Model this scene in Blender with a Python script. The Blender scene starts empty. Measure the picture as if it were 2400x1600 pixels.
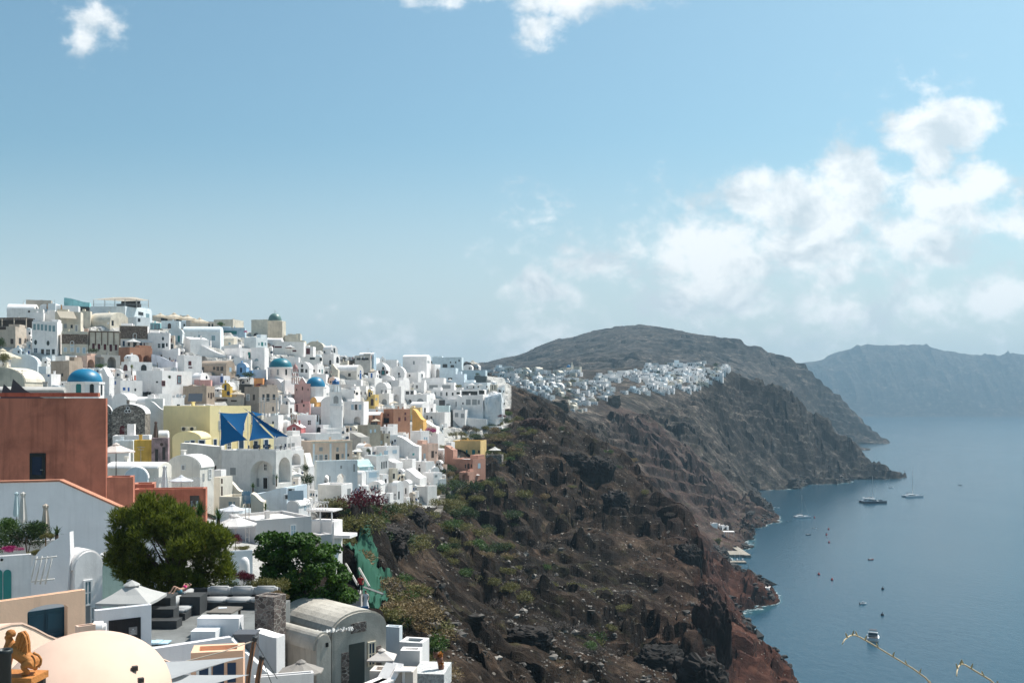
import bpy, bmesh, math, random
import numpy as np
from mathutils import Vector, Matrix, noise as mnoise
random.seed(7)
R = math.radians
scene = bpy.context.scene
COL = scene.collection
F, CX, HY, CAMZ = 2333.33, 1200.0, 940.0, 100.0

def P(px, py, Y):
    return Vector(((px-CX)/F*Y, Y, CAMZ+(HY-py)/F*Y))

# ------------------------------------------------------------------ noise
def _hash(ix, iy, s):
    h = (ix.astype(np.int64)*374761393 + iy.astype(np.int64)*668265263 + s*974634777) & 0x7fffffff
    h = ((h ^ (h >> 13))*1274126177) & 0x7fffffff
    return ((h ^ (h >> 16)) & 0xffff)/65535.0

def vnoise(x, y, s=0):
    ix = np.floor(x); iy = np.floor(y)
    fx = x-ix; fy = y-iy
    fx = fx*fx*fx*(fx*(fx*6-15)+10); fy = fy*fy*fy*(fy*(fy*6-15)+10)
    a = _hash(ix, iy, s); b = _hash(ix+1, iy, s); c = _hash(ix, iy+1, s); d = _hash(ix+1, iy+1, s)
    return a+(b-a)*fx+(c-a)*fy+(a-b-c+d)*fx*fy

def fbm(x, y, o=5, s=0, ridged=False):
    t = 0; a = .5; n = 0
    for k in range(o):
        v = vnoise(x, y, s+k*17)
        if ridged:
            v = 1-abs(2*v-1); v = v*v
        t = t+a*v; n += a; a *= .5
        x, y = 1.63*x+1.21*y+3.7, -1.21*x+1.63*y+1.3
    return t/n

def sstep(a, b, x):
    t = np.clip((x-a)/(b-a), 0, 1)
    return t*t*(3-2*t)

# ------------------------------------------------------------------ terrain
def sec(Y, pts, xz=()):
    L = [((px-CX)/F*Y, CAMZ+(HY-py)/F*Y) for px, py in pts]+list(xz)
    L.sort()
    return Y, np.array([p[0] for p in L]), np.array([p[1] for p in L])

SECS = [
 sec(-40, [], [(-120, 112), (-20, 97), (0, 96), (10, 94), (40, 82), (80, 55), (150, -4), (260, -12)]),
 sec(3, [], [(-60, 104), (-12, 96.5), (-3, 97.2), (3, 97.2), (6, 95.5), (25, 82), (70, 52), (140, -4), (240, -12)]),
 sec(20, [], [(-60, 96), (-12, 93), (-8, 92.6), (-3, 91), (3, 88), (12, 82), (30, 70), (65, 45), (120, -4), (220, -12)]),
 sec(50, [(0, 1500), (300, 1500), (600, 1560), (800, 1640), (1000, 1720), (1200, 1900)], [(-90, 98), (20, 64), (60, 36), (100, -4), (200, -12)]),
 sec(100, [(0, 1240), (300, 1240), (600, 1280), (750, 1330), (850, 1400), (950, 1500), (1050, 1620), (1200, 1750)], [(-120, 98), (20, 50), (52, 25), (90, -4), (200, -12)]),
 sec(150, [(0, 1110), (250, 1120), (450, 1160), (700, 1200), (800, 1260), (900, 1340), (1000, 1440), (1150, 1580), (1400, 1700), (1600, 1800)], [(-160, 100), (52, 24), (88, -4), (200, -12)]),
 sec(200, [(0, 1000), (250, 1050), (450, 1100), (700, 1150), (850, 1185), (1000, 1330), (1150, 1430), (1350, 1500), (1550, 1545), (1650, 1562), (1680, 1578)], [(-200, 108), (45, 14), (60, 8), (80, -4), (200, -12)]),
 sec(250, [(0, 930), (250, 960), (450, 1000), (700, 1070), (850, 1120), (930, 1170), (1020, 1240), (1150, 1330), (1350, 1395), (1550, 1425), (1640, 1440), (1676, 1456)], [(-230, 118), (55, 14), (66, 9), (88, -4), (200, -12)]),
 sec(300, [(0, 830), (250, 860), (450, 900), (700, 980), (900, 1060), (1020, 1130), (1150, 1200), (1300, 1270), (1500, 1302), (1600, 1312), (1652, 1332)], [(-260, 130), (63.5, 16), (72, 11), (95, -4), (240, -12)]),
 sec(350, [(0, 745), (200, 750), (350, 770), (550, 830), (700, 900), (900, 990), (1050, 1050), (1170, 1090), (1280, 1140), (1400, 1172), (1530, 1192), (1600, 1216), (1642, 1250)], [(-300, 131), (71, 22), (79, 16), (104, -4), (240, -12)]),
 sec(400, [(100, 775), (350, 748), (550, 782), (700, 830), (900, 920), (1050, 980), (1170, 1020), (1250, 1025), (1350, 1060), (1450, 1100), (1520, 1148), (1580, 1212)], [(-300, 120), (74, 30), (82, 22), (105, -4), (240, -12)]),
 sec(450, [(400, 790), (560, 770), (700, 800), (850, 850), (1000, 900), (1100, 912), (1180, 918), (1250, 962), (1330, 1010), (1400, 1040), (1460, 1060), (1490, 1080), (1530, 1150)], [(-300, 112), (72, 34), (86, 22), (110, -4), (240, -12)]),
 sec(520, [(500, 830), (700, 797), (850, 850), (1000, 864), (1100, 870), (1180, 884), (1230, 932), (1300, 984), (1400, 1052)], [(-300, 108), (70, 45), (100, 17), (139, -2), (240, -12)]),
 sec(590, [], [(-300, 106), (-100, 112), (-10, 113), (8, 103), (38, 84), (70, 54), (100, 22), (128, 3), (134, -3), (230, -12)]),
 sec(650, [], [(-400, 104), (-150, 108), (-60, 114), (-10, 112), (8, 102), (40, 83), (70, 62), (97, 46), (111, 27), (125, 10), (137, .5), (142, -3), (220, -12)]),
 sec(780, [(1000, 908), (1150, 903), (1220, 905), (1350, 962), (1450, 1000), (1550, 1080), (1650, 1160), (1720, 1215), (1745, 1235)], [(-400, 100), (190, -3), (280, -12)]),
 sec(900, [(1000, 890), (1200, 882), (1350, 917), (1480, 962), (1600, 1052), (1700, 1142), (1790, 1195)], [(-400, 105), (232, -.5), (237, -3), (320, -12)]),
 sec(1000, [(900, 885), (1200, 872), (1350, 892), (1500, 934), (1600, 994), (1700, 1080), (1760, 1150), (1775, 1168)], [(-400, 110), (250, -1), (256, -3), (340, -12)]),
 sec(1110, [(900, 880), (1200, 864), (1400, 874), (1550, 895), (1620, 935), (1700, 1030), (1720, 1100), (1745, 1145)], [(-400, 112), (265, -3), (360, -12)]),
 sec(1200, [(900, 880), (1200, 868), (1400, 866), (1600, 857), (1680, 872), (1720, 940), (1800, 1050), (1850, 1110), (1880, 1132)], [(-400, 112), (356, -3), (460, -12)]),
 sec(1270, [(900, 885), (1400, 865), (1650, 852), (1720, 868), (1800, 910), (1860, 960), (1920, 1060), (1960, 1105), (1990, 1122)], [(-400, 112), (436, -3), (560, -12)]),
 sec(1320, [(900, 890), (1400, 872), (1700, 868), (1850, 925), (1960, 1000), (2010, 1040), (2040, 1080), (2080, 1105), (2120, 1116)], [(-400, 112), (527, -3), (640, -12)]),
 sec(1400, [], [(-400, 112), (100, 135), (250, 128), (330, 95), (400, 52), (450, 20), (485, 2), (492, -3), (620, -12)]),
 sec(1600, [], [(-400, 112), (100, 145), (250, 140), (340, 80), (420, 18), (450, -3), (620, -12)]),
 sec(2000, [(900, 890), (1200, 870), (1480, 830), (1700, 880), (1800, 960), (1870, 1045)], [(-500, 120), (590, -3), (900, -12)]),
 sec(2320, [(900, 895), (1200, 862), (1480, 800), (1650, 822), (1800, 875), (1900, 965), (1955, 1035)], [(-500, 120), (768, -3), (950, -12)]),
 sec(2450, [(800, 905), (1150, 856), (1300, 813), (1480, 776), (1620, 786), (1738, 796), (1800, 829), (1880, 851), (1930, 900), (2000, 960), (2055, 1012), (2075, 1035)], [(-600, 125), (926, -3), (1200, -12)]),
 sec(2700, [(800, 905), (1150, 850), (1210, 838), (1300, 800), (1400, 770), (1450, 763), (1480, 762), (1530, 766), (1600, 776), (1680, 790), (1760, 820)], [(-600, 125), (740, 150), (810, 75), (870, -3), (1200, -12)]),
 sec(3300, [], [(-600, 110), (100, 190), (400, 230), (640, 120), (760, -3), (1200, -12)]),
 sec(4200, [], [(-600, 90), (300, 120), (600, 60), (700, -3), (1400, -12)]),
]
_crest = [(1700, 880), (1850, 860), (1890, 848), (1915, 846), (1940, 838), (1985, 813), (2036, 806), (2100, 810), (2170, 809), (2210, 818), (2250, 829), (2320, 830), (2400, 829), (2600, 840), (3000, 855)]
def _far(Y, k):
    L = [((px-CX)/F*7000, (CAMZ+(HY-py)/F*7000)*k) for px, py in _crest]
    return Y, np.array([p[0] for p in L]), np.array([p[1] for p in L])
def _flat(Y, z):
    return Y, np.array([0., 9000.]), np.array([z, z])
FARS = [_flat(6400, -6), (_flat(6475, -1)), _far(6500, .05), _far(6620, .38), _far(6800, .74), _far(7000, 1.), _far(7500, .85), _far(8200, .5)]

def base_z(X, Y, S=None):
    S = S or SECS
    X = np.asarray(X, float); Y = np.asarray(Y, float)
    ys = np.array([s[0] for s in S])
    Z = np.stack([np.interp(X, s[1], s[2]) for s in S])
    k = np.clip(np.searchsorted(ys, Y)-1, 0, len(ys)-2)
    t = np.clip((Y-ys[k])/(ys[k+1]-ys[k]), 0, 1)
    a = np.take_along_axis(Z, k[None, ...], 0)[0]; b = np.take_along_axis(Z, (k+1)[None, ...], 0)[0]
    z = a+(b-a)*t
    return np.where(z < -1, -1+(z+1)*7, z)

VILL = np.array([(-400, 1300), (-400, 600), (600, 700), (1190, 850), (1196, 1000), (1050, 1040), (1110, 1110), (1040, 1180), (900, 1185), (820, 1150), (730, 1180), (790, 1280), (700, 1330), (640, 1380), (620, 1600), (-400, 1700)], float)
FARV = np.array([(1120, 862), (1500, 858), (1690, 835), (1715, 880), (1600, 925), (1480, 962), (1370, 975), (1240, 915)], float)
def inpoly(px, py, poly):
    n = len(poly); ins = np.zeros(np.shape(px), bool); j = n-1
    for i in range(n):
        xi, yi = poly[i]; xj, yj = poly[j]
        c = ((yi > py) != (yj > py)) & (px < (xj-xi)*(py-yi)/(yj-yi+1e-9)+xi)
        ins ^= c; j = i
    return ins

def softpoly(px, py, poly, w):
    """1 inside, fading to 0 over w picture units outside"""
    d = np.full(np.shape(px), 1e9); n = len(poly)
    for i in range(n):
        ax, ay = poly[i-1]; bx, by = poly[i]
        t = np.clip(((px-ax)*(bx-ax)+(py-ay)*(by-ay))/((bx-ax)**2+(by-ay)**2+1e-9), 0, 1)
        d = np.minimum(d, np.hypot(px-ax-t*(bx-ax), py-ay-t*(by-ay)))
    return np.where(inpoly(px, py, poly), 1., sstep(w, 0, d))
def rock_z(X, Y):
    """terrain height with crags; returns z, village mask"""
    X = np.asarray(X, float); Y = np.asarray(Y, float)
    zb = base_z(X, Y)
    px = CX+X/np.maximum(Y, 1)*F; py = HY-(zb-CAMZ)/np.maximum(Y, 1)*F
    v = np.where(Y < 640, softpoly(px, py, VILL, 45), np.where(Y < 1300, softpoly(px, py, FARV, 25), 0.))
    v = np.maximum(v, sstep(52, 42, Y))
    amp = (1-.95*v)*np.clip(Y/140., .15, 1)*(1-.85*np.exp(-((X-140)/35)**2-((Y-665)/70)**2))
    sc = np.where(Y > 600, 1.5, 1.0)+np.where(Y > 1500, 1.5, 0)
    w1 = fbm(X/(30*sc), Y/(30*sc), 5, 3)-.5; w2 = fbm(X/(30*sc), Y/(30*sc), 5, 31)-.5
    far = sstep(1350, 1700, Y)
    z = base_z(X+w1*np.where(Y < 460, 6., 13-5*far)*amp*sc, Y+w2*(20-6*far)*amp*sc)
    d = (fbm(X/(34*sc)+w2*1.2, Y/(30*sc)+w1*1.2, 6, 77)-.5)*(13-5*far)*sc*amp
    d = d-(sstep(.62, .9, fbm(X/(40*sc)+w2, Y/(13*sc)+w1, 4, 55, True)))*3.5*sc*amp          # gullies
    d = d+(fbm(X/(9*sc), Y/(8*sc), 5, 205)-.5)*2.3*sc*amp*(1-.6*far)
    fine = (fbm(X/2.4, Y/2.4, 4, 5)-.5+.35*(fbm(X/3.4, Y/2.6, 3, 515, True)-.45))*1.7*amp*np.clip(sc, 1, 1.6)*(1-.8*far)
    crag = sstep(.51, .60, fbm(X/(38*sc), Y/(38*sc), 4, 61))*amp*(1-far)      # blocky outcrops
    bl = fbm(X/(8*sc)+w1*2, Y/(8*sc)+w2*2, 2, 302); d = d+crag*(sstep(.41, .48, bl)*2.8+sstep(.55, .61, bl)*2.8-1.7)*sc
    z = z+np.where(z > 1, d+fine, (d+fine)*np.clip((z+4)/5, 0, 1))
    strat = (z+.12*Y+.05*X)/(6*sc)
    k = np.floor(strat); fr = strat-k
    st = k+sstep(.25, .75, fr)
    m = sstep(.45, .62, fbm(X/(70*sc), Y/(70*sc), 3, 91))*amp*np.where(Y > 640, 1., .25)
    z = z+(st-strat)*6*sc*.8*m
    q = z/3.2+(fbm(X/14, Y/14, 3, 401)-.5)*1.6; k = np.floor(q); fr = q-k          # village terraces
    tm = sstep(.93, 1, v)*sstep(110, 150, Y)*(Y < 640)
    z = z+((k+sstep(.80, 1., fr))-q)*3.2*tm
    return z, v

def gz(x, y):
    return float(base_z(np.array([x]), np.array([y]))[0])
_gY = np.exp(np.linspace(math.log(12), math.log(2900), 2400))
def ground(px, py, y0=12, y1=2900):
    """first terrain point seen along a picture ray -> distance"""
    Ys = _gY[(_gY >= y0) & (_gY <= y1)]
    zt = base_z((px-CX)/F*Ys, Ys); zr = CAMZ+(HY-py)/F*Ys
    h = np.nonzero(zt >= zr)[0]
    if len(h) == 0:
        return None
    return float(Ys[h[0]])

# ------------------------------------------------------------------ object helpers
def tag(o, label=None, cat=None, group=None, kind=None):
    if label: o['label'] = label
    if cat: o['category'] = cat
    if group: o['group'] = group
    if kind: o['kind'] = kind
    return o
def empty(name, loc, rz=0, label=None, cat=None, group=None):
    o = bpy.data.objects.new(name, None); COL.objects.link(o)
    o.location = loc; o.rotation_euler = (0, 0, rz); o.empty_display_size = .3
    return tag(o, label, cat, group)
def link(name, me, parent=None, loc=None, rz=0):
    o = bpy.data.objects.new(name, me); COL.objects.link(o)
    if parent is not None: o.parent = parent
    if loc is not None: o.location = loc
    if rz: o.rotation_euler = (0, 0, rz)
    return o
def copy_tree(o, parent=None):
    c = o.copy(); COL.objects.link(c)
    if parent is not None: c.parent = parent
    for ch in list(o.children):
        copy_tree(ch, c)
    return c

class MB:
    """collects shapes into one mesh"""
    def __init__(s): s.v = []; s.f = []; s.sm = []
    def add(s, vs, fs, smooth=False):
        n = len(s.v); s.v += [tuple(v) for v in vs]; s.f += [tuple(i+n for i in f) for f in fs]; s.sm += [smooth]*len(fs)
        return s
    def box(s, x0, x1, y0, y1, z0, z1, M=None):
        vs = [(x, y, z) for z in (z0, z1) for y in (y0, y1) for x in (x0, x1)]
        if M is not None: vs = [M @ Vector(v) for v in vs]
        return s.add(vs, [(0, 2, 3, 1), (4, 5, 7, 6), (0, 1, 5, 4), (2, 6, 7, 3), (0, 4, 6, 2), (1, 3, 7, 5)])
    def tube(s, pts, r, n=6, r1=None, cap=True):
        pts = [Vector(p) for p in pts]; N = len(pts); base = len(s.v); vs = []
        for i, p in enumerate(pts):
            d = (pts[min(i+1, N-1)]-pts[max(i-1, 0)]).normalized()
            u = d.cross(Vector((0, 0, 1)) if abs(d.z) < .9 else Vector((1, 0, 0))).normalized(); w = d.cross(u)
            rr = r if r1 is None else r+(r1-r)*i/max(1, N-1)
            if isinstance(r, (list, tuple)): rr = r[i]
            for k in range(n):
                a = 2*math.pi*k/n
                vs.append(p+u*math.cos(a)*rr+w*math.sin(a)*rr)
        fs = [(i*n+k, i*n+(k+1) % n, (i+1)*n+(k+1) % n, (i+1)*n+k) for i in range(N-1) for k in range(n)]
        if cap: fs += [tuple(range(n))[::-1], tuple((N-1)*n+k for k in range(n))]
        return s.add(vs, fs, n > 5)
    def lathe(s, prof, n=16, c=(0, 0, 0), smooth=True, sx=1, sy=1):
        vs = []; 
        for r, z in prof:
            for k in range(n):
                a = 2*math.pi*k/n
                vs.append((c[0]+r*math.cos(a)*sx, c[1]+r*math.sin(a)*sy, c[2]+z))
        m = len(prof)
        fs = [(i*n+k, i*n+(k+1) % n, (i+1)*n+(k+1) % n, (i+1)*n+k) for i in range(m-1) for k in range(n)]
        fs += [tuple(range(n))[::-1], tuple((m-1)*n+k for k in range(n))]
        return s.add(vs, fs, smooth)
    def prism(s, poly, y0, y1, axis='y', M=None, smooth=False):
        """closed outline (a,z) swept along y (axis y) or x"""
        n = len(poly)
        if axis == 'y': vs = [(a, y0, z) for a, z in poly]+[(a, y1, z) for a, z in poly]
        elif axis == 'x': vs = [(y0, a, z) for a, z in poly]+[(y1, a, z) for a, z in poly]
        else: vs = [(a, b, y0) for a, b in poly]+[(a, b, y1) for a, b in poly]
        if M is not None: vs = [M @ Vector(v) for v in vs]
        return s.add(vs, [tuple(range(n)), tuple(range(2*n-1, n-1, -1))]+[(i, i+n, (i+1) % n+n, (i+1) % n) for i in range(n)], smooth)
    def mesh(s, name, mat, fix=True):
        me = bpy.data.meshes.new(name); me.from_pydata(s.v, [], s.f)
        if fix:
            bm = bmesh.new(); bm.from_mesh(me); bmesh.ops.recalc_face_normals(bm, faces=bm.faces); bm.to_mesh(me); bm.free()
        me.polygons.foreach_set('use_smooth', s.sm)
        for m in (mat if isinstance(mat, (list, tuple)) else [mat]): me.materials.append(m)
        return me
    def obj(s, name, mat, parent=None, loc=None, rz=0, fix=True):
        return link(name, s.mesh(name, mat, fix), parent, loc, rz)

# ------------------------------------------------------------------ materials
MATS = {}
def nt(name):
    m = bpy.data.materials.new(name); m.use_nodes = True
    t = m.node_tree; b = t.nodes['Principled BSDF']
    return m, t, b
def plaster(col, rough=.85, stain=.12, name=None, bump=.15, scale=1.0):
    key = ('pl', tuple(round(c, 3) for c in col), rough, stain, bump, scale)
    if key in MATS: return MATS[key]
    m, t, b = nt(name or 'plaster')
    N, L = t.nodes, t.links
    tc = N.new('ShaderNodeTexCoord'); oi = N.new('ShaderNodeObjectInfo')
    mp = N.new('ShaderNodeVectorMath'); mp.operation = 'ADD'
    sc = N.new('ShaderNodeVectorMath'); sc.operation = 'SCALE'; sc.inputs['Scale'].default_value = 50
    cx = N.new('ShaderNodeCombineXYZ')
    L.new(oi.outputs['Random'], cx.inputs[0]); L.new(oi.outputs['Random'], cx.inputs[1])
    L.new(cx.outputs[0], sc.inputs[0]); L.new(tc.outputs['Object'], mp.inputs[0]); L.new(sc.outputs[0], mp.inputs[1])
    n1 = N.new('ShaderNodeTexNoise'); n1.inputs['Scale'].default_value = .45*scale; n1.inputs['Detail'].default_value = 8; n1.inputs['Roughness'].default_value = .62
    n1.inputs['Distortion'].default_value = .6
    n2 = N.new('ShaderNodeTexNoise'); n2.inputs['Scale'].default_value = 9*scale; n2.inputs['Detail'].default_value = 4
    L.new(mp.outputs[0], n1.inputs['Vector']); L.new(mp.outputs[0], n2.inputs['Vector'])
    cr = N.new('ShaderNodeValToRGB'); e = cr.color_ramp.elements
    e[0].position = .27; e[1].position = .60
    e[0].color = (*[c*(1-stain*1.7) for c in col], 1); e[1].color = (*[min(.93, c*(1+stain*.35)) for c in col], 1)
    L.new(n1.outputs['Fac'], cr.inputs[0])
    m3 = N.new('ShaderNodeMapping'); m3.inputs['Scale'].default_value = (2.6*scale, 2.6*scale, .16*scale); L.new(mp.outputs[0], m3.inputs[0])
    n3 = N.new('ShaderNodeTexNoise'); n3.inputs['Scale'].default_value = 1; n3.inputs['Detail'].default_value = 6; n3.inputs['Roughness'].default_value = .6; L.new(m3.outputs[0], n3.inputs['Vector'])
    r3 = N.new('ShaderNodeMapRange'); r3.inputs['From Min'].default_value = .52; r3.inputs['From Max'].default_value = .72; r3.inputs['To Min'].default_value = 1; r3.inputs['To Max'].default_value = 1-min(.3, stain*1.5); L.new(n3.outputs['Fac'], r3.inputs[0])   # rain streaks
    sk = N.new('ShaderNodeVectorMath'); sk.operation = 'SCALE'; L.new(cr.outputs[0], sk.inputs[0]); L.new(r3.outputs[0], sk.inputs['Scale'])
    hs = N.new('ShaderNodeHueSaturation')
    mr = N.new('ShaderNodeMapRange'); mr.inputs['To Min'].default_value = 1-stain*.6; mr.inputs['To Max'].default_value = 1+stain*.15
    L.new(oi.outputs['Random'], mr.inputs[0]); L.new(mr.outputs[0], hs.inputs['Value']); L.new(sk.outputs[0], hs.inputs['Color'])
    L.new(hs.outputs[0], b.inputs['Base Color'])
    b.inputs['Roughness'].default_value = rough; b.inputs['Specular IOR Level'].default_value = .25
    bp = N.new('ShaderNodeBump'); bp.inputs['Strength'].default_value = bump; bp.inputs['Distance'].default_value = .05
    L.new(n2.outputs['Fac'], bp.inputs['Height']); L.new(bp.outputs[0], b.inputs['Normal'])
    MATS[key] = m
    return m
def paint(col, rough=.5, spec=.4, metal=0, name='paint', noise=.1):
    key = ('pt', tuple(round(c, 3) for c in col), rough, spec, metal, noise)
    if key in MATS: return MATS[key]
    m, t, b = nt(name); N, L = t.nodes, t.links
    tc = N.new('ShaderNodeTexCoord'); n1 = N.new('ShaderNodeTexNoise'); n1.inputs['Scale'].default_value = 2.5; n1.inputs['Detail'].default_value = 5
    L.new(tc.outputs['Object'], n1.inputs['Vector'])
    mx = N.new('ShaderNodeMix'); mx.data_type = 'RGBA'
    mx.inputs[6].default_value = (*[c*(1-noise) for c in col], 1); mx.inputs[7].default_value = (*[min(.95, c*(1+noise*.6)) for c in col], 1)
    L.new(n1.outputs['Fac'], mx.inputs[0]); L.new(mx.outputs[2], b.inputs['Base Color'])
    b.inputs['Roughness'].default_value = rough; b.inputs['Specular IOR Level'].default_value = spec; b.inputs['Metallic'].default_value = metal
    MATS[key] = m
    return m
def cloth(col, name='cloth', trans=.35):
    key = ('cl', tuple(col), trans)
    if key in MATS: return MATS[key]
    m, t, b = nt(name); N, L = t.nodes, t.links
    b.inputs['Roughness'].default_value = .9; b.inputs['Specular IOR Level'].default_value = .1
    tc = N.new('ShaderNodeTexCoord'); n1 = N.new('ShaderNodeTexNoise'); n1.inputs['Scale'].default_value = 3
    L.new(tc.outputs['Object'], n1.inputs['Vector'])
    mx = N.new('ShaderNodeMix'); mx.data_type = 'RGBA'; mx.inputs[6].default_value = (*[c*.88 for c in col], 1); mx.inputs[7].default_value = (*col, 1)
    L.new(n1.outputs['Fac'], mx.inputs[0]); L.new(mx.outputs[2], b.inputs['Base Color'])
    tr = N.new('ShaderNodeBsdfTranslucent'); L.new(mx.outputs[2], tr.inputs[0])
    ms = N.new('ShaderNodeMixShader'); ms.inputs[0].default_value = trans
    L.new(b.outputs[0], ms.inputs[1]); L.new(tr.outputs[0], ms.inputs[2])
    L.new(ms.outputs[0], t.nodes['Material Output'].inputs['Surface'])
    MATS[key] = m
    return m
def leafmat(c0, c1, name='foliage', trans=.25):
    key = ('lf', tuple(c0), tuple(c1))
    if key in MATS: return MATS[key]
    m, t, b = nt(name); N, L = t.nodes, t.links
    g = N.new('ShaderNodeNewGeometry')
    mx = N.new('ShaderNodeMix'); mx.data_type = 'RGBA'; mx.inputs[6].default_value = (*c0, 1); mx.inputs[7].default_value = (*c1, 1)
    L.new(g.outputs['Random Per Island'], mx.inputs[0])
    L.new(mx.outputs[2], b.inputs['Base Color']); b.inputs['Roughness'].default_value = .6; b.inputs['Specular IOR Level'].default_value = .25
    tr = N.new('ShaderNodeBsdfTranslucent'); L.new(mx.outputs[2], tr.inputs[0])
    ms = N.new('ShaderNodeMixShader'); ms.inputs[0].default_value = trans
    L.new(b.outputs[0], ms.inputs[1]); L.new(tr.outputs[0], ms.inputs[2]); L.new(ms.outputs[0], t.nodes['Material Output'].inputs['Surface'])
    MATS[key] = m
    return m
def stone(c0, c1, mortar, scale=1.6, name='rubble stone'):
    key = ('st', tuple(c0), tuple(c1), scale)
    if key in MATS: return MATS[key]
    m, t, b = nt(name); N, L = t.nodes, t.links
    tc = N.new('ShaderNodeTexCoord')
    mp = N.new('ShaderNodeMapping'); mp.inputs['Scale'].default_value = (scale, scale, scale*1.5); L.new(tc.outputs['Object'], mp.inputs[0])
    nz = N.new('ShaderNodeTexNoise'); nz.inputs['Scale'].default_value = 2; L.new(mp.outputs[0], nz.inputs['Vector'])
    ad = N.new('ShaderNodeVectorMath'); ad.operation = 'MULTIPLY_ADD'; ad.inputs[1].default_value = (.5, .5, .5)
    L.new(nz.outputs['Color'], ad.inputs[0]); L.new(mp.outputs[0], ad.inputs[2])
    v1 = N.new('ShaderNodeTexVoronoi'); v2 = N.new('ShaderNodeTexVoronoi'); v2.feature = 'DISTANCE_TO_EDGE'
    for v in (v1, v2): v.inputs['Scale'].default_value = 1.5; L.new(ad.outputs[0], v.inputs['Vector'])
    sp = N.new('ShaderNodeSeparateColor'); L.new(v1.outputs['Color'], sp.inputs[0])
    mx = N.new('ShaderNodeMix'); mx.data_type = 'RGBA'; mx.inputs[6].default_value = (*c0, 1); mx.inputs[7].default_value = (*c1, 1)
    L.new(sp.outputs[0], mx.inputs[0])
    rp = N.new('ShaderNodeMapRange'); rp.inputs['From Min'].default_value = .03; rp.inputs['From Max'].default_value = .1; L.new(v2.outputs['Distance'], rp.inputs[0])
    m2 = N.new('ShaderNodeMix'); m2.data_type = 'RGBA'; m2.inputs[6].default_value = (*mortar, 1); L.new(rp.outputs[0], m2.inputs[0]); L.new(mx.outputs[2], m2.inputs[7])
    L.new(m2.outputs[2], b.inputs['Base Color']); b.inputs['Roughness'].default_value = .95
    bp = N.new('ShaderNodeBump'); bp.inputs['Strength'].default_value = .7; bp.inputs['Distance'].default_value = .06; L.new(rp.outputs[0], bp.inputs['Height']); L.new(bp.outputs[0], b.inputs['Normal'])
    MATS[key] = m
    return m
def glassmat(col=(.75, .85, .85), name='clear glass', rough=.02, alpha=.25):
    key = ('gl', tuple(col), alpha)
    if key in MATS: return MATS[key]
    m, t, b = nt(name)
    b.inputs['Base Color'].default_value = (*col, 1); b.inputs['Roughness'].default_value = rough; b.inputs['Alpha'].default_value = alpha
    MATS[key] = m
    return m
# ------------------------------------------------------------------ camera, sun, sky
cam = bpy.data.objects.new('camera', bpy.data.cameras.new('camera')); COL.objects.link(cam)
cam.location = (0, 0, CAMZ); cam.rotation_euler = (R(90), 0, 0)
cam.data.lens = 35; cam.data.sensor_width = 36; cam.data.shift_y = (HY-800)/2400
cam.data.clip_start = .1; cam.data.clip_end = 40000
scene.camera = cam
SUN_EL, SUN_AZ = R(56), R(48)          # azimuth from +Y (view direction) towards +X
sd = Vector((math.cos(SUN_EL)*math.sin(SUN_AZ), math.cos(SUN_EL)*math.cos(SUN_AZ), math.sin(SUN_EL)))
sl = bpy.data.lights.new('sun', 'SUN'); sl.energy = 4.7; sl.angle = R(.53); sl.color = (1, .955, .89)
so = bpy.data.objects.new('sun', sl); COL.objects.link(so); so.rotation_euler = sd.to_track_quat('Z', 'Y').to_euler(); so.location = (60, 40, 260)
scene.view_settings.view_transform = 'Standard'; scene.view_settings.look = 'None'; scene.view_settings.exposure = .55; scene.view_settings.gamma = 1

world = bpy.data.worlds.new('World'); scene.world = world; world.use_nodes = True
wt = world.node_tree; WN, WL = wt.nodes, wt.links
bg = WN['Background']
sky = WN.new('ShaderNodeTexSky'); sky.sky_type = 'NISHITA'; sky.sun_disc = False
sky.sun_elevation = SUN_EL; sky.sun_rotation = SUN_AZ; sky.altitude = 100; sky.air_density = 1.0; sky.dust_density = 1.8; sky.ozone_density = .5
WSTR = .096
bg.inputs['Strength'].default_value = WSTR
def wmath(op, a, b=None, c=None):
    n = WN.new('ShaderNodeMath'); n.operation = op
    for i, v in enumerate((a, b, c)):
        if v is None: continue
        if isinstance(v, (int, float)): n.inputs[i].default_value = v
        else: WL.new(v, n.inputs[i])
    return n.outputs[0]
wtc = WN.new('ShaderNodeTexCoord')
wsp = WN.new('ShaderNodeSeparateXYZ'); WL.new(wtc.outputs['Generated'], wsp.inputs[0])
yy = wmath('MAXIMUM', wsp.outputs[1], .05)
uu = wmath('DIVIDE', wsp.outputs[0], yy); vv = wmath('DIVIDE', wsp.outputs[2], yy)
wuv = WN.new('ShaderNodeCombineXYZ'); WL.new(uu, wuv.inputs[0]); WL.new(vv, wuv.inputs[1])
def wnoise(scale, detail, rough, dist=0, off=(0, 0, 0)):
    mp = WN.new('ShaderNodeMapping'); mp.inputs['Location'].default_value = off; mp.inputs['Scale'].default_value = (1, 1.25, 1); WL.new(wuv.outputs[0], mp.inputs[0])
    n = WN.new('ShaderNodeTexNoise'); n.inputs['Scale'].default_value = scale; n.inputs['Detail'].default_value = detail; n.inputs['Roughness'].default_value = rough; n.inputs['Distortion'].default_value = dist
    WL.new(mp.outputs[0], n.inputs['Vector'])
    return n.outputs['Fac']
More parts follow.
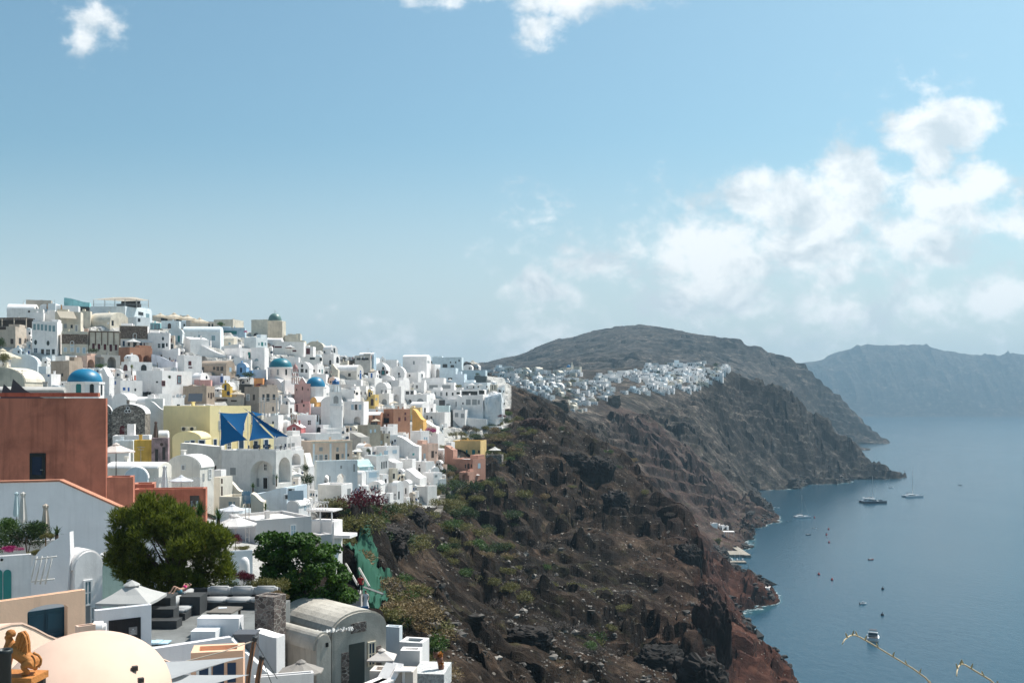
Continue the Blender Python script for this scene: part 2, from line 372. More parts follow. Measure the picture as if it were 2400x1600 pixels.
BLOBS = [  # px, py, rx, ry, weight
 (1950, 590, 320, 75, .38), (1960, 480, 210, 90, .5), (1710, 540, 120, 85, .42), (2240, 520, 150, 95, .45), (1640, 650, 160, 65, .36),
 (1650, 575, 100, 75, 1), (1590, 590, 45, 60, .8), (1760, 450, 75, 68, 1), (1870, 470, 120, 70, 1.05), (2010, 440, 95, 105, 1.1), (1960, 500, 150, 75, 1), (2030, 375, 45, 45, .9),
 (2130, 550, 130, 55, 1), (2220, 480, 95, 75, 1), (2300, 430, 80, 60, 1.05), (2180, 590, 110, 45, .8), (1720, 620, 170, 55, .95), (1850, 600, 150, 60, .75),
 (2130, 315, 85, 50, 1), (2230, 295, 115, 60, 1.1), (2310, 280, 55, 45, 1), (2190, 365, 55, 60, .8), (2390, 490, 60, 60, .7),
 (1290, 0, 130, 45, .8), (1265, 60, 60, 50, .7), (1120, -10, 170, 25, .5), (1450, -10, 110, 25, .45), (220, 45, 70, 50, .5), (195, 95, 45, 40, .4),
 (1265, 535, 55, 42, .15), (1258, 660, 45, 40, .85), (1400, 625, 150, 55, .6), (1340, 585, 50, 35, .55), (1300, 690, 90, 40, .6), (1600, 715, 160, 45, .62), (1960, 640, 60, 35, .65), (1700, 690, 300, 80, .5),
 (2160, 715, 160, 55, .62), (2330, 700, 140, 55, .65), (2000, 740, 160, 40, .5), (1500, 800, 500, 60, .35), (2190, 195, 60, 35, .2)]
fld = None
for px, py, rx, ry, w in BLOBS:
    s = WN.new('ShaderNodeVectorMath'); s.operation = 'SUBTRACT'; WL.new(wuv.outputs[0], s.inputs[0]); s.inputs[1].default_value = ((px-CX)/F, (HY-py)/F, 0)
    q = WN.new('ShaderNodeVectorMath'); q.operation = 'MULTIPLY'; WL.new(s.outputs[0], q.inputs[0]); q.inputs[1].default_value = (F/rx/1.25, F/ry/1.25, 0)
    l = WN.new('ShaderNodeVectorMath'); l.operation = 'LENGTH'; WL.new(q.outputs[0], l.inputs[0])
    g = wmath('MULTIPLY', wmath('SUBTRACT', 1, l.outputs['Value']), w)
    fld = g if fld is None else wmath('SMOOTH_MAX', fld, g, .12)
nz1 = wnoise(11, 9, .58, .35); nz2 = wnoise(38, 9, .6, .2, (3, 1, 0))
den = wmath('ADD', fld, wmath('MULTIPLY', wmath('SUBTRACT', nz1, .5), 1.7))
den = wmath('ADD', den, wmath('MULTIPLY', wmath('SUBTRACT', nz2, .5), 1.3))
mr = WN.new('ShaderNodeMapRange'); mr.interpolation_type = 'SMOOTHERSTEP'; mr.inputs['From Min'].default_value = -.16; mr.inputs['From Max'].default_value = .62
WL.new(den, mr.inputs[0])
front = wmath('GREATER_THAN', wsp.outputs[1], .05)
alpha = wmath('MULTIPLY', wmath('MULTIPLY', mr.outputs[0], .92), front)
shade = WN.new('ShaderNodeMix'); shade.data_type = 'RGBA'
shade.inputs[6].default_value = (.50/WSTR, .56/WSTR, .60/WSTR, 1); shade.inputs[7].default_value = (.80/WSTR, .81/WSTR, .81/WSTR, 1)
nz3 = wnoise(13, 8, .6, .3, (9, 4, 0)); sh = WN.new('ShaderNodeMapRange'); sh.inputs['From Min'].default_value = .40; sh.inputs['From Max'].default_value = .56; WL.new(nz3, sh.inputs[0]); WL.new(sh.outputs[0], shade.inputs[0])
tint = WN.new('ShaderNodeMix'); tint.data_type = 'RGBA'; tint.blend_type = 'MULTIPLY'; tint.inputs[0].default_value = 1
tint.inputs[7].default_value = (.71, .965, .93, 1)
WL.new(sky.outputs[0], tint.inputs[6])
vl = WN.new('ShaderNodeMapRange'); vl.interpolation_type = 'SMOOTHSTEP'; vl.inputs['From Min'].default_value = .28; vl.inputs['From Max'].default_value = .015; vl.inputs['To Max'].default_value = .8; WL.new(vv, vl.inputs[0])
veil = WN.new('ShaderNodeMix'); veil.data_type = 'RGBA'; veil.inputs[7].default_value = (.56/WSTR, .605/WSTR, .63/WSTR, 1); WL.new(wmath('MULTIPLY', vl.outputs[0], front), veil.inputs[0]); WL.new(tint.outputs[2], veil.inputs[6])   # thin cloud veil low over the sea
cmix = WN.new('ShaderNodeMix'); cmix.data_type = 'RGBA'
WL.new(alpha, cmix.inputs[0]); WL.new(veil.outputs[2], cmix.inputs[6]); WL.new(shade.outputs[2], cmix.inputs[7])
WL.new(cmix.outputs[2], bg.inputs['Color'])

# ------------------------------------------------------------------ terrain meshes
def terrain_mat(name, far=False, gain=(1, 1, 1)):
    m, t, b = nt(name); N, L = t.nodes, t.links
    tc = N.new('ShaderNodeTexCoord'); at = N.new('ShaderNodeAttribute'); at.attribute_name = 'zone'
    sp = N.new('ShaderNodeSeparateColor'); L.new(at.outputs['Color'], sp.inputs[0])
    def nz(scale, det, rough=.6, dist=0, st=(1, 1, 1)):
        mp = N.new('ShaderNodeMapping'); mp.inputs['Scale'].default_value = st; L.new(tc.outputs['Object'], mp.inputs[0])
        n = N.new('ShaderNodeTexNoise'); n.inputs['Scale'].default_value = scale; n.inputs['Detail'].default_value = det; n.inputs['Roughness'].default_value = rough; n.inputs['Distortion'].default_value = dist
        L.new(mp.outputs[0], n.inputs['Vector']); return n.outputs['Fac']
    k = .3 if far else 1
    def ramp(fac, els):
        r = N.new('ShaderNodeValToRGB'); e = r.color_ramp.elements
        while len(e) < len(els): e.new(.5)
        for i, (p, c) in enumerate(els): e[i].position = p; e[i].color = (*c, 1)
        L.new(fac, r.inputs[0]); return r.outputs[0]
    def mix(fac, a, b_):
        x = N.new('ShaderNodeMix'); x.data_type = 'RGBA'
        for i, v in ((0, fac), (6, a), (7, b_)):
            if isinstance(v, tuple): x.inputs[i].default_value = (*v, 1)
            elif isinstance(v, float): x.inputs[i].default_value = v
            else: L.new(v, x.inputs[i])
        return x.outputs[2]
    rock = ramp(nz(.11*k, 12, .68, .4), [(.30, (.009, .007, .006)), (.45, (.021, .016, .013)), (.56, (.045, .035, .028)), (.66, (.095, .078, .063)), (.78, (.15, .125, .10))])
    big = nz(.028*k, 5, .6, .8); scr_ = nz(.35*k, 7, .65, .5, (.22, 1.2, .22))
    x = N.new('ShaderNodeMix'); x.data_type = 'RGBA'; x.blend_type = 'MULTIPLY'; x.inputs[0].default_value = 1.; L.new(rock, x.inputs[6]); L.new(ramp(big, [(.38, (.5, .5, .5)), (.5, (1, 1, 1)), (.62, (1.9, 1.85, 1.8))]), x.inputs[7]); rock = x.outputs[2]
    x = N.new('ShaderNodeMix'); x.data_type = 'RGBA'; x.blend_type = 'MULTIPLY'; x.inputs[0].default_value = .9; L.new(rock, x.inputs[6]); L.new(ramp(scr_, [(.38, (.55, .55, .55)), (.5, (1, 1, 1)), (.62, (1.6, 1.55, 1.5))]), x.inputs[7]); rock = x.outputs[2]
    red = ramp(nz(.13*k, 10, .65, .3), [(.3, (.030, .015, .0115)), (.5, (.085, .036, .026)), (.72, (.16, .083, .061))])
    c = mix(sp.outputs[0], rock, red)
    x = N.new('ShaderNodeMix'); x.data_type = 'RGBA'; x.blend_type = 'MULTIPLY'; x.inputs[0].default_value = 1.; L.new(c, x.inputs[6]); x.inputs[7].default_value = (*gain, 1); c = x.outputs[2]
    strata = ramp(nz(.12*k, 6, .6, .6, (.25, .25, 2.2)), [(.35, (.5, .5, .5)), (.5, (1, 1, 1)), (.68, (1.5, 1.45, 1.4))])
    x = N.new('ShaderNodeMix'); x.data_type = 'RGBA'; x.blend_type = 'MULTIPLY'; x.inputs[0].default_value = .8
    L.new(c, x.inputs[6]); L.new(strata, x.inputs[7]); c = x.outputs[2]
    sc = N.new('ShaderNodeMapRange'); sc.inputs['From Min'].default_value = .54; sc.inputs['From Max'].default_value = .66; L.new(nz(.2*k, 10, .7, .2), sc.inputs[0])
    ml = N.new('ShaderNodeMath'); ml.operation = 'MULTIPLY'; L.new(sc.outputs[0], ml.inputs[0]); L.new(sp.outputs[2], ml.inputs[1])
    c = mix(ml.outputs[0], c, ramp(nz(.6*k, 6), [(.35, (.030, .029, .014)), (.65, (.080, .072, .034))]))
    if not far:   # scattered pale stones
        vo = N.new('ShaderNodeTexVoronoi'); vo.inputs['Scale'].default_value = .9; vo.inputs['Randomness'].default_value = 1; L.new(tc.outputs['Object'], vo.inputs['Vector'])
        s2 = N.new('ShaderNodeSeparateColor'); L.new(vo.outputs['Color'], s2.inputs[0])
        a = N.new('ShaderNodeMath'); a.operation = 'GREATER_THAN'; a.inputs[1].default_value = .88; L.new(s2.outputs[0], a.inputs[0])
        d = N.new('ShaderNodeMath'); d.operation = 'LESS_THAN'; d.inputs[1].default_value = .24; L.new(vo.outputs['Distance'], d.inputs[0])
        mm = N.new('ShaderNodeMath'); mm.operation = 'MULTIPLY'; L.new(a.outputs[0], mm.inputs[0]); L.new(d.outputs[0], mm.inputs[1])
        c = mix(mm.outputs[0], c, (.22, .195, .17))
    ge = N.new('ShaderNodeNewGeometry'); sx_ = N.new('ShaderNodeSeparateXYZ'); L.new(ge.outputs['True Normal'], sx_.inputs[0])
    stp = N.new('ShaderNodeMapRange'); stp.inputs['From Min'].default_value = .62; stp.inputs['From Max'].default_value = .30; stp.inputs['To Max'].default_value = .35 if far else .8; L.new(sx_.outputs[2], stp.inputs[0])
    c = mix(stp.outputs[0], c, mix(sp.outputs[0], (.014, .0115, .0105), (.024, .0105, .008)))   # darker rock colour on the steep faces
    pl = mix(nz(.2, 6), (.36, .345, .32), (.62, .60, .57))
    c = mix(sp.outputs[1], c, pl)
    L.new(c, b.inputs['Base Color']); b.inputs['Roughness'].default_value = .95; b.inputs['Specular IOR Level'].default_value = .1
    bp = N.new('ShaderNodeBump'); bp.inputs['Strength'].default_value = .9; bp.inputs['Distance'].default_value = 3. if far else .9
    L.new(nz(.35*k if far else .8, 10, .7), bp.inputs['Height']); L.new(bp.outputs[0], b.inputs['Normal'])
    return m

def grid_mesh(name, X, Y, Z, mat, zone=None):
    r, c = X.shape
    me = bpy.data.meshes.new(name)
    co = np.stack([X, Y, Z], -1).reshape(-1, 3).astype(np.float32)
    idx = np.arange(r*c).reshape(r, c)
    q = np.stack([idx[:-1, :-1], idx[:-1, 1:], idx[1:, 1:], idx[1:, :-1]], -1).reshape(-1, 4)
    me.vertices.add(r*c); me.vertices.foreach_set('co', co.ravel())
    me.loops.add(q.size); me.loops.foreach_set('vertex_index', q.ravel().astype(np.int32))
    me.polygons.add(len(q)); me.polygons.foreach_set('loop_start', np.arange(0, q.size, 4, dtype=np.int32))
    me.polygons.foreach_set('use_smooth', np.zeros(len(q), bool))
    me.update(calc_edges=True)
    if zone is not None:
        a = me.color_attributes.new('zone', 'FLOAT_COLOR', 'POINT')
        a.data.foreach_set('color', np.concatenate([zone.reshape(-1, 3), np.ones((r*c, 1))], 1).astype(np.float32).ravel())
    me.materials.append(mat)
    return link(name, me)

def zones(X, Y, Z, v):
    xc = np.interp(Y, [150, 200, 250, 300, 350, 400, 450, 520], [36, 43, 53, 61, 68, 70, 66, 62])
    red = (.25*sstep(-26, -4, X-xc)+.75*sstep(-6, 3, X-xc+9*(fbm(X/20, Y/20, 3, 8)-.5)))*(Y < 640)*(1-sstep(480, 560, Y)*.6)
    red = np.maximum(red, .35*sstep(500, 700, Y)*(Y < 900)*sstep(60, 110, X))
    scr = np.where(Y < 640, .75*(1-sstep(20, 60, X)), .75)*sstep(.35, .6, fbm(X/60, Y/60, 3, 44))
    scr = np.maximum(scr, (Y > 640)*.8*sstep(60, 5, Z))
    pl = np.where(Y < 640, sstep(.95, 1, v)*sstep(.2, .45, fbm(X/9, Y/9, 3, 12)), 0)
    return np.stack([red, pl, scr], -1)

ys = np.concatenate([np.linspace(-35, 12, 16)[:-1], np.exp(np.linspace(math.log(12), math.log(660), 560))])
tt = np.linspace(-900, 3100, 900)
Yg, Tg = np.meshgrid(ys, tt, indexing='ij')
Xg = (Tg-CX)/F*np.maximum(Yg, 45)
Zg, vg = rock_z(Xg, Yg)
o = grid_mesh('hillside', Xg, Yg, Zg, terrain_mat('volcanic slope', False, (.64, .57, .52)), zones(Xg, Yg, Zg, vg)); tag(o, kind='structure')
ys = np.exp(np.linspace(math.log(640), math.log(4000), 480)); tt = np.linspace(300, 2900, 800)
Yg, Tg = np.meshgrid(ys, tt, indexing='ij'); Xg = (Tg-CX)/F*Yg
Zg, vg = rock_z(Xg, Yg)
Zg = Zg-np.where(Yg < 660, 1.0, 0)
hm = terrain_mat('headland rock', False, (1.12, 1.22, 1.32));  # cool rock tone, with distance haze put into the bluer gain
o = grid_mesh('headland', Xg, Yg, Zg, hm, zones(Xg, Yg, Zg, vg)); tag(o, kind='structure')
ys = np.linspace(6420, 8200, 160); xs = np.linspace(1400, 5400, 420)
Yg, Xg = np.meshgrid(ys, xs, indexing='ij')
w1 = fbm(Xg/260, Yg/260, 5, 3)-.5; w2 = fbm(Xg/260, Yg/260, 5, 33)-.5
Zg = base_z(Xg+w1*140, Yg+w2*200*sstep(6480, 6700, Yg), FARS)
Zg = Zg+(fbm(Xg/130, Yg/330, 6, 9, True)-.45)*90*sstep(6480, 6700, Yg)*sstep(7060, 6900, Yg)
o = grid_mesh('distant_cliffs', Xg, Yg, Zg, terrain_mat('far rock', True), zones(Xg, Yg, Zg, np.zeros(Xg.shape))*0+np.array([0.1, 0, .3])); tag(o, kind='structure')

# ------------------------------------------------------------------ sea
m, t, b = nt('sea water'); N, L = t.nodes, t.links
tc = N.new('ShaderNodeTexCoord')
def sn(scale, det, st, rough=.6):
    mp = N.new('ShaderNodeMapping'); mp.inputs['Scale'].default_value = st; mp.inputs['Rotation'].default_value = (0, 0, R(25)); L.new(tc.outputs['Object'], mp.inputs[0])
    n = N.new('ShaderNodeTexNoise'); n.inputs['Scale'].default_value = scale; n.inputs['Detail'].default_value = det; n.inputs['Roughness'].default_value = rough; L.new(mp.outputs[0], n.inputs['Vector'])
    return n.outputs['Fac']
at = N.new('ShaderNodeAttribute'); at.attribute_name = 'shore'
sp = N.new('ShaderNodeSeparateColor'); L.new(at.outputs['Color'], sp.inputs[0])
dp = N.new('ShaderNodeMix'); dp.data_type = 'RGBA'; dp.inputs[6].default_value = (.004, .034, .062, 1); dp.inputs[7].default_value = (.010, .054, .086, 1); L.new(sn(.012, 5, (1, .45, 1)), dp.inputs[0])
sh = N.new('ShaderNodeMix'); sh.data_type = 'RGBA'; sh.inputs[7].default_value = (.024, .088, .11, 1); L.new(dp.outputs[2], sh.inputs[6]); L.new(sp.outputs[1], sh.inputs[0])
fo = N.new('ShaderNodeMath'); fo.operation = 'MULTIPLY'; L.new(sp.outputs[0], fo.inputs[0])
fr = N.new('ShaderNodeMapRange'); fr.inputs['From Min'].default_value = .47; fr.inputs['From Max'].default_value = .6; L.new(sn(.35, 6, (1, 1, 1), .7), fr.inputs[0]); L.new(fr.outputs[0], fo.inputs[1])
fm = N.new('ShaderNodeMix'); fm.data_type = 'RGBA'; fm.inputs[7].default_value = (.75, .78, .78, 1); L.new(sh.outputs[2], fm.inputs[6]); L.new(fo.outputs[0], fm.inputs[0])
L.new(fm.outputs[2], b.inputs['Base Color']); b.inputs['IOR'].default_value = 1.33; b.inputs['Specular IOR Level'].default_value = .5
rr = N.new('ShaderNodeMapRange'); rr.inputs['To Min'].default_value = .13; rr.inputs['To Max'].default_value = .26; L.new(sn(.006, 4, (1, .3, 1)), rr.inputs[0]); L.new(rr.outputs[0], b.inputs['Roughness'])
b1 = N.new('ShaderNodeBump'); b1.inputs['Strength'].default_value = .3; b1.inputs['Distance'].default_value = 1.1; L.new(sn(.22, 8, (1, .55, 1), .65), b1.inputs['Height'])
L.new(b1.outputs[0], b.inputs['Normal'])
tt = np.linspace(1080, 3100, 520); ys = np.exp(np.linspace(math.log(60), math.log(9500), 620))
Yg, Tg = np.meshgrid(ys, tt, indexing='ij'); Xg = (Tg-CX)/F*np.maximum(Yg, 240)
zt, _ = rock_z(Xg, np.minimum(Yg, 4100)); zt = np.where(Yg > 4100, -20, zt); 
zt = np.where((Yg > 6380) & (Yg < 6520), base_z(Xg, Yg, FARS)*.25, zt)
foam = sstep(-2.6, -.6, zt)*sstep(6, .6, zt)*np.where(Yg > 4100, .6, 1); foam = np.maximum(foam, .9*np.exp(-((Yg-6465)/34)**2)*sstep(.35, .6, fbm(Xg/90, Yg*0, 3, 5))); shal = sstep(-9, -1, zt)*(Yg < 1600)*.9
o = grid_mesh('sea', Xg, Yg, np.zeros_like(Xg), m); tag(o, kind='structure')
a = o.data.color_attributes.new('shore', 'FLOAT_COLOR', 'POINT')
a.data.foreach_set('color', np.stack([foam, shal, foam*0, foam*0+1], -1).astype(np.float32).ravel())
# ------------------------------------------------------------------ haze
HZD = 1.25e-4
hb = MB().box(-1500, 5600, -60, 8300, -14, 545)
m = bpy.data.materials.new('haze'); m.use_nodes = True; t = m.node_tree; t.nodes.remove(t.nodes['Principled BSDF'])
pv = t.nodes.new('ShaderNodeVolumePrincipled'); pv.inputs['Color'].default_value = (.335, .49, .61, 1); pv.inputs['Density'].default_value = HZD; pv.inputs['Anisotropy'].default_value = .35
t.links.new(pv.outputs[0], t.nodes['Material Output'].inputs['Volume'])
o = hb.obj('haze', m); tag(o, kind='stuff')
scene.cycles.volume_bounces = 1
scene.cycles.max_bounces = 6; scene.cycles.diffuse_bounces = 3; scene.cycles.glossy_bounces = 2; scene.cycles.transparent_max_bounces = 12
scene.cycles.use_adaptive_sampling = True; scene.cycles.adaptive_threshold = .02
# ------------------------------------------------------------------ palette
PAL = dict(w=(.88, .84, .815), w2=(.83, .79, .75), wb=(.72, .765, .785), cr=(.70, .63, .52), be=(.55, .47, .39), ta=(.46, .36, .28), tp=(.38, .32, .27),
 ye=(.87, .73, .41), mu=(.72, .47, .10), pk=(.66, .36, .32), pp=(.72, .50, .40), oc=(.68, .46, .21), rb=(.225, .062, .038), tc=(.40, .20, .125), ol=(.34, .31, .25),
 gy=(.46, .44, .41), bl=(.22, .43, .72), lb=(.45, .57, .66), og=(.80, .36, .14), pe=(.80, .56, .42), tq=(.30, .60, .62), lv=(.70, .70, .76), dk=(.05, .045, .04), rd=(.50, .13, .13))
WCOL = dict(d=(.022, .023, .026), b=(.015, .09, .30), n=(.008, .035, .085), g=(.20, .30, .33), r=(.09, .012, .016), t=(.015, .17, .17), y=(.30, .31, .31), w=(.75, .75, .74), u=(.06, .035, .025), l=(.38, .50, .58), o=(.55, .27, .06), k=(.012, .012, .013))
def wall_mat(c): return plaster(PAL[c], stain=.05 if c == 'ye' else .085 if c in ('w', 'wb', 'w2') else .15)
def pane_mat(c):
    if c == 'g': return paint(WCOL[c], .12, .6, name='window glass', noise=.2)
    if c in 'dk': return paint(WCOL[c], .25, .5, name='dark pane', noise=.3)
    return paint(WCOL[c], .5, .35, name='painted shutter', noise=.15)
STONE1 = stone((.055, .035, .028), (.14, .09, .07), (.34, .27, .20), 1.3, 'dark rubble stone')
STONE2 = stone((.15, .13, .11), (.40, .36, .31), (.07, .06, .055), 1.1, 'grey rubble stone')
STONE3 = stone((.06, .045, .04), (.22, .17, .15), (.30, .27, .24), 2.2, 'lava stone')

def arc(x0, x1, zb, rise, n=14):
    """points along an arch from (x1,zb) over the top to (x0,zb)"""
    c = (x0+x1)/2; hw = (x1-x0)/2
    return [(c+hw*math.cos(math.pi*i/n), zb+rise*math.sin(math.pi*i/n)) for i in range(n+1)]

def cut(me, cutters):
    """carve real recesses out of a wall mesh"""
    a = bpy.data.objects.new('t', me); COL.objects.link(a)
    tmp = []
    for c in cutters:
        o = bpy.data.objects.new('c', c); COL.objects.link(o); tmp.append(o)
        md = a.modifiers.new('b', 'BOOLEAN'); md.operation = 'DIFFERENCE'; md.object = o; md.solver = 'EXACT'
    dg = bpy.context.evaluated_depsgraph_get(); dg.update()
    r = bpy.data.meshes.new_from_object(a.evaluated_get(dg))
    for o in [a]+tmp: bpy.data.objects.remove(o)
    return r

def opening(root, face, L, D, s, z, w, h, part, colk, shape='s', frame='-', deep=.0):
    """window or door as its own part; s = distance from the near corner"""
    mb = MB()
    if shape == 'a':
        r = w/2; poly = [(-w/2, -h/2), (w/2, -h/2)]+arc(-w/2, w/2, h/2-r, r, 8)
    elif shape == 'v':
        poly = [(w/2*math.cos(2*math.pi*i/14), h/2*math.sin(2*math.pi*i/14)) for i in range(14)]
    else:
        poly = [(-w/2, -h/2), (w/2, -h/2), (w/2, h/2), (-w/2, h/2)]
    mb.prism(poly, -.03, .05)
    o = mb.obj('door' if part == 'D' else 'window', pane_mat(colk), root)
    if face == 'L': o.location = (-s, 0, z)
    else: o.location = (0, s, z); o.rotation_euler = (0, 0, R(90))
    if frame != '-':
        t = max(.09, w*.16); fb = MB()
        c = {'w': (.78, .78, .77), 'r': (.16, .03, .03), 'l': (.45, .58, .68), 'c': (.72, .64, .50)}.get(frame, (.78, .78, .77))
        n = len(poly); k = [(x*(1+2*t/w), y*(1+2*t/h)) for x, y in poly]
        vs = [(x, -.08, y) for x, y in poly]+[(x, -.08, y) for x, y in k]+[(x, .04, y) for x, y in poly]+[(x, .04, y) for x, y in k]
        fs = []
        for i in range(n):
            j = (i+1) % n
            fs += [(i, j, n+j, n+i), (n+i, n+j, 3*n+j, 3*n+i), (j, i, 2*n+i, 2*n+j)]
        fb.add(vs, fs); fb.obj('frame', paint(c, .6, .3, name='trim paint', noise=.06), o)
        if shape == 's' and part != 'D' and h > .7:   # glazing bars
            gb = MB(); gb.box(-.03, .03, -.06, -.02, -h/2, h/2); gb.box(-w/2, w/2, -.06, -.025, -.03, .03); gb.obj('glazing_bar', paint(c, .6, .3, name='trim paint', noise=.06), o)
    return o

POLEM = paint((.35, .34, .33), .4, .5, .6, 'pole metal')
LANDS = []; BOXES = []
def B(x0, xc, x1, yt, yb, a=0, roof='flat', col='w', label=None, wins='', Y=None, name='house', cat='house', d=6., below=5., rc=None, group=None, y0=110, rise=None, arches=(), mat=None, par=.45, dy=0):
    """one building from the picture box of its near corner edge (xc) and two faces"""
    if Y is None: Y = ground(xc, yb, y0) or 400.
    Y += dy
    if label and name == 'house':
        hd = label.split(' with ')[0].split(' below ')[0].split(' behind ')[0].split(' in front')[0].split(' carrying ')[0]
        if 'house' not in hd and any(w_ in hd.split() for w_ in ('wall', 'parapet', 'flank', 'pier', 'screen')): name, cat = 'terrace_wall', 'wall'
    t = (xc-CX)/F; ang = R(a)+math.atan(t) if not (x1 > xc+.6 and a == 0) else R(25)+math.atan(t)
    C0 = P(xc, yb, Y); m = Y/F; h = (yb-yt)*m
    def along(px, dx, dyy):
        q = (px-CX)/F
        return (q*Y-C0.x)/(dx-q*dyy)
    ld = (-math.cos(ang), math.sin(ang)); rd = (math.sin(ang), math.cos(ang))
    L = along(x0, *ld); D = along(x1, *rd) if x1 > xc+.6 else d
    L = max(.3, min(L, 60)); D = max(.3, min(D, 40))
    root = empty(name, C0, -ang, label, cat, group)
    M = mat or wall_mat(col); RM = wall_mat(rc or ('w' if col not in ('cr', 'be', 'gy', 'rb', 'wb', 'ye', 'tp', 'ta') else col))
    wb = MB(); rb = MB(); n = 14
    if roof == 'vy':
        r = rise*m if rise else min(L*.42, h*.62)
        wb.prism([(-L, -below), (0, -below)]+arc(-L, 0, h-r, r, n), 0, D)
        outer = arc(-L-.10, .10, h-r, r+.10, n); inner = arc(-L, 0, h-r, r-.03, n)
        rb.prism(outer+inner[::-1], .12, D+.05, smooth=False)
    elif roof == 'vx':
        r = rise*m if rise else min(D*.42, h*.6)
        wb.prism([(0, -below), (D, -below)]+arc(0, D, h-r, r, n), -L, 0, 'x')
        outer = arc(-.10, D+.10, h-r, r+.10, n); inner = arc(0, D, h-r, r-.03, n)
        rb.prism(outer+inner[::-1], -L-.05, -.12, 'x')
    elif roof == 'gab':
        r = rise*m if rise else L*.3
        wb.prism([(-L, -below), (0, -below), (0, h-r), (-L/2, h), (-L, h-r)], 0, D)
        rb.prism([(.15, h-r-.05), (.15, h-r+.1), (-L/2, h+.16), (-L-.15, h-r+.1), (-L-.15, h-r-.05), (-L/2, h+.005)], -.1, D+.1)
    elif roof == 'slope':   # wall whose top falls towards the left end by `rise` px
        r = rise*m
        wb.prism([(-L, -below), (0, -below), (0, h)]+[(-L*(i/8), h-r*(1-math.cos(math.pi*i/8))/2) for i in range(1, 8)]+[(-L, h-r)], 0, D)
    elif roof == 'slopr':   # top falls towards the near corner
        r = rise*m
        wb.prism([(-L, -below), (0, -below), (0, h-r)]+[(-L*(i/8), h-r*(1+math.cos(math.pi*i/8))/2) for i in range(1, 8)]+[(-L, h)], 0, D)
    else:
        p = min(par, h*.25); k = min(.28, L*.2, D*.2)
        vs = [(x, y, z) for z in (-below, h) for x, y in ((-L, 0), (0, 0), (0, D), (-L, D))]+[(x, y, z) for z in (h, h-p) for x, y in ((-L+k, k), (-k, k), (-k, D-k), (-L+k, D-k))]
        fs = [(0, 1, 5, 4), (1, 2, 6, 5), (2, 3, 7, 6), (3, 0, 4, 7), (4, 5, 9, 8), (5, 6, 10, 9), (6, 7, 11, 10), (7, 4, 8, 11), (8, 9, 13, 12), (9, 10, 14, 13), (10, 11, 15, 14), (11, 8, 12, 15), (12, 13, 14, 15), (3, 2, 1, 0)]
        wb.add(vs, fs)
        if L > 1.6 and D > 1.6 and roof == 'flat': rb.box(-L+k+.01, -k-.01, k+.01, D-k-.01, h-p+.003, h-p+.05)
    me = wb.mesh('wall', M)
    if arches:
        cs = []
        for ar_ in arches:
            face, px, pt, pb, w, dep = ar_[:6]
            dr = ld if face == 'L' else rd
            s = along(px, *dr); Yp = Y+s*dr[1]; z0 = CAMZ+(HY-pb)/F*Yp-C0.z; z1 = CAMZ+(HY-pt)/F*Yp-C0.z
            q = (px-CX)/F; ww = w*Yp/F/max(.2, abs(dr[0]-q*dr[1]))
            hh = z1-z0; r = min(ww/2, hh*.6) if len(ar_) < 7 else ar_[6]*hh
            c = MB(); pl = [(-ww/2, z0), (ww/2, z0)]+arc(-ww/2, ww/2, z1-r, r, 12)
            if face == 'L': c.prism([(u-s, v) for u, v in pl], -.5, dep)
            else: c.prism([(u+s, v) for u, v in pl], -dep, .5, 'x')
            cs.append(c.mesh('c', M))
        me = cut(me, cs)
    link('wall', me, root)
    if rb.v: rb.obj('roof', RM, root)
    for wn in [q for q in wins.split(';') if q.strip()]:
        f_ = wn.split(); face = f_[0]; px, py, ww, hh = map(float, f_[1:5]); part = f_[5]; ck = f_[6]; shp = f_[7] if len(f_) > 7 else 's'; fr = f_[8] if len(f_) > 8 else '-'
        dr = ld if face[0] == 'L' else rd
        s = along(px, *dr); Yp = Y+s*dr[1]; q = (px-CX)/F
        w_ = ww*Yp/F/max(.25, abs(dr[0]-q*dr[1])); h_ = hh*Yp/F; z = CAMZ+(HY-py)/F*Yp-C0.z
        oo = opening(root, face[0], L, D, s, z, w_, h_, part, ck, shp, fr)
        if len(face) > 1: oo.location[1 if face[0] == 'L' else 0] += float(face[1:])*(1 if face[0] == 'L' else -1)  # set back inside a recess
    if name == 'house' and L > 2.5 and D > 2 and h > 1.5 and Y > 100:      # roof clutter
        cr_ = random.Random(int(x0*7+yb)); k_ = cr_.random()
        if roof == 'flat' and k_ < .45:
            a_ = cr_.uniform(.25, .45)*L; q_ = MB(); x_ = -L+.3 if cr_.random() < .5 else -a_-.3
            q_.box(x_, x_+a_, D*.45, D-.1, h-p, h+cr_.uniform(.5, 1.3)); q_.obj('stair_hut', M, root)
        if k_ > .3:
            x_ = -cr_.uniform(.2, .8)*L; y_ = D*cr_.uniform(.4, .7); zt_ = h+cr_.uniform(.45, .8); q_ = MB(); q_.box(x_-.22, x_+.22, y_-.22, y_+.22, h-1.2, zt_).box(x_-.29, x_+.29, y_-.29, y_+.29, zt_, zt_+.09); q_.obj('chimney', M, root)
        if k_ > .72: MB().tube([(-L*.5, D*.6, h-.6), (-L*.5, D*.6, h+2.1)], .03, 4).tube([(-L*.5-.5, D*.6, h+1.9), (-L*.5+.5, D*.6, h+1.9)], .025, 4).tube([(-L*.5-.35, D*.6, h+1.6), (-L*.5+.35, D*.6, h+1.6)], .025, 4).obj('aerial', POLEM, root)
    if label: LANDS.append(((x0+x1)/2, (yt+yb)/2, label, C0, max(L, D)))
    BOXES.append((x0, max(x1, xc), yt, yb))
    root['_dim'] = (L, D, h); root['_Y'] = Y
    return root

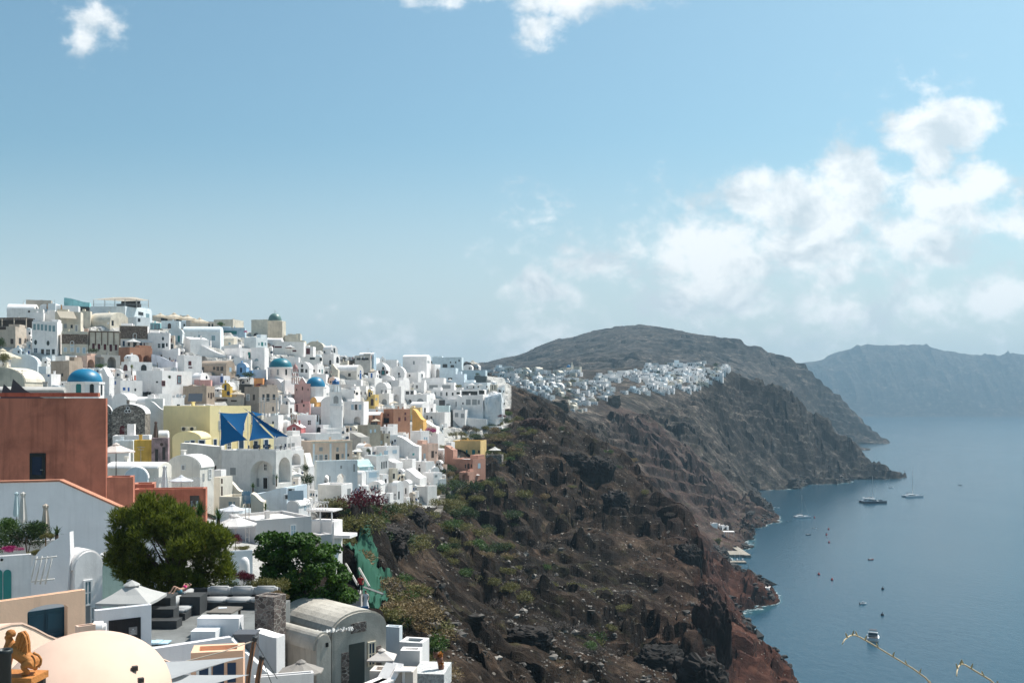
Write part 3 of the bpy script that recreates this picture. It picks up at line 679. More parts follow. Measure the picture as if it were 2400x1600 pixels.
# ------------------------------------------------------------------ small things
_par = {}
def parasol_mesh(kind, col, n=8):
    key = (kind, col, n)
    if key in _par: return _par[key]
    mb = MB(); pb = MB()
    if kind == 'open':     # unit: radius 1, rim at z=0, top .42
        vs = [(0, 0, .40)]; N = n*2
        for ring, (r, z) in enumerate(((.10, .37), (.55, .17), (1, 0), (1, -.07))):
            for k in range(N):
                a = 2*math.pi*k/N+math.pi/n; sag = 1 if k % 2 == 0 else math.cos(math.pi/n)*1.005
                rr = r*(sag if ring > 0 else 1); zz = z-(0 if k % 2 == 0 else .018*(ring > 0))
                vs.append((rr*math.cos(a), rr*math.sin(a), zz))
        fs = [(0, 1+k, 1+(k+1) % N) for k in range(N)]
        for q in range(3): fs += [(1+q*N+k, 1+(q+1)*N+k, 1+(q+1)*N+(k+1) % N, 1+q*N+(k+1) % N) for k in range(N)]
        mb.add(vs, fs)
        mb.lathe([(.0, .50), (.05, .47), (.2, .385), (.23, .36)], 8, smooth=False)
    else:                  # closed: unit height 1, folded cloth
        vs = []; N = 12; prof = ((.015, 1.0), (.075, .95), (.075, .9), (.055, .86), (.085, .55), (.12, .1), (.10, .0))
        for r, z in prof:
            for k in range(N):
                a = 2*math.pi*k/N; rr = r*(1 if k % 2 == 0 else .68)
                vs.append((rr*math.cos(a), rr*math.sin(a), z))
        fs = [(i*N+k, i*N+(k+1) % N, (i+1)*N+(k+1) % N, (i+1)*N+k) for i in range(len(prof)-1) for k in range(N)]+[tuple(range(N)), tuple((len(prof)-1)*N+k for k in range(N))]
        mb.add(vs, fs)
    _par[key] = mb.mesh('canopy', cloth(col, 'parasol canvas', .3 if kind == 'open' else .1), fix=kind != 'open')
    return _par[key]
POLEM = paint((.35, .34, .33), .4, .5, .6, 'pole metal')
POLEW = paint((.25, .15, .08), .6, .3, 0, 'wooden pole')
def parasol(px, pyt, wpx, label, pyb=None, col=(.80, .77, .71), kind='open', Y=None, group=None, n=8, pole=POLEM, y0=110, hgt=None):
    """px,pyt = tip; wpx = open width or closed height in picture px"""
    if Y is None: Y = ground(px, pyb if pyb else pyt+wpx*.55, y0) or 350
    m = Y/F; top = P(px, pyt, Y)
    if kind == 'open':
        r = wpx*m/2; h = hgt or max(2.3, (pyb-pyt)*m if pyb else 0); zr = -.50*r
        root = empty('parasol', (top.x, top.y, top.z-h), 0, label, 'parasol', group)
        c = link('canopy', parasol_mesh('open', col, n), root, (0, 0, h+zr)); c.scale = (r, r, r)
        MB().tube([(0, 0, -.6), (0, 0, h+zr+.4*r)], .04, 6).obj('pole', pole, root)
    else:
        H_ = wpx*m; root = empty('parasol', (top.x, top.y, top.z-H_*1.25), 0, label, 'parasol', group)
        c = link('canopy', parasol_mesh('closed', col), root, (0, 0, H_*.25)); c.scale = (H_*1.25, H_*1.25, H_)
        MB().tube([(0, 0, -1.6), (0, 0, H_*1.22)], .035, 6).obj('pole', pole, root)
    return root

# people -----------------------------------------------------------
_pm = {}
def person_mesh(pose='stand'):
    if pose in _pm: return _pm[pose]
    J = dict(pel=(0, 0, .95), ab=(0, -.01, 1.12), ch=(0, 0, 1.34), nk=(0, 0, 1.50), hd=(0, -.02, 1.60), ht=(0, -.01, 1.72),
      ls=(-.18, 0, 1.42), le=(-.25, .03, 1.15), lw=(-.24, -.10, .92), lh=(-.23, -.13, .83), rs=(.18, 0, 1.42), re=(.26, .03, 1.16), rw=(.22, -.14, .97), rh=(.20, -.20, .91),
      lk=(-.10, -.02, .50), la=(-.11, .03, .09), lt=(-.12, -.13, .04), rk=(.11, -.05, .50), ra=(.13, .0, .09), rt=(.14, -.16, .04), lp=(-.09, 0, .88), rp=(.09, 0, .88))
    if pose == 'walk':
        J.update(lk=(-.1, -.18, .52), la=(-.1, -.22, .10), lt=(-.1, -.38, .07), rk=(.1, .02, .49), ra=(.1, .28, .15), rt=(.1, .16, .05), le=(-.26, .14, 1.17), lw=(-.25, .12, .95), lh=(-.24, .10, .86), re=(.26, -.10, 1.16), rw=(.22, -.28, 1.02), rh=(.2, -.34, .96))
    E = 'pel ab,ab ch,ch nk,nk hd,hd ht,ch ls,ls le,le lw,lw lh,ch rs,rs re,re rw,rw rh,pel lp,lp lk,lk la,la lt,pel rp,rp rk,rk ra,ra rt'
    RAD = dict(pel=.15, ab=.135, ch=.16, nk=.058, hd=.092, ht=.078, ls=.07, le=.047, lw=.035, lh=.03, rs=.07, re=.047, rw=.035, rh=.03, lk=.062, la=.043, lt=.035, rk=.062, ra=.043, rt=.035, lp=.095, rp=.095)
    ks = list(J); me = bpy.data.meshes.new('p'); me.from_pydata([J[k] for k in ks], [tuple(ks.index(q) for q in e.split()) for e in E.split(',')], [])
    ob = bpy.data.objects.new('p', me); COL.objects.link(ob)
    md = ob.modifiers.new('s', 'SKIN'); sv = me.skin_vertices[0].data
    for i, k in enumerate(ks): sv[i].radius = (RAD[k], RAD[k]*.85 if k in ('ch', 'ab', 'pel') else RAD[k]); sv[i].use_root = (k == 'pel')
    sb = ob.modifiers.new('u', 'SUBSURF'); sb.levels = 1; sb.render_levels = 1
    dg = bpy.context.evaluated_depsgraph_get(); dg.update()
    r = bpy.data.meshes.new_from_object(ob.evaluated_get(dg)); bpy.data.objects.remove(ob)
    _pm[pose] = r
    return r
SKIN = paint((.45, .26, .18), .6, .3, name='skin')
def person(px, pyf, label, top=(.6, .6, .6), legs=(.05, .06, .1), Y=None, rz=0, pose='stand', hair=(.03, .02, .015), y0=110, skirt=False, s=1.0, z=None):
    """feet at picture point (px, pyf)"""
    if Y is None: Y = ground(px, pyf, y0) or 330
    loc = P(px, pyf, Y)
    if z is not None: loc.z = z
    me = person_mesh(pose).copy(); me.name = 'person'
    for mt in (SKIN, paint(top, .8, .2, name='shirt cloth'), paint(legs, .8, .2, name='trouser cloth'), paint((.04, .035, .03), .6, .3, name='shoes')): me.materials.append(mt)
    for p in me.polygons:
        c = p.center; arm = abs(c.x) > .235 and c.z < 1.3 or c.z < .93 and abs(c.x) > .19 and c.z > .75
        k = 0
        if c.z > 1.47: k = 0
        elif arm: k = 0
        elif c.z > .93: k = 1
        elif c.z > (.14 if not skirt else .45): k = 2
        elif c.z <= .1: k = 3
        p.material_index = k
    o = link('person', me, None, loc, rz); o.scale = (s, s, s); tag(o, label, 'person')
    hb = MB(); hb.lathe([(.02, .085), (.075, .07), (.105, .02), (.10, -.03), (.09, -.07)], 10, (0, .018, 1.665)); hb.obj('hair', paint(hair, .6, .3, name='hair'), o)
    if skirt: MB().lathe([(.15, 1.0), (.17, .9), (.26, .5), (.30, .32), (.26, .32)], 12, smooth=False).obj('skirt', paint(legs, .8, .2, name='skirt cloth'), o)
    return o

# leaves -----------------------------------------------------------
def leaf_cloud(n, size, blobs, rng, flat=.5, up=.3, shape='quad', aspect=.5):
    """leaf-sized faces spread through several ellipsoid blobs: (x,y,z,rx,ry,rz)"""
    vs = []; fs = []
    vol = np.array([b[3]*b[4]*b[5] for b in blobs])**.67; vol = vol/vol.sum()
    for bi in rng.choice(len(blobs), n, p=vol):
        b = blobs[bi]
        d = rng.normal(size=3); d /= np.linalg.norm(d); r = rng.random()**flat
        c = np.array(b[:3])+d*np.array(b[3:])*r
        a = rng.normal(size=3); a[2] += up; a += d*.8; a /= np.linalg.norm(a)
        u = np.cross(a, rng.normal(size=3)); u /= np.linalg.norm(u); w = np.cross(a, u)
        s = size*(.6+.8*rng.random())
        k = len(vs)
        if shape == 'quad':
            vs += [c-u*s*.5, c+w*s*aspect*.5, c+u*s*.5, c-w*s*aspect*.5]; fs.append((k, k+1, k+2, k+3))
        else:
            vs += [c-w*s*aspect*.5, c+w*s*aspect*.5, c+a*s]; fs.append((k, k+1, k+2))
    return vs, fs
def mesh_raw(name, vs, fs, mat):
    me = bpy.data.meshes.new(name); me.from_pydata([tuple(v) for v in vs], [], fs); me.materials.append(mat); return me
RNG = np.random.default_rng(5)
LEAF = dict(ol=leafmat((.078, .075, .022), (.205, .19, .06)), gr=leafmat((.028, .062, .012), (.085, .15, .03)), dg=leafmat((.018, .036, .012), (.055, .092, .026)), dry=leafmat((.12, .088, .045), (.28, .20, .095)),
 gb=leafmat((.058, .046, .040), (.14, .115, .098)), mag=leafmat((.22, .01, .08), (.42, .025, .17)), yg=leafmat((.10, .13, .02), (.22, .24, .05)), pin=leafmat((.046, .070, .008), (.20, .23, .032), trans=.4), fig=leafmat((.020, .058, .008), (.08, .165, .024), trans=.35), mr=leafmat((.05, .008, .015), (.16, .012, .03)), og=leafmat((.25, .08, .01), (.5, .2, .03)))
STEM = paint((.10, .07, .05), .9, .1, name='bark')
_bush = {}
def bush_meshes(kind):
    if kind in _bush: return _bush[kind]
    out = []
    for v in range(4):
        bl = [(RNG.normal()*.38, RNG.normal()*.38, .28+RNG.random()*.35, .42+.2*RNG.random(), .42+.2*RNG.random(), .30+.2*RNG.random()) for _ in range(5)]
        vs, fs = leaf_cloud(950, .135, bl, RNG, .45, .4, 'tri', .45)
        f = mesh_raw('foliage', vs, fs, LEAF[kind])
        sb = MB()
        for k in range(4): sb.tube([(0, 0, -.3), (RNG.normal()*.1, RNG.normal()*.1, .15), (RNG.normal()*.3, RNG.normal()*.3, .5)], .03, 4, .012)
        out.append((f, sb.mesh('stem', STEM)))
    _bush[kind] = out
    return out
def bush(px, py, wpx, kind, label, group=None, Y=None, y0=60, hs=.8, loc=None, name='bush', cat='bush'):
    if loc is None:
        if Y is None: Y = ground(px, py, y0)
        if Y is None: return None
        loc = P(px, py, Y)
    else: Y = loc[1]
    s = wpx*Y/F/1.7
    f, st = random.choice(bush_meshes(kind))
    if Y < 80 and name == 'shrub':
        bl = [(RNG.normal()*.42, RNG.normal()*.42, .25+RNG.random()*.5, .4, .4, .34) for _ in range(9)]
        f = mesh_raw('foliage', *leaf_cloud(4200, .10, bl, RNG, .4, .4, 'tri', .4), LEAF[kind])
    root = empty(name, loc, random.random()*6, label, cat, group); root.scale = (s, s, s*hs)
    link('foliage', f, root)
    if wpx > 22: link('stem', st, root)
    return root
# ================================================================== upper left of the village
B(-40, 36, 62, 765, 815, 22, 'flat', 'be', 'beige house with a dark timber pergola at the left edge of the skyline', 'R 47 799 6 14 D d;L 28 800 7 12 D u;L 5 769 18 7 W u', d=8)
pg = empty('pergola', P(36, 765, 330), -R(5), 'dark timber pergola with beige posts on the beige house roof', 'pergola')
mb = MB(); [mb.box(-9+.55*k, -8.8+.55*k, -.5, 5, 2.75, 2.95) for k in range(24)]; mb.obj('slatted_roof', paint((.06, .045, .035), .8, .2), pg)
for k in range(4): MB().box(-9+4.2*k, -8.75+4.2*k, -.1, .2, -.5, 2.75).obj('post', wall_mat('be'), pg)
MB().box(-8.7, 4, 3.5, 3.7, -.5, 2.6).obj('back_wall', paint((.08, .06, .05), .9), pg)
B(75, 134, 146, 754, 833, 12, 'flat', 'w', 'white two-storey house with two oval windows under a glazed veranda', 'L 81 766 6 14 W g;L 90 766 6 14 W g;L 98.5 767 6 14 W g;L 107.5 768 6 14 W g;L 117 769 6 14 W g;L 126 770 6 14 W g;L 83.5 802 7 12 W d v w;L 112.7 804 7 12 W d v w;L 83.5 821 7 10 W n s w;L 99.7 825 7 14 D u s w;L 112.7 825 9 13 W d s w;L 125 824 7 12 D d s w')
B(60, 102, 106, 733, 758, 10, 'flat', 'w', 'white roof block above the glazed veranda of the oval-window house', '', dy=8)
B(101, 129, 133, 733, 757, 8, 'flat', 'w2', 'plain grey-white roof block between the veranda and the awning house', '', dy=10)
B(16, 80, 92, 712, 738, 14, 'vx', 'w2', 'long grey-white barrel vault on the left part of the skyline', 'R 86 722 3 5 W d', dy=25)
B(24, 101, 104, 724, 746, 5, 'flat', 'w2', 'long low white wall block below the skyline vault', 'L 68 730 5 5 W u', dy=14, d=4)
B(61, 120, 124, 704, 730, 6, 'flat', 'be', 'flat beige roof house on the skyline with dark water boxes', '', dy=40, d=8)
B(150, 210, 214, 709, 735, 6, 'slope', 'tq', 'long turquoise roof parapet sloping on the skyline beside the canopy terrace', '', dy=45, rise=-10, d=5)
B(157, 209, 211, 719, 735, 4, 'flat', 'dk', 'dark brown timber wall under the turquoise parapet', '', dy=40, d=3)
B(113, 130, 140, 711, 734, 15, 'flat', 'wb', 'narrow blue-white house with a rounded roof beside the orange parasol', '', dy=22)
B(130, 184, 188, 717, 738, 6, 'flat', 'w', 'bright white terrace wall behind the closed orange parasol', '', dy=26, d=5)
B(93, 115, 117, 713, 726, 5, 'vy', 'w', 'small white vaulted stair house on the skyline above the long wall', 'L 109 727 5 5 W l', dy=24)
B(129, 189, 195, 731, 778, 10, 'flat', 'cr', 'cream house with a sloping canvas awning over its terrace', 'L 153 764 7 10 D y;L 168 765 5 8 W d;L 179 769 5 14 D y s w', d=8)
aw = MB(); aw.add([(-7.5, 0, 6.6), (-2.2, 0, 6.5), (-1, -3.2, 3.9), (-6, -3.2, 4.1), (-7.5, 0, 6.5), (-2.2, 0, 6.4), (-1, -3.2, 3.8), (-6, -3.2, 4.0)], [(0, 1, 2, 3), (7, 6, 5, 4), (0, 4, 5, 1), (1, 5, 6, 2), (2, 6, 7, 3), (3, 7, 4, 0)])
tag(aw.obj('awning', cloth((.74, .66, .54), 'awning canvas'), None, P(189, 776, ground(189, 778)-.2), R(20)), 'cream canvas awning slanting off the cream house wall', 'awning')
B(189, 212, 216, 729, 768, 10, 'flat', 'cr', 'tall plain cream house between the awning house and the grey vault', '', dy=5)
man1 = B(144, 206, 208, 777, 832, 4, 'flat', 'cr', 'stone-fronted mansion with a white-framed arched window and cream ground floor', 'L 169 805 7 11 W l a w;L 153 819 6 9 W l s w;L 169 819 7 9 W l s w;L 183 820 6 12 D l s w;L 197 821 6 13 D l s w', d=9)
B(208, 280, 282, 776, 834, 4, 'flat', 'cr', 'cream mansion with brown pilasters and five dark red shuttered doors', 'L 219 811 6 13 W r;L 232 812 6 13 D r;L 246 813 6 14 W r;L 259.5 815 6 16 D r;L 272 814 6 13 W r', d=9)
man2 = B(280, 346, 349, 764, 816, 4, 'flat', 'w', 'brown stone mansion with an arched window above white umbrellas', 'L 316 787 7 11 W d a w;L 290 805 5 12 D n;L 302 806 5 10 W d;L 316 807 8 12 D d;L 330 807 6 11 W n;L 338 808 3 9 W r', d=9)
B(278, 304, 357, 813, 850, 52, 'flat', 'tc', 'red-brown terrace building with arched niches below two white parasols', '', arches=(('R', 326, 830, 850, 13, 1.2), ('R', 344, 833, 851, 17, 2.0)))
B(291, 306, 326, 831, 852, 50, 'vx', 'w', 'small cream-white vaulted chapel in front of the red-brown arches', 'L 299 837 2.5 4 W d v', dy=-4)
B(284, 300, 357, 847, 868, 62, 'flat', 'w', 'low white forecourt wall with a dark arched gate below the red-brown terrace', 'R 337 861 13 14 D d a;L 294 862 10 17 D r a', dy=-8, par=.2)
B(347, 397, 400, 780, 826, 5, 'flat', 'w', 'white house with a single oval window beside the brown stone mansion', 'L 382 793.5 5 9 W d v w;L 373 810 6 10 W d s w;L 382.5 810 7 11 D d s w;L 391 808 4 8 W d', d=8)
B(398, 408, 411, 786, 820, 6, 'flat', 'be', 'narrow beige house squeezed beside the oval-window house', 'L 401 797 4 8 W r;L 403 813 7 14 D d s w')
B(119, 162, 194, 845, 892, 42, 'flat', 'ta', 'plain taupe cube house behind the left blue dome', 'L 146 878 4 7 W d', rc='be')
B(112, 143, 178, 838, 852, 44, 'flat', 'be', 'low beige roof terrace behind the taupe cube house', '', dy=12)
B(180, 204, 228, 833, 866, 40, 'flat', 'pp', 'mauve terrace house with a dark arch beside the cream mansion forecourt', '', arches=(('R', 213, 842, 866, 16, 2.),), dy=4)
B(222, 236, 282, 831, 862, 60, 'flat', 'gy', 'grey retaining terrace with two wide arches below the pilastered mansion', '', arches=(('R', 238, 836, 862, 14, 2.5), ('R', 262, 836, 862, 20, 2.5)), rc='be')
B(25, 88, 96, 831, 866, 12, 'vy', 'wb', 'wide blue-white arched vault house beside the cream striped parasol', '', d=9)
B(2, 72, 80, 862, 880, 10, 'flat', 'cr', 'low cream wall with a beam behind the big cream vault', '', dy=10)
B(90, 108, 120, 858, 888, 30, 'flat', 'wb', 'small white house with a slim window beside the pale blue posts', 'R 114 884 4 5 W d', dy=4)
B(94, 120, 142, 876, 900, 35, 'flat', 'w', 'white box house between the big cream vault and the left blue dome', 'R 114 880 4 5 W n', dy=-3)
B(-60, 58, 104, 861, 914, 30, 'vy', 'cr', 'huge cream barrel vault at the left edge behind the rust-red building', '', Y=140, rise=34, rc='cr')
B(-60, 33, 36, 893, 918, 4, 'flat', 'cr', 'plain cream block in front of the huge cream vault', '', Y=134, d=3)
B(-60, 150, 156, 908, 940, 5, 'vx', 'gy', 'long grey vaulted roof just behind the rust-red building', '', Y=112, d=5, rise=8)
# dome church left
def dome(px0, px1, pyt, pyb, Y, col, parent, n=40, spec=.35, k=None):
    m = Y/F; r = (px1-px0)/2*m; h = (pyb-pyt)*m
    prof = [(r*math.cos(a)**.9, h*math.sin(a)) for a in [math.pi/2*i/16 for i in range(17)]]
    prof[-1] = (.02, h)
    d = MB().lathe(prof, n).obj('dome', paint(col, .42, .4, 0, 'dome paint', .16), parent)
    return d, r, h
def church(px0, px1, pt, pb_dome, pb, Y, dcol, label, sides=32, wins=(), drumcol='w', cross=True, wd=None):
    m = Y/F; cx = (px0+px1)/2; base = P(cx, pb, Y); r = (wd or (px1-px0)*1.08)/2*m; h = (pb-pb_dome)*m
    root = empty('church', base, math.atan((cx-CX)/F)*-1, label, 'church')
    MB().lathe([(r, -5), (r, h-.35), (r*1.04, h-.3), (r*1.04, h), (r*.9, h+.02)], sides, smooth=sides > 12).obj('drum', wall_mat(drumcol), root)
    d, rr, dh = dome(px0, px1, pt, pb_dome, Y, dcol, root); d.location = (0, 0, h)
    for ang, zc, w, hh, ck, shp in wins:
        mb = MB(); poly = [(-w/2, -hh/2), (w/2, -hh/2)]+(arc(-w/2, w/2, hh/2-w/2, w/2, 8) if shp == 'a' else [(w/2, hh/2), (-w/2, hh/2)])
        mb.prism(poly, -.06, .3); o = mb.obj('window', pane_mat(ck), root)
        rr2 = r*math.cos(math.pi/sides) if sides < 12 else r
        o.location = (math.sin(R(ang))*rr2, -math.cos(R(ang))*rr2, zc*h); o.rotation_euler = (0, 0, R(ang))
    if cross:
        c = MB(); c.box(-.06, .06, -.06, .06, 0, 1.3); c.box(-.4, .4, -.05, .05, .75, .87); c.lathe([(.22, 0), (.2, .2), (.05, .3)], 10); c.obj('cross', paint((.6, .6, .58), .5), root).location = (0, 0, h+dh-.05)
    LANDS.append((cx, pb_dome, label, base, r)); root['_Y'] = Y
    return root
BLUE = (.008, .175, .32); TEAL = (.010, .16, .215)
YD = 150
church(161, 237, 864, 895, 940, YD, BLUE, 'white church with a broad bright blue dome behind the rust-red building', 8, [(-20, .62, .75, 1.75, 't', 'a'), (22, .62, .6, 1.6, 'd', 'a'), (66, .6, .55, 1.6, 'd', 'a')], wd=84, cross=False)
# ================================================================== white lanes below the mansions
B(319, 380, 450, 868, 925, 45, 'flat', 'w', 'long tall white house wall with a red-framed window and hanging shrub', 'R 420 889 7 17 W g s r;R 383 898 6 10 W d s r;L 368 895 5 4 W d', par=.6)
B(267, 282, 334, 891, 922, 58, 'flat', 'w', 'small white house with bright blue shutters below the couple in orange', 'R 291 911 6 7 W b;R 301.5 912 4 9 D b;L 270 897 4 8 W b;R 317 913 4 6 W d')
B(240, 256, 268, 882, 938, 40, 'slope', 'w', 'stepped white stair wall right of the left blue dome', '', rise=-22, d=3)
B(262, 300, 324, 922, 950, 30, 'vy', 'w', 'low white vault with flowing roof below the blue-shuttered house', '', dy=-5)
B(318, 352, 374, 930, 956, 35, 'vx', 'w', 'rounded white roof hump left of the pale yellow house', '', dy=-4)
B(240, 262, 290, 926, 950, 40, 'flat', 'w', 'white box roof between the rust-red corner and the stone chapels', '')
B(361, 386, 391, 902, 922, 16, 'vy', 'w', 'tiny white vaulted shed with one small window under the long white wall', 'L 384 908 2.5 3.5 W d')
B(330, 372, 402, 922, 962, 50, 'slope', 'w', 'smooth curving white wall left of the satellite dish roof', '', rise=10)
B(372, 404, 432, 932, 955, 45, 'flat', 'w', 'white terrace wall carrying three satellite dishes', 'R 418 949 7 4 W d')
B(416, 432, 473, 832, 876, 55, 'flat', 'w', 'white house with a maroon window and a small bell wall on its roof', 'R 445 851 7 10 W r;R 446 861 9 3 W r')
B(355, 412, 417, 830, 860, 6, 'slopr', 'lv', 'pale lilac stair parapet falling from the mansions to the tourists', '', rise=18, d=2)
B(380, 418, 422, 815, 840, 6, 'slope', 'w', 'white crenellated lane wall above the lilac stair parapet', '', rise=8, d=3)
B(432, 446, 490, 788, 836, 60, 'slopr', 'w', 'white wall curving steeply down under the long vaulted house', '', rise=6, d=6, dy=6)
B(442, 538, 545, 803, 842, 10, 'slopr', 'w', 'long white stair flank sweeping down beside the long vaulted house', '', rise=30, d=4)
B(429, 516, 524, 765, 810, 12, 'vx', 'wb', 'long blue-white barrel vault house with two square teal windows', 'L 468.5 790 7 10 W g s l;L 500 792 7 10 W g s l;L 456 791 4 6 W g', rise=14, d=7)
B(395, 427, 432, 768, 806, 8, 'vy', 'wb', 'narrow blue-white house with a teal door left of the long vault house', 'L 419 794 5 15 D t', dy=6)
B(378, 420, 424, 752, 775, 6, 'flat', 'wb', 'low white house with a brown arched door under the canvas restaurant', 'L 397 764 8 13 D u a', dy=12)
B(422, 474, 478, 753, 776, 6, 'flat', 'wb', 'plain white house with one dark window under the canvas restaurant', 'L 432 762 4 6 W d', dy=14)
B(340, 376, 378, 757, 776, 4, 'flat', 'tq', 'glass walled terrace below the tall canopy bar', 'L 346 765 7 13 W g;L 355 765 7 13 W g;L 364 766 7 13 W g;L 372 766 6 12 W g', dy=16)
B(211, 293, 356, 717, 768, 30, 'flat', 'wb', 'tall white corner building topped by a canopied roof bar on the skyline', 'R 330 735 12 8 W d;R 346 742 8 14 W g', dy=14, d=10, par=.3)
B(206, 258, 304, 730, 772, 40, 'vx', 'cr', 'cream-grey vaulted house with a round arched end below the canopy bar', 'R 264 757 5 12 D d', d=8, dy=3)
B(300, 320, 352, 742, 766, 50, 'flat', 'wb', 'small white balcony house at the foot of the canopy bar', 'R 326 750 6 8 W d')
B(226, 240, 250, 766, 782, 40, 'vy', 'w', 'tiny white vault with a red shutter on the pilastered mansion roof', 'L 233 773 6 6 W r', dy=8)
B(436, 446, 504, 750, 772, 55, 'flat', 'be', 'beige restaurant wall with slatted railing under canvas shades', 'R 490 762 4 7 W d;R 498 762 4 7 W d', dy=10)
B(357, 440, 444, 740, 760, 5, 'flat', 'be', 'dim beige restaurant bar behind the row of white shades', 'L 385 749 16 8 W d;L 420 749 14 7 W d', dy=30)
B(501, 546, 571, 748, 774, 30, 'flat', 'cr', 'plain beige house on the skyline beside the round dark shrub', '', dy=24)
B(508, 574, 577, 768, 792, 4, 'flat', 'lb', 'blue-grey tarpaulin fronted restaurant below the skyline shrub', 'L 535 779 40 8 W t', dy=8)
B(520, 548, 556, 790, 812, 20, 'vx', 'cr', 'small cream vault shop below the tarpaulin restaurant', 'L 538 805 5 5 W g', dy=2)
B(589, 637, 670, 748, 796, 30, 'flat', 'cr', 'large plain greige house on the skyline under the green dome', 'R 641 764 5 8 W d;R 656 764 3 6 W d;L 600 784 12 8 W d a', dy=12)
g_ = church(629, 660, 734, 752, 760, 372, (.13, .22, .20), 'weathered green dome of the skyline chapel above the greige house', 24, [], 'cr')
B(667, 714, 718, 786, 812, 4, 'slopr', 'cr', 'sloping beige parapet right of the greige skyline house', '', rise=12, d=4, dy=10)
B(674, 704, 708, 783, 800, 5, 'flat', 'cr', 'small cream roof house behind the sloping beige parapet', '', dy=24)
B(572, 600, 627, 790, 820, 40, 'flat', 'wb', 'white house with three small teal windows under the greige house', 'R 607 806 3 6 W g;R 614.5 806 5 9 D t;R 622 806 3.5 7 W g')
B(626, 660, 664, 791, 812, 6, 'vx', 'w', 'bright white barrel roof at the foot of the greige house', '', rise=7, d=6)
B(641, 712, 716, 801, 840, 4, 'flat', 'w2', 'broad white wall with a maroon door and two white parasols in front', 'L 640 812 5 7 D r;L 652 813 17 4 W lv' .replace(' lv', ' r')+';L 676 814 15 3 W r;L 690 822 9 4 W r', d=6)
B(526, 562, 590, 815, 846, 45, 'flat', 'w', 'white house with a tall green door below the cafe terrace', 'R 584 832 6 14 D t', y0=200)
B(520, 560, 566, 806, 820, 8, 'slope', 'w', 'low white wavy cafe parapet below the cream vault shop', '', rise=5, d=3)
B(588, 620, 630, 814, 868, 20, 'flat', 'w', 'tall blank white wall with a rounded niche left of the big teal dome', 'L 601 843 9 6 W g a;L 603 863 13 10 W g a', d=8)
B(628, 700, 704, 836, 872, 5, 'flat', 'w', 'white terrace house behind the big teal dome', 'L 660 838 5 5 W d;L 633 842 3 8 W d', d=5, dy=10)
B(548, 588, 592, 836, 866, 6, 'slopr', 'w', 'white stair block with a slanting bright edge left of the blank wall', '', rise=7, d=4)
B(468, 530, 551, 845, 886, 34, 'vx', 'ta', 'tan vaulted house with a dark green door and rounded end wall', 'L 474 866 8 19 D k;L 502 862 5 9 W k;L 510.5 863 6 11 W k;L 520 863 7 12 W k;R 540 866 5 10 W l', rise=14)
B(554, 577, 584, 850, 886, 20, 'vy', 'bl', 'sky blue arched house beside the tan vaulted house', 'L 565 867 5 11 W n;L 558 880 5 4 W d')
B(576, 592, 594, 868, 884, 4, 'flat', 'bl', 'low sky blue annex wall behind dark shrubs', '', d=4)
B(592, 624, 628, 866, 890, 5, 'flat', 'w', 'small white cafe terrace left of the big domed church', '', d=5)
B(455, 494, 498, 890, 908, 4, 'flat', 'pk', 'salmon pink wall box under two small vaults', '', d=4)
B(450, 470, 492, 874, 896, 35, 'vx', 'w', 'twin small white vaults with pink gables above the salmon box', 'R 484 884 4 7 W d a')
B(490, 524, 540, 880, 902, 25, 'flat', 'lv', 'lilac-white house with a bright blue door', 'L 519.5 889 6 14 D b')
B(526, 544, 552, 896, 918, 30, 'vx', 'w', 'white vault roof behind the mustard arch', '')
B(520, 540, 545, 897, 930, 14, 'vy', 'mu', 'narrow mustard yellow arched facade with blue doors', 'L 528.5 908 5 13 W n;L 535 921 7 10 D n a', d=2)
B(429, 484, 503, 904, 945, 32, 'flat', 'ta', 'tan flat-roofed house with carved openings beside the dish terrace', 'R 489 926 3 11 W u;R 495 927 4 14 D u;R 500 925 2.5 10 W u', rc='be')
B(418, 452, 458, 901, 926, 10, 'slope', 'ta', 'curved tan parapet with a white dish behind the tan house', '', rise=12, d=3)
B(503, 572, 577, 930, 952, 6, 'flat', 'be', 'tan sun terrace wall above the pale yellow house', 'L 520 937 26 5 W u;L 548 939 14 4 W u', d=6)
B(573, 607, 651, 906, 966, 42, 'flat', 'tp', 'taupe two-storey house with dark doors above a steel balcony frame', 'R 617.5 930 5 13 W d;R 628 931 7 17 D k;R 642 930 6 13 W d;L 581 931 6 13 W y s w;L 595 931 5 13 W d;R 640 958 4 10 W d', rc='ta')
B(594, 616, 620, 886, 905, 8, 'flat', 'og', 'small bright orange wall beside the big domed church', '', d=3)
B(560, 590, 594, 900, 925, 8, 'flat', 'gy', 'dark grey stone wall between the orange wall and the tan terrace', '', mat=plaster((.07, .065, .06)), d=3)
church(631, 684, 839, 861, 892, ground(660, 918, 110)+7, TEAL, 'white church with a large teal dome on a round windowed drum', 32, [(-12, .62, .6, 1.9, 'y', 's'), (26, .62, .6, 1.9, 'd', 's'), (-48, .62, .4, 1.7, 'y', 's'), (62, .62, .4, 1.7, 'y', 's')], wd=58)
B(618, 660, 696, 886, 918, 40, 'vy', 'w', 'white arched nave of the teal-domed church', 'L 640 902 5 5 W d a', rise=20)
B(652, 668, 692, 890, 922, 40, 'slope', 'w', 'white buttress wall between the arched nave and the pink bell tower', '', rise=8)
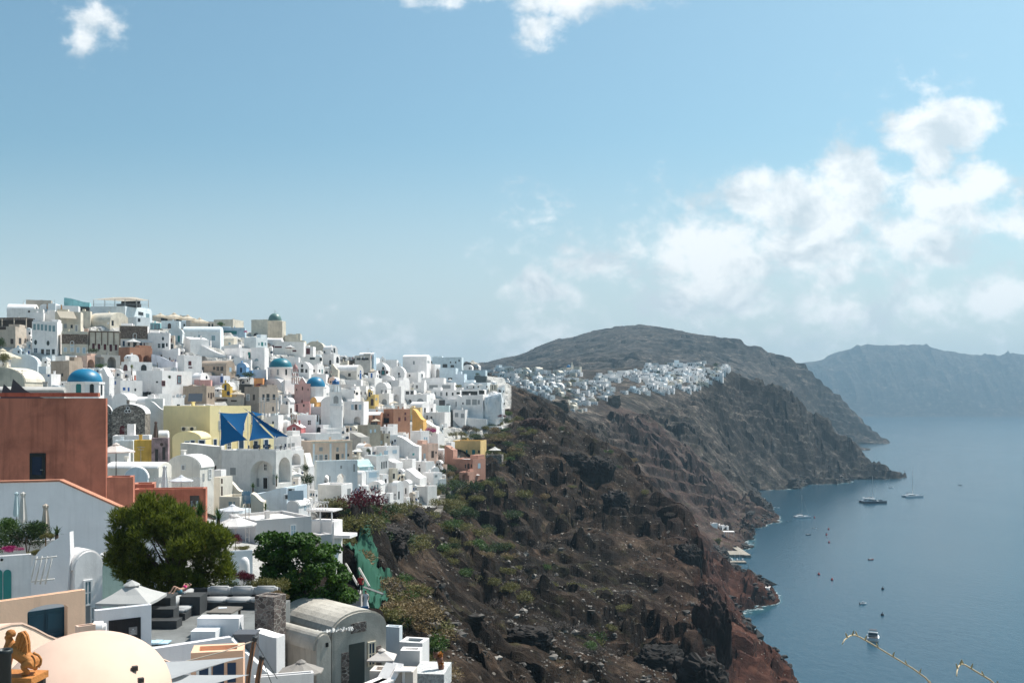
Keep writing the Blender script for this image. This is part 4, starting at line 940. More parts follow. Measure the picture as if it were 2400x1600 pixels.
# pink church
B(690, 727, 729, 899, 948, 5, 'flat', 'pk', 'pink church facade carved with crosses below a tiered bell tower', 'L 695 913 2 5 W u;L 709 910 3 8 W u;L 722 913 2 5 W u', d=2, mat=plaster((.70, .43, .39)))
B(690, 726, 728, 945, 968, 5, 'flat', 'pk', 'lower pink church porch with a dark red door', 'L 708 940 3 7 W r;L 696 956 4 17 D r;L 712 950 4 6 W u', d=4, dy=-3, mat=plaster((.66, .36, .33)))
B(700, 716, 718, 884, 912, 10, 'gab', 'pk', 'small pink gable behind the carved facade', '', d=5, rise=13, dy=5, mat=plaster((.70, .43, .39)))
bt = empty('bell_tower', P(692, 900, 322), R(10), 'pink and white striped tiered bell tower with a small cupola', 'bell tower')
tw = wall_mat('w'); tp_ = plaster((.55, .30, .27))
for z0, w in ((0, 1.15), (2.3, .95), (3.7, .75)):
    hh = 2.2 if z0 == 0 else 1.3
    t_ = MB().box(-w, w, -w, w, z0, z0+.25).obj('cornice', tw, bt)
    for sx in (-1, -.33, .33, 1): MB().box(sx*w*.85-.13, sx*w*.85+.13, -w*.95, w*.95, z0+.25, z0+hh).obj('pier', tp_, bt)
MB().lathe([(.8, 0), (.8, .25), (.7, .6), (.45, 1.1), (.1, 1.5), (.03, 2.2)], 12, (0, 0, 5.0)).obj('cupola', tp_, bt)
church(717, 762, 883, 906, 936, ground(742, 962, 110)+9, BLUE, 'white octagonal church drum with a clear blue dome beside the pink facade', 8, [(8, .62, .35, .35, 'd', 's'), (8, .45, .35, .35, 'd', 's'), (8, .28, .35, .35, 'd', 's'), (-38, .5, .6, 1.3, 'y', 's')], wd=51, cross=False)
bw = empty('bell_tower', P(787, 992, 292), R(12), 'white bell tower with a ribbed blue cupola and open arches', 'bell tower')
mB = MB().box(-1.7, 1.7, -1.5, 1.5, -4, 5.2).box(-1.95, 1.95, -1.75, 1.75, 5.0, 5.3).box(-1.65, 1.65, -1.4, 1.4, 5.3, 9.0).box(-1.9, 1.9, -1.65, 1.65, 9.0, 9.25).mesh('shaft', wall_mat('w'))
link('shaft', mB, bw)
MB().prism([(-.7, 5.9), (.7, 5.9)]+arc(-.7, .7, 7.4, .7, 8), -1.5, 1.45).obj('bell_arch', paint((.35, .34, .33), .8), bw)
for k in (-1, -.4, .4, 1): MB().box(k*1.3-.2, k*1.3+.2, -1.3, 1.3, 9.25, 11.2).obj('pier', wall_mat('w'), bw)
MB().box(-1.6, 1.6, -1.45, 1.45, 11.2, 11.45).obj('cornice', wall_mat('w'), bw)
MB().lathe([(1.05, 0), (1.1, .25), (.95, .8), (.55, 1.25), (.12, 1.5), (.04, 1.9)], 8, (0, 0, 11.45), smooth=False).obj('cupola', paint((.008, .10, .27), .4, .4, noise=.2), bw)
B(727, 742, 764, 930, 962, 30, 'vy', 'w', 'white church vault with an orange painted end wall', '', rise=12, mat=plaster((.72, .40, .14)))
B(742, 758, 772, 940, 966, 25, 'vy', 'w', 'smaller white vault with an orange arch between the church vaults', '', rise=8, mat=plaster((.72, .42, .16)))
B(752, 790, 804, 930, 998, 25, 'vy', 'w', 'tall white chapel with barrel vault and blue side door below the bell tower', 'L 781 990 4 18 D b;L 786 975 3 10 W y;R 797 985 4 18 D d;R 800 955 4 12 W d a', rise=14)
B(718, 752, 757, 953, 980, 10, 'flat', 'w', 'plain white block behind the barred black window house', '', dy=5)
B(696, 740, 748, 972, 1020, 16, 'flat', 'w', 'white house with one barred black window', 'L 725 990 7 10 W k s w;R 744 980 3 16 D u')
B(741, 757, 776, 995, 1020, 40, 'flat', 'w', 'white wall with a dark arched door below the barred window house', 'L 748 1007 11 14 D d a', dy=-4)
B(756, 772, 792, 1004, 1024, 45, 'flat', 'cr', 'low cream stair wall beside the dark arched door', '')
# pink chapel
B(672, 706, 716, 992, 1020, 18, 'gab', 'rd', 'small rose pink chapel with white trimmed gable and dark red door', 'L 689.5 1010 6 16 D r s w;L 678 1013 4.5 8 W y s w;L 700 1013 4.5 8 W y s w', rise=10, mat=plaster((.52, .16, .16)))
bt2 = empty('bell_tower', P(689, 993, 262), R(10), 'striped brick bell tower on the rose pink chapel', 'bell tower')
for z0 in (0, 1.3): 
    for k in (-.55, 0, .55): MB().box(k-.14, k+.14, -.5, .5, z0, z0+1.1).obj('pier', plaster((.42, .24, .19)), bt2)
    MB().box(-.8, .8, -.65, .65, z0+1.1, z0+1.3).obj('cornice', wall_mat('cr'), bt2)
B(655, 674, 682, 986, 1016, 30, 'vx', 'w', 'white barrel vault left of the rose pink chapel', '', dy=8)
B(620, 652, 664, 972, 1000, 25, 'slope', 'w', 'rounded white wall below the steel balcony frame', 'L 640 990 4 6 W d', rise=5)
B(655, 676, 690, 948, 970, 30, 'flat', 'w', 'small white house with two dark doors below the taupe house', 'R 682 962 4 12 D u')
B(700, 740, 800, 1016, 1040, 55, 'flat', 'w', 'long low white roof terrace above the pink-cream hotel', '', par=.6)
B(640, 672, 706, 1022, 1062, 40, 'flat', 'w', 'white house with grey shutters left of the pink-cream hotel', 'R 687 1043 7 11 W y;R 678 1043 6 9 W y', rc='cr')
B(655, 680, 712, 1055, 1090, 40, 'flat', 'w', 'white terrace house with an arched porch under the grey shutters', '', arches=(('R', 694, 1062, 1090, 22, 2.2),))
B(706, 729, 826, 1034, 1090, 68, 'flat', 'pp', 'pink-cream hotel with pale pilasters and a beige parasol on its terrace', 'R 752 1052 8 9 W y;R 791 1053 5 10 W y;R 740 1072 7 12 W y s w;R 752 1073 8 15 D y s w;R 764 1071 6 11 W d s w;R 791 1070 8 14 D k;R 803 1068 5 10 W y;R 816 1066 4 6 W d', rc='cr', y0=150, mat=plaster((.76, .58, .45)))
B(737, 742, 838, 1080, 1146, 75, 'flat', 'wb', 'broad blue-white terrace wall below the pink-cream hotel with arched porches', 'R 799.5 1094 4 7 W y;R 830 1096 4 18 W y', arches=(('R', 768, 1112, 1144, 15, 2.5), ('R', 800, 1109, 1142, 21, 3.)), y0=150)
B(828, 842, 876, 1078, 1112, 50, 'slopr', 'wb', 'aqua tinted garden wall sloping down to the small pool', '', rise=16, mat=plaster((.50, .68, .68)))
B(712, 722, 736, 1062, 1150, 40, 'slopr', 'w', 'white stair flank along the left side of the blue-white terrace wall', '', rise=30)
B(745, 768, 774, 1116, 1148, 12, 'vy', 'w', 'white arched garden vault with an open front below the blue-white wall', '', arches=(('L', 758, 1124, 1146, 15, 2.),))
B(745, 800, 826, 1136, 1172, 25, 'flat', 'w', 'long white lower terrace wall left of the purple bougainvillea', 'L 784 1165 5 4 W y;L 794 1164 5 5 W y;R 818 1154 8 20 D y', rc='w')
B(828, 848, 858, 1104, 1136, 25, 'vx', 'w', 'white vault with a small black window beside the blue-white wall', 'L 829 1123 3 6 W d')
B(842, 860, 888, 1104, 1134, 45, 'flat', 'wb', 'white block with a grey-blue panel wall above the bougainvillea', 'R 874 1112 18 12 W l')
# pool house
ph = B(853, 882, 911, 1068, 1108, 45, 'flat', 'w', 'white tiered pool house with a turquoise plunge pool on top', 'R 895 1090 2.5 16 W d;R 900 1089 2.5 16 W d;R 905 1088 2.5 16 W d', par=.35)
L_, D_, H_ = ph['_dim']; MB().box(-L_*.9, -L_*.1, D_*.1, D_*.9, H_-.34, H_-.2).obj('pool_water', paint((.03, .38, .40), .08, .5, noise=.25), ph)
B(880, 905, 936, 1046, 1084, 45, 'flat', 'w', 'white open terrace house above the pool house', 'R 905 1060 9 9 W l;R 925 1058 10 8 W l')
B(930, 982, 988, 1046, 1090, 8, 'slope', 'w', 'long white stair wall descending right of the pool house', '', rise=-24, d=3)
B(834, 852, 872, 1040, 1062, 40, 'vx', 'pe', 'small peach and white vault right of the pink-cream hotel', '')
B(846, 862, 872, 1048, 1074, 30, 'flat', 'w', 'white pavilion with dark openings under a white parasol', 'R 866 1060 6 9 D d')
B(900, 928, 944, 1076, 1100, 30, 'slopr', 'w', 'white curving balustrade wall below the long stair wall', '', rise=8)
B(966, 1004, 1027, 1040, 1082, 38, 'flat', 'pp', 'pinkish beige house with pale blue shutters right of the stair wall', 'L 975 1067 5 9 W l;L 984.5 1067 5 9 W l;L 995 1069 5 14 D l;R 1014 1064 6 16 D u;R 1022 1060 3 5 W u', rc='pp', rise=6)
B(1024, 1038, 1046, 1052, 1078, 30, 'vx', 'w2', 'small domed grey-white shed beside the pinkish beige house', '')
B(938, 966, 975, 1076, 1104, 18, 'flat', 'w', 'white house with a teal terrace under the pinkish beige house', 'R 969 1064 4 5 W t')
B(967, 998, 1018, 1082, 1114, 38, 'flat', 'w', 'white cube with black door and tiny arched windows near the cliff stairs', 'L 983 1100 5 9 D k;L 983 1090 3 4 W k a;L 974 1100 3 4 W k a')
B(1000, 1014, 1030, 1094, 1118, 45, 'vx', 'w', 'small white vault right of the black-door cube', 'L 1003 1102 5 10 W y a')
B(990, 1016, 1036, 1108, 1142, 40, 'flat', 'w', 'white terrace block with a patterned balustrade above the cliff stairs', 'R 1022 1115 6 5 W y')
B(1020, 1030, 1046, 1122, 1146, 45, 'flat', 'w2', 'grey-white stepped wall beside the dark stair ramp', '')
B(859, 872, 889, 1104, 1134, 40, 'flat', 'wb', 'slim blue-white block above the arched orange patio', '')
B(885, 898, 910, 1112, 1140, 40, 'flat', 'w', 'little white cube with two dark doors near the red rock', 'L 893 1131 3 10 D k;R 904 1126 4 9 W k')
B(906, 920, 932, 1098, 1126, 40, 'flat', 'cr', 'small cream terrace with beige parasol beside the red rock', 'R 923 1115 5 12 D k')
B(866, 892, 902, 1128, 1156, 16, 'vy', 'w', 'white vaulted suite with glass doors right of the bougainvillea', 'L 872 1144 3 12 W g;L 879 1142 3 12 W g;L 885 1141 3 12 W g', rise=8)
B(896, 914, 922, 1156, 1184, 20, 'flat', 'w', 'white cube with a grey window at the lower village edge', 'L 909 1172 5 10 W y;L 891 1165 8 8 W d')
B(918, 930, 946, 1128, 1172, 35, 'vx', 'w', 'white two-level vault with round window at the lower village edge', 'L 926 1159 3 5 W k v;R 935 1160 3 18 D k')
B(940, 958, 966, 1126, 1166, 18, 'vy', 'w', 'white arch house with an outside stair at the lower village edge', 'L 951 1150 3 14 D k', rise=8)
B(900, 920, 940, 1130, 1152, 40, 'slope', 'w', 'rounded white parapet beside the orange patio', '', rise=5)
B(975, 1002, 1024, 1140, 1170, 35, 'flat', 'w2', 'white ruin walls with red geraniums by the cliff stairs', '')
B(950, 984, 1000, 1100, 1134, 20, 'slopr', 'w', 'white zigzag stair wall below the black-door cube', '', rise=20, d=3)
# ================================================================== yellow house and surroundings
YH = 186
yh = B(383, 492, 588, 951, 1058, 42, 'flat', 'ye', 'large pale yellow house with navy doors behind blue shade sails', 'R 504 1042 7 26 D n s w;R 520 1046 8 30 D n s w;R 536.5 1045 8 18 W n s w;R 565 1042 11 26 D n s w;R 516 996 6 20 W n s w;R 568 996 8 24 W n s w', Y=YH, y0=100, par=.4)
B(404, 470, 494, 1012, 1064, 20, 'vy', 'ye', 'low pale yellow vaulted wing with three navy doors and white frames', 'L 473 1045 13 26 D n s w;L 452 1045 9 26 D n s w;L 439 1046 10 24 D n s w', Y=YH-7, rise=16, d=5)
B(586, 612, 642, 995, 1052, 40, 'flat', 'ye', 'smaller pale yellow annex behind the navy shade sails', 'R 623.5 1041 9 22 D n s w;L 600 1043 9 20 D n s w', Y=YH+3)
for px in (433, 452): 
    ac = empty('air_conditioner', P(px, 1010, YH-1.5), R(8), 'left air conditioner unit on the yellow vaulted wing' if px < 440 else 'right air conditioner unit on the yellow vaulted wing', 'air conditioner')
    MB().box(-.62, .62, -.25, .25, 0, .85).obj('casing', paint((.62, .58, .48), .5), ac); MB().lathe([(.33, 0), (.33, .03), (.05, .04)], 16).obj('fan_grille', paint((.05, .05, .05), .5), ac); ac.children[-1].rotation_euler = (R(90), 0, 0); ac.children[-1].location = (-.15, -.26, .42)
B(423, 519, 527, 1046, 1150, 10, 'slope', 'cr', 'cream-white terrace wall with a stepped top in front of the yellow vault', 'L 505 1096 4 10 W u', Y=172, rise=-8, d=4, mat=plaster((.74, .70, .64)), dy=0)
B(519, 647, 684, 1056, 1168, 32, 'flat', 'w2', 'great white terrace wall with tall arched niches below the blue sails', 'L 546 1104 13 17 W y;L2.0 607 1096 6 14 W d s w;L2.0 607 1134 10 26 D d s w;L2.0 588 1132 7 20 W y;R1.5 661 1124 7 24 D y', Y=168, arches=(('L', 615, 1079, 1158, 58, 2.1), ('R', 667, 1071, 1131, 28, 2.0)), mat=plaster((.76, .735, .70)), par=.3)
B(391, 469, 501, 1068, 1165, 34, 'vy', 'cr', 'cream vaulted house with a square grey window beside the glass railing', 'L 430 1095 7 10 W y s w;R 491.5 1110 5 20 W y s w;R 477 1118 4 18 W y', Y=128, rise=28, mat=plaster((.78, .74, .67)), rc='w', y0=90)
B(250, 372, 402, 1086, 1150, 25, 'vx', 'cr', 'long cream vaulted roof right of the rust-red building', 'R 378 1124 11 14 D y', Y=122, mat=plaster((.78, .73, .65)), rc='w', rise=12)
B(291, 346, 348, 1095, 1150, 4, 'vy', 'lb', 'blue shaded arched wall in front of the long cream vault', '', Y=114, d=1.5, rise=26, mat=plaster((.55, .66, .72)))  # wall standing in shade; the shade is put into the pale blue plaster
B(501, 516, 545, 1118, 1200, 35, 'flat', 'cr', 'cream stair tower with two slit windows beside the blue gate', 'L 520 1127 3 12 W u;L 520 1150 3 22 W u', Y=133, mat=plaster((.76, .69, .59)))
B(501, 518, 530, 1101, 1130, 30, 'flat', 'w', 'small white niche block behind the cream vaulted house', '', Y=138)
B(536, 566, 570, 1128, 1170, 6, 'slopr', 'cr', 'sloping cream parapet above the blue garden gate', '', Y=136, rise=24, d=4)
B(514, 562, 590, 1164, 1200, 25, 'flat', 'cr', 'low cream terrace wall with a teal window left of the blue gate', 'L 540 1180 8 10 W g;L 549 1180 3 10 W g', Y=126)
B(588, 618, 624, 1156, 1200, 8, 'slopr', 'cr', 'cream stair parapet right of the blue garden gate', '', Y=128, rise=20, d=2)
B(590, 672, 720, 1142, 1215, 28, 'slope', 'wb', 'blue-white curved terrace wall with air conditioners at its end', '', Y=132, rise=18, mat=plaster((.64, .73, .80)))
B(672, 700, 728, 1174, 1212, 34, 'vy', 'w', 'low white vault under the grey solar panel', 'R 716 1188 5 12 W l', Y=128, rise=12)
B(506, 560, 588, 1196, 1240, 30, 'flat', 'wb', 'pale blue flat wall behind the two white parasols', '', Y=112)
gt = MB(); [gt.box(-.55+.16*k, -.42+.16*k, -.03, .03, 0, 1.55+.08*(k % 2)) for k in range(7)]; gt.box(-.55, .55, .03, .06, .3, .42); gt.box(-.55, .55, .03, .06, 1.1, 1.22)
tag(gt.obj('garden_gate', paint((.11, .24, .36), .6), None, P(577, 1180, 127)), 'blue wooden slatted garden gate between cream walls', 'gate')
# stone chapels
B(262, 340, 352, 948, 1036, 8, 'vy', 'w', 'grey rubble stone chapel with round arched top and tiny rosette', 'L 287 1007 13 20 D r a;L 299.5 956 6 6 W k v w;L 296 963 6 6 W k v w;L 303 963 6 6 W k v w', Y=180, mat=STONE2, rise=22)
B(226, 262, 264, 948, 1036, 4, 'vy', 'w', 'second grey stone vault half hidden by the rust-red corner', '', Y=183, mat=STONE2, rise=22)
B(264, 350, 356, 1020, 1060, 6, 'flat', 'w', 'low white garden wall in front of the stone chapel', '', Y=172, d=4)
B(298, 315, 318, 994, 1030, 6, 'flat', 'w', 'square white gate pier in front of the stone chapel', '', Y=173, d=1.2)
B(268, 312, 316, 1032, 1075, 6, 'flat', 'wb', 'pale grey wall left of the mustard house', '', Y=162, d=4)
B(314, 356, 360, 1031, 1092, 6, 'flat', 'mu', 'mustard yellow cube house with a soft rounded corner', '', Y=160, d=6)
B(355, 394, 398, 1026, 1092, 8, 'flat', 'w', 'weathered white house with purple wall mural and two dark doors', 'L 367 1068 7 32 D d;L 384 1062 7 30 D d;L 379 1041 8 8 W u v', Y=157, mat=plaster((.42, .30, .30), stain=.5, scale=1.6))
B(372, 394, 397, 1010, 1034, 6, 'vx', 'w', 'small rounded white hut on the mural house roof', '', Y=163, d=4)
B(352, 384, 386, 960, 1030, 5, 'slope', 'w', 'white stepped wall climbing left of the pale yellow house', '', Y=192, rise=-20, d=6)
B(340, 382, 386, 934, 985, 5, 'flat', 'w', 'white terrace house with dark washing behind the pale yellow house', 'L 366 956 12 5 W d', Y=205, d=6)
B(250, 302, 306, 1060, 1100, 5, 'flat', 'w2', 'white shop wall under the big cream parasol', 'L 254 1077 9 14 W cr'.replace(' cr', ' y'), Y=132, d=3)
# ================================================================== right half of the village
B(717, 758, 764, 800, 828, 8, 'vy', 'cr', 'cream vaulted house with semicircular gable on the skyline', '', dy=14, rise=14)
B(712, 734, 740, 812, 836, 12, 'flat', 'w', 'white cube with a large maroon door on the skyline slope', 'L 722 823 9 14 D r')
B(757, 776, 792, 810, 832, 40, 'vx', 'w', 'white barrel vault house with a tall dark door on the skyline', 'R 783.5 821 4 11 D d;R 778 824 3 5 W d;L 760 826 4 7 W u', dy=6)
B(754, 782, 796, 829, 858, 30, 'flat', 'w', 'white two-arch house below the skyline vault', 'R 791 843 6 15 D d a;L 774 849 5 11 D d a')
B(706, 752, 756, 836, 862, 5, 'flat', 'w2', 'dim white lane wall with a dark awning below the maroon-door cube', 'L 732 840 12 5 W d;L 752 842 6 8 W d', d=4)
B(693, 724, 734, 848, 884, 20, 'vy', 'w', 'grey-white gabled vault with four dark shutters behind the small pink gable', 'L 708 857 5 7 W d;L 708 868 7 9 D d;L 698 869 4 8 W d;L 718 869 5 8 W d', rise=16)
B(731, 744, 759, 855, 882, 35, 'flat', 'w', 'small white house with a chimney and two windows left of the lane', 'L 736 869 4 6 W d;R 749 869 3 6 W d;R 755 870 2.5 9 D t')
B(692, 764, 770, 876, 896, 5, 'flat', 'w', 'long white parapet above the clear blue dome', '', d=3)
B(789, 836, 852, 855, 892, 28, 'vx', 'w', 'long white vault house with a cream side wall and blue arched door', 'L 819 878 6 8 W d;R 845 881 4 14 D b;R 845 870 3 5 W b a;R 840 880 2 5 W d;R 850 880 2 5 W d', rise=14, mat=plaster((.74, .69, .63)))
B(776, 792, 796, 852, 884, 8, 'slopr', 'cr', 'cream curved lane parapet left of the long white vault house', '', rise=14, d=3)
B(796, 815, 818, 844, 860, 6, 'slope', 'cr', 'small cream sloping wall above the long white vault house', '', rise=8, d=3, dy=8)
B(848, 874, 882, 852, 878, 14, 'vy', 'w', 'white gabled vault with one brown shutter behind the beige parasol', 'L 867 861 6 6 W u')
B(876, 906, 914, 850, 886, 12, 'vy', 'w', 'white chapel gable with red framed dark windows and belfry', 'L 898 863 5 7 W u;L 898 873 7 9 D t s r;L 889 872 4 6 W d s r;L 907 872 4 6 W d s r', rise=20)
def belfry(px, py, Y, w, h, label):
    r_ = empty('belfry', P(px, py, Y), 0, label, 'belfry'); M_ = wall_mat('w')
    for k in (-1, -.33, .33, 1): MB().box(k*w/2-.12, k*w/2+.12, -.2, .2, 0, h*.6).obj('pier', M_, r_)
    MB().box(-w/2-.2, w/2+.2, -.28, .28, h*.6, h*.68).obj('lintel', M_, r_)
    MB().prism([(-w*.3, h*.68), (w*.3, h*.68), (w*.2, h*.86), (0, h), (-w*.2, h*.86)], -.18, .18).obj('pediment', M_, r_)
    MB().lathe([(.04, .5), (.16, .42), (.2, .2), (.28, 0)], 8, (0, 0, h*.32)).obj('bell', paint((.1, .08, .05), .4, .5, .7), r_)
belfry(897, 851, 425, 1.9, 3.0, 'slender white belfry with bells on the red-windowed chapel gable')
belfry(934, 861, 400, 1.6, 2.3, 'small two-post white belfry on the plain arched gable')
B(863, 882, 888, 873, 892, 18, 'flat', 'w', 'white box with a cobalt blue door under the beige parasol', 'L 871 881 4 13 D b;R 885 881 2 5 W d')
B(820, 878, 896, 885, 900, 20, 'flat', 'w', 'long white terrace parapet in front of the blue arched door', '', d=4)
B(814, 836, 840, 836, 852, 6, 'flat', 'w2', 'white house end left of the crowded viewpoint terrace', 'L 809 838 4 8 W u;L 830 842 4 4 W u', dy=8)
B(838, 882, 890, 838, 858, 10, 'flat', 'w', 'white retaining wall under the crowded viewpoint terrace', '', dy=10)
B(842, 876, 882, 826, 848, 14, 'vx', 'lb', 'blue-grey barrel vault pavilion on the skyline behind the viewpoint', '', dy=26, rise=7)
B(832, 868, 872, 833, 846, 6, 'flat', 'gy', 'grey flat pavilion roof beside the blue-grey barrel vault', 'L 850 841 28 5 W d', dy=20)
B(890, 930, 934, 843, 862, 5, 'flat', 'w', 'long white skyline parapet between the two belfries', '', dy=14, d=3)
B(914, 948, 953, 858, 892, 8, 'vy', 'w', 'plain white arched gable house with a niche and belfry', 'L 935 876 4 6 W d;L 936 885 6 10 D y', rise=18)
B(894, 920, 926, 880, 902, 12, 'vy', 'w', 'low white vault with a canopy left of the plain arched gable', '')
B(898, 936, 960, 890, 912, 30, 'flat', 'w', 'white porch house with two grey doors below the plain arched gable', 'L 907 900 4 8 W y;L 914.5 899 3 8 W y')
B(880, 906, 917, 896, 938, 20, 'vy', 'w', 'white vault house with a railed balcony beside the mustard arch', 'L 895 918 4 9 W y;L 905 917 3 7 W d', rise=14, arches=())
B(888, 912, 922, 922, 950, 22, 'flat', 'w', 'white lower storey with an arched door below the balcony vault', 'L 901 941 11 13 D y a')
B(920, 940, 948, 905, 944, 22, 'flat', 'w', 'white house with an arched recess right of the balcony vault', '', arches=(('L', 929, 925, 944, 12, 1.5),))
B(944, 1000, 1010, 831, 892, 14, 'vx', 'w', 'tallest white block on the right skyline with a rounded roof edge', 'L 970 850 4 8 W y;R 1004 848 5 5 W y', rise=6, d=9)
B(995, 1019, 1032, 853, 890, 28, 'flat', 'w', 'white cube with a tall arched niche right of the tallest block', 'L 1009 880 4 8 W y', arches=(('R', 1026, 864, 886, 8, 1.2),))
B(948, 980, 996, 872, 896, 26, 'flat', 'w', 'white lower cube with a four-pane window under the tallest block', 'L 960 880 4 5 W d;R 989 880 4 8 W d s w')
B(972, 1040, 1046, 885, 905, 6, 'flat', 'w', 'wide white terrace parapet below the arched niche cube', '', d=4)
B(970, 994, 1000, 896, 918, 14, 'flat', 'w', 'white recessed house with a four-pane window under the wide parapet', 'L 977 906 5 7 W d s w')
B(1013, 1082, 1086, 837, 872, 6, 'flat', 'lb', 'bluish flat-roofed hotel on the right skyline with roof aerials', 'L 1043 857 11 8 W d;L 1060 858 8 6 W d;L 1056 849 3 4 W d;L 1068 849 3 4 W d;L 1076 845 3 5 W d', dy=10, d=9, mat=plaster((.60, .69, .73)))  # haze and shade put into the bluish colour of these hotel walls
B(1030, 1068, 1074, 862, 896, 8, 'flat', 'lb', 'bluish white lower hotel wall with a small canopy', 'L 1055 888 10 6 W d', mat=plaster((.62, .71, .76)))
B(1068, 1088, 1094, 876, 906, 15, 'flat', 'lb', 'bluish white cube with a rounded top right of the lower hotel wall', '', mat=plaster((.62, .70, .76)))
B(1086, 1106, 1110, 854, 872, 8, 'vy', 'w', 'left one of twin white vaults on the right skyline', 'L 1100 863 2.5 6 W d;L 1104 863 2 6 W d', dy=4)
B(1107, 1122, 1127, 854, 872, 10, 'vy', 'w', 'right one of twin white vaults on the right skyline', 'L 1114 863 2 6 W d;L 1119 863 2 6 W d', dy=4)
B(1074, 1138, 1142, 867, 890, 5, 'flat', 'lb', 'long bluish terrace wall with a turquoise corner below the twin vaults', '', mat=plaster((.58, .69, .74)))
B(1112, 1140, 1142, 881, 896, 4, 'flat', 'dk', 'dark shaded undercroft below the turquoise corner wall', '', dy=-2, mat=plaster((.11, .13, .13)))  # solid block, the shade under the wall put into its dark colour
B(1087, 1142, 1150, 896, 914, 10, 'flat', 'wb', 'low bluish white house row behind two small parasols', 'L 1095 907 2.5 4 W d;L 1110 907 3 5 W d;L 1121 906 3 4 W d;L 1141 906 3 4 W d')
B(1148, 1166, 1168, 901, 916, 5, 'flat', 'cr', 'cream canvas windbreak screen at the cliff edge terrace', 'L 1154 908 2 11 W d;L 1160 908 2 11 W d', d=1)
B(996, 1064, 1070, 899, 920, 8, 'flat', 'w', 'white open hotel balconies with slanted partition walls', 'L 1016 906 20 8 W be'.replace(' be', ' y')+';L 1046 906 20 8 W y')
B(1010, 1078, 1084, 914, 940, 8, 'flat', 'w', 'white hotel row with grey doors under a cream awning', 'L 1020 923 4 9 D y;L 1034 923 5 9 D y;L 1047 923 4 9 D d;L 1061 923 4 7 W d;L 1074 924 8 11 D k')
B(1080, 1132, 1140, 912, 944, 8, 'flat', 'w', 'white hotel bar with a wide dark opening and yellow lintel', 'L 1101 921 36 9 W k;L 1129 919 13 9 W k')
B(1082, 1132, 1142, 926, 992, 14, 'flat', 'w', 'big white hotel block with two square loggias near the cliff', 'L 1097.5 942 11 13 W y;L 1112 942 11 13 W y;L 1122 942 5 10 W y;L 1085 945 3 5 W d')
B(1012, 1072, 1082, 936, 962, 12, 'flat', 'w', 'white suite row with dark recesses below the hotel balconies', 'L 1036 944 14 14 W d;L 1050 950 8 8 W y;L 1074 947 12 12 W d')
B(1070, 1108, 1112, 950, 982, 6, 'slope', 'w', 'white stair flank falling toward the palm terrace', '', rise=-26, d=3)
B(1062, 1090, 1098, 960, 992, 14, 'flat', 'w', 'white double-deck balcony house beside the statue terrace', 'L 1070 972 8 10 W y;L 1084 974 8 10 W y')
B(960, 988, 1006, 942, 970, 32, 'vx', 'w', 'white barrel vault with a rounded end below the hotel rows', 'R 996 961 4 11 W d', rise=12)
B(1000, 1016, 1022, 946, 970, 16, 'flat', 'w', 'white cube with a grey shutter right of the barrel vault', 'L 1012 960 4 8 W d')
B(1018, 1052, 1056, 950, 976, 6, 'flat', 'w', 'aqua tinted suite wall with a plunge pool', 'L 1021 960 3 11 W g', mat=plaster((.64, .76, .76)))
B(992, 1042, 1056, 966, 992, 16, 'flat', 'w', 'white house with two dark windows above the bougainvillea', 'L 1001 978 3 10 D d;L 1011 978 4 5 W d')
B(985, 1022, 1030, 984, 1020, 10, 'slopr', 'w', 'pale white arched garden wall behind the magenta bougainvillea', '', rise=16, d=3)
B(940, 1000, 1020, 924, 952, 16, 'flat', 'w', 'white terrace house with wide grey arch above the barrel vault', 'L 985 938 16 9 W y a;L 961 940 7 8 W d a')
B(948, 970, 976, 914, 934, 10, 'flat', 'w', 'white house with two dark square openings left of the hotel rows', 'L 955 921 8 9 W d;L 966 920 8 9 W d')
B(926, 946, 952, 944, 962, 12, 'slope', 'w', 'round white terrace wall with a beige parasol', '', rise=5)
B(860, 892, 900, 966, 1004, 12, 'vx', 'tc', 'left terracotta vaulted house behind a tilted parasol', 'L 876 977 5 7 W u;L 877 993 16 10 W k', rise=7)
B(899, 922, 961, 958, 1012, 40, 'flat', 'tc', 'large terracotta house with dark maroon windows', 'R 936 982 5 9 W r;R 950 969 4 6 W r;R 950 981 4 9 W r;L 910 972 4 5 W r;L 906 985 12 12 W k', rise=8)
B(919, 940, 962, 958, 976, 30, 'vy', 'tc', 'terracotta vault with a white roof on the large terracotta house', 'L 933 962 3 4 W u', dy=2, rise=8)
B(960, 985, 990, 955, 992, 10, 'flat', 'oc', 'cream ochre facade with three blue framed windows', 'L 966.7 978 4 11 W l s w;L 973.7 979 4 13 D l s w;L 980.7 977 4 11 W l s w', mat=plaster((.74, .56, .30)))
B(962, 986, 1006, 1010, 1048, 36, 'flat', 'w', 'white base house with a grey window under the orange stairs', 'R 995 1030 3 12 W l;R 1000 1028 3 8 W l')
B(966, 992, 1000, 984, 1022, 14, 'slope', 'oc', 'bright orange outside stair wall left of the bougainvillea', '', rise=-26, d=2, mat=plaster((.76, .45, .14)))
B(838, 861, 892, 996, 1046, 44, 'flat', 'ol', 'olive grey house with two blue-grey windows', 'R 869 1010 4 8 W l;R 879 1009 4 7 W l', rc='ol')
B(881, 900, 914, 1016, 1050, 34, 'flat', 'ol', 'olive grey lower annex with a rounded front', 'R 908 1024 4 4 W d;L 894 1036 5 8 W l', rc='ol')
B(888, 908, 922, 1000, 1026, 34, 'flat', 'w', 'white cube with a cream roof right of the olive grey house', 'R 912 1013 3 6 W d;L 900 1013 5 8 W y')
B(908, 922, 932, 994, 1024, 30, 'flat', 'w', 'slim white house with a small dark window below the terracotta house', 'L 916 1003 3 5 W d;L 917 1013 5 10 D y')
B(820, 846, 866, 1024, 1052, 36, 'slope', 'gy', 'grey stair wall below the olive grey house', '', rise=-10, mat=plaster((.40, .38, .35)))
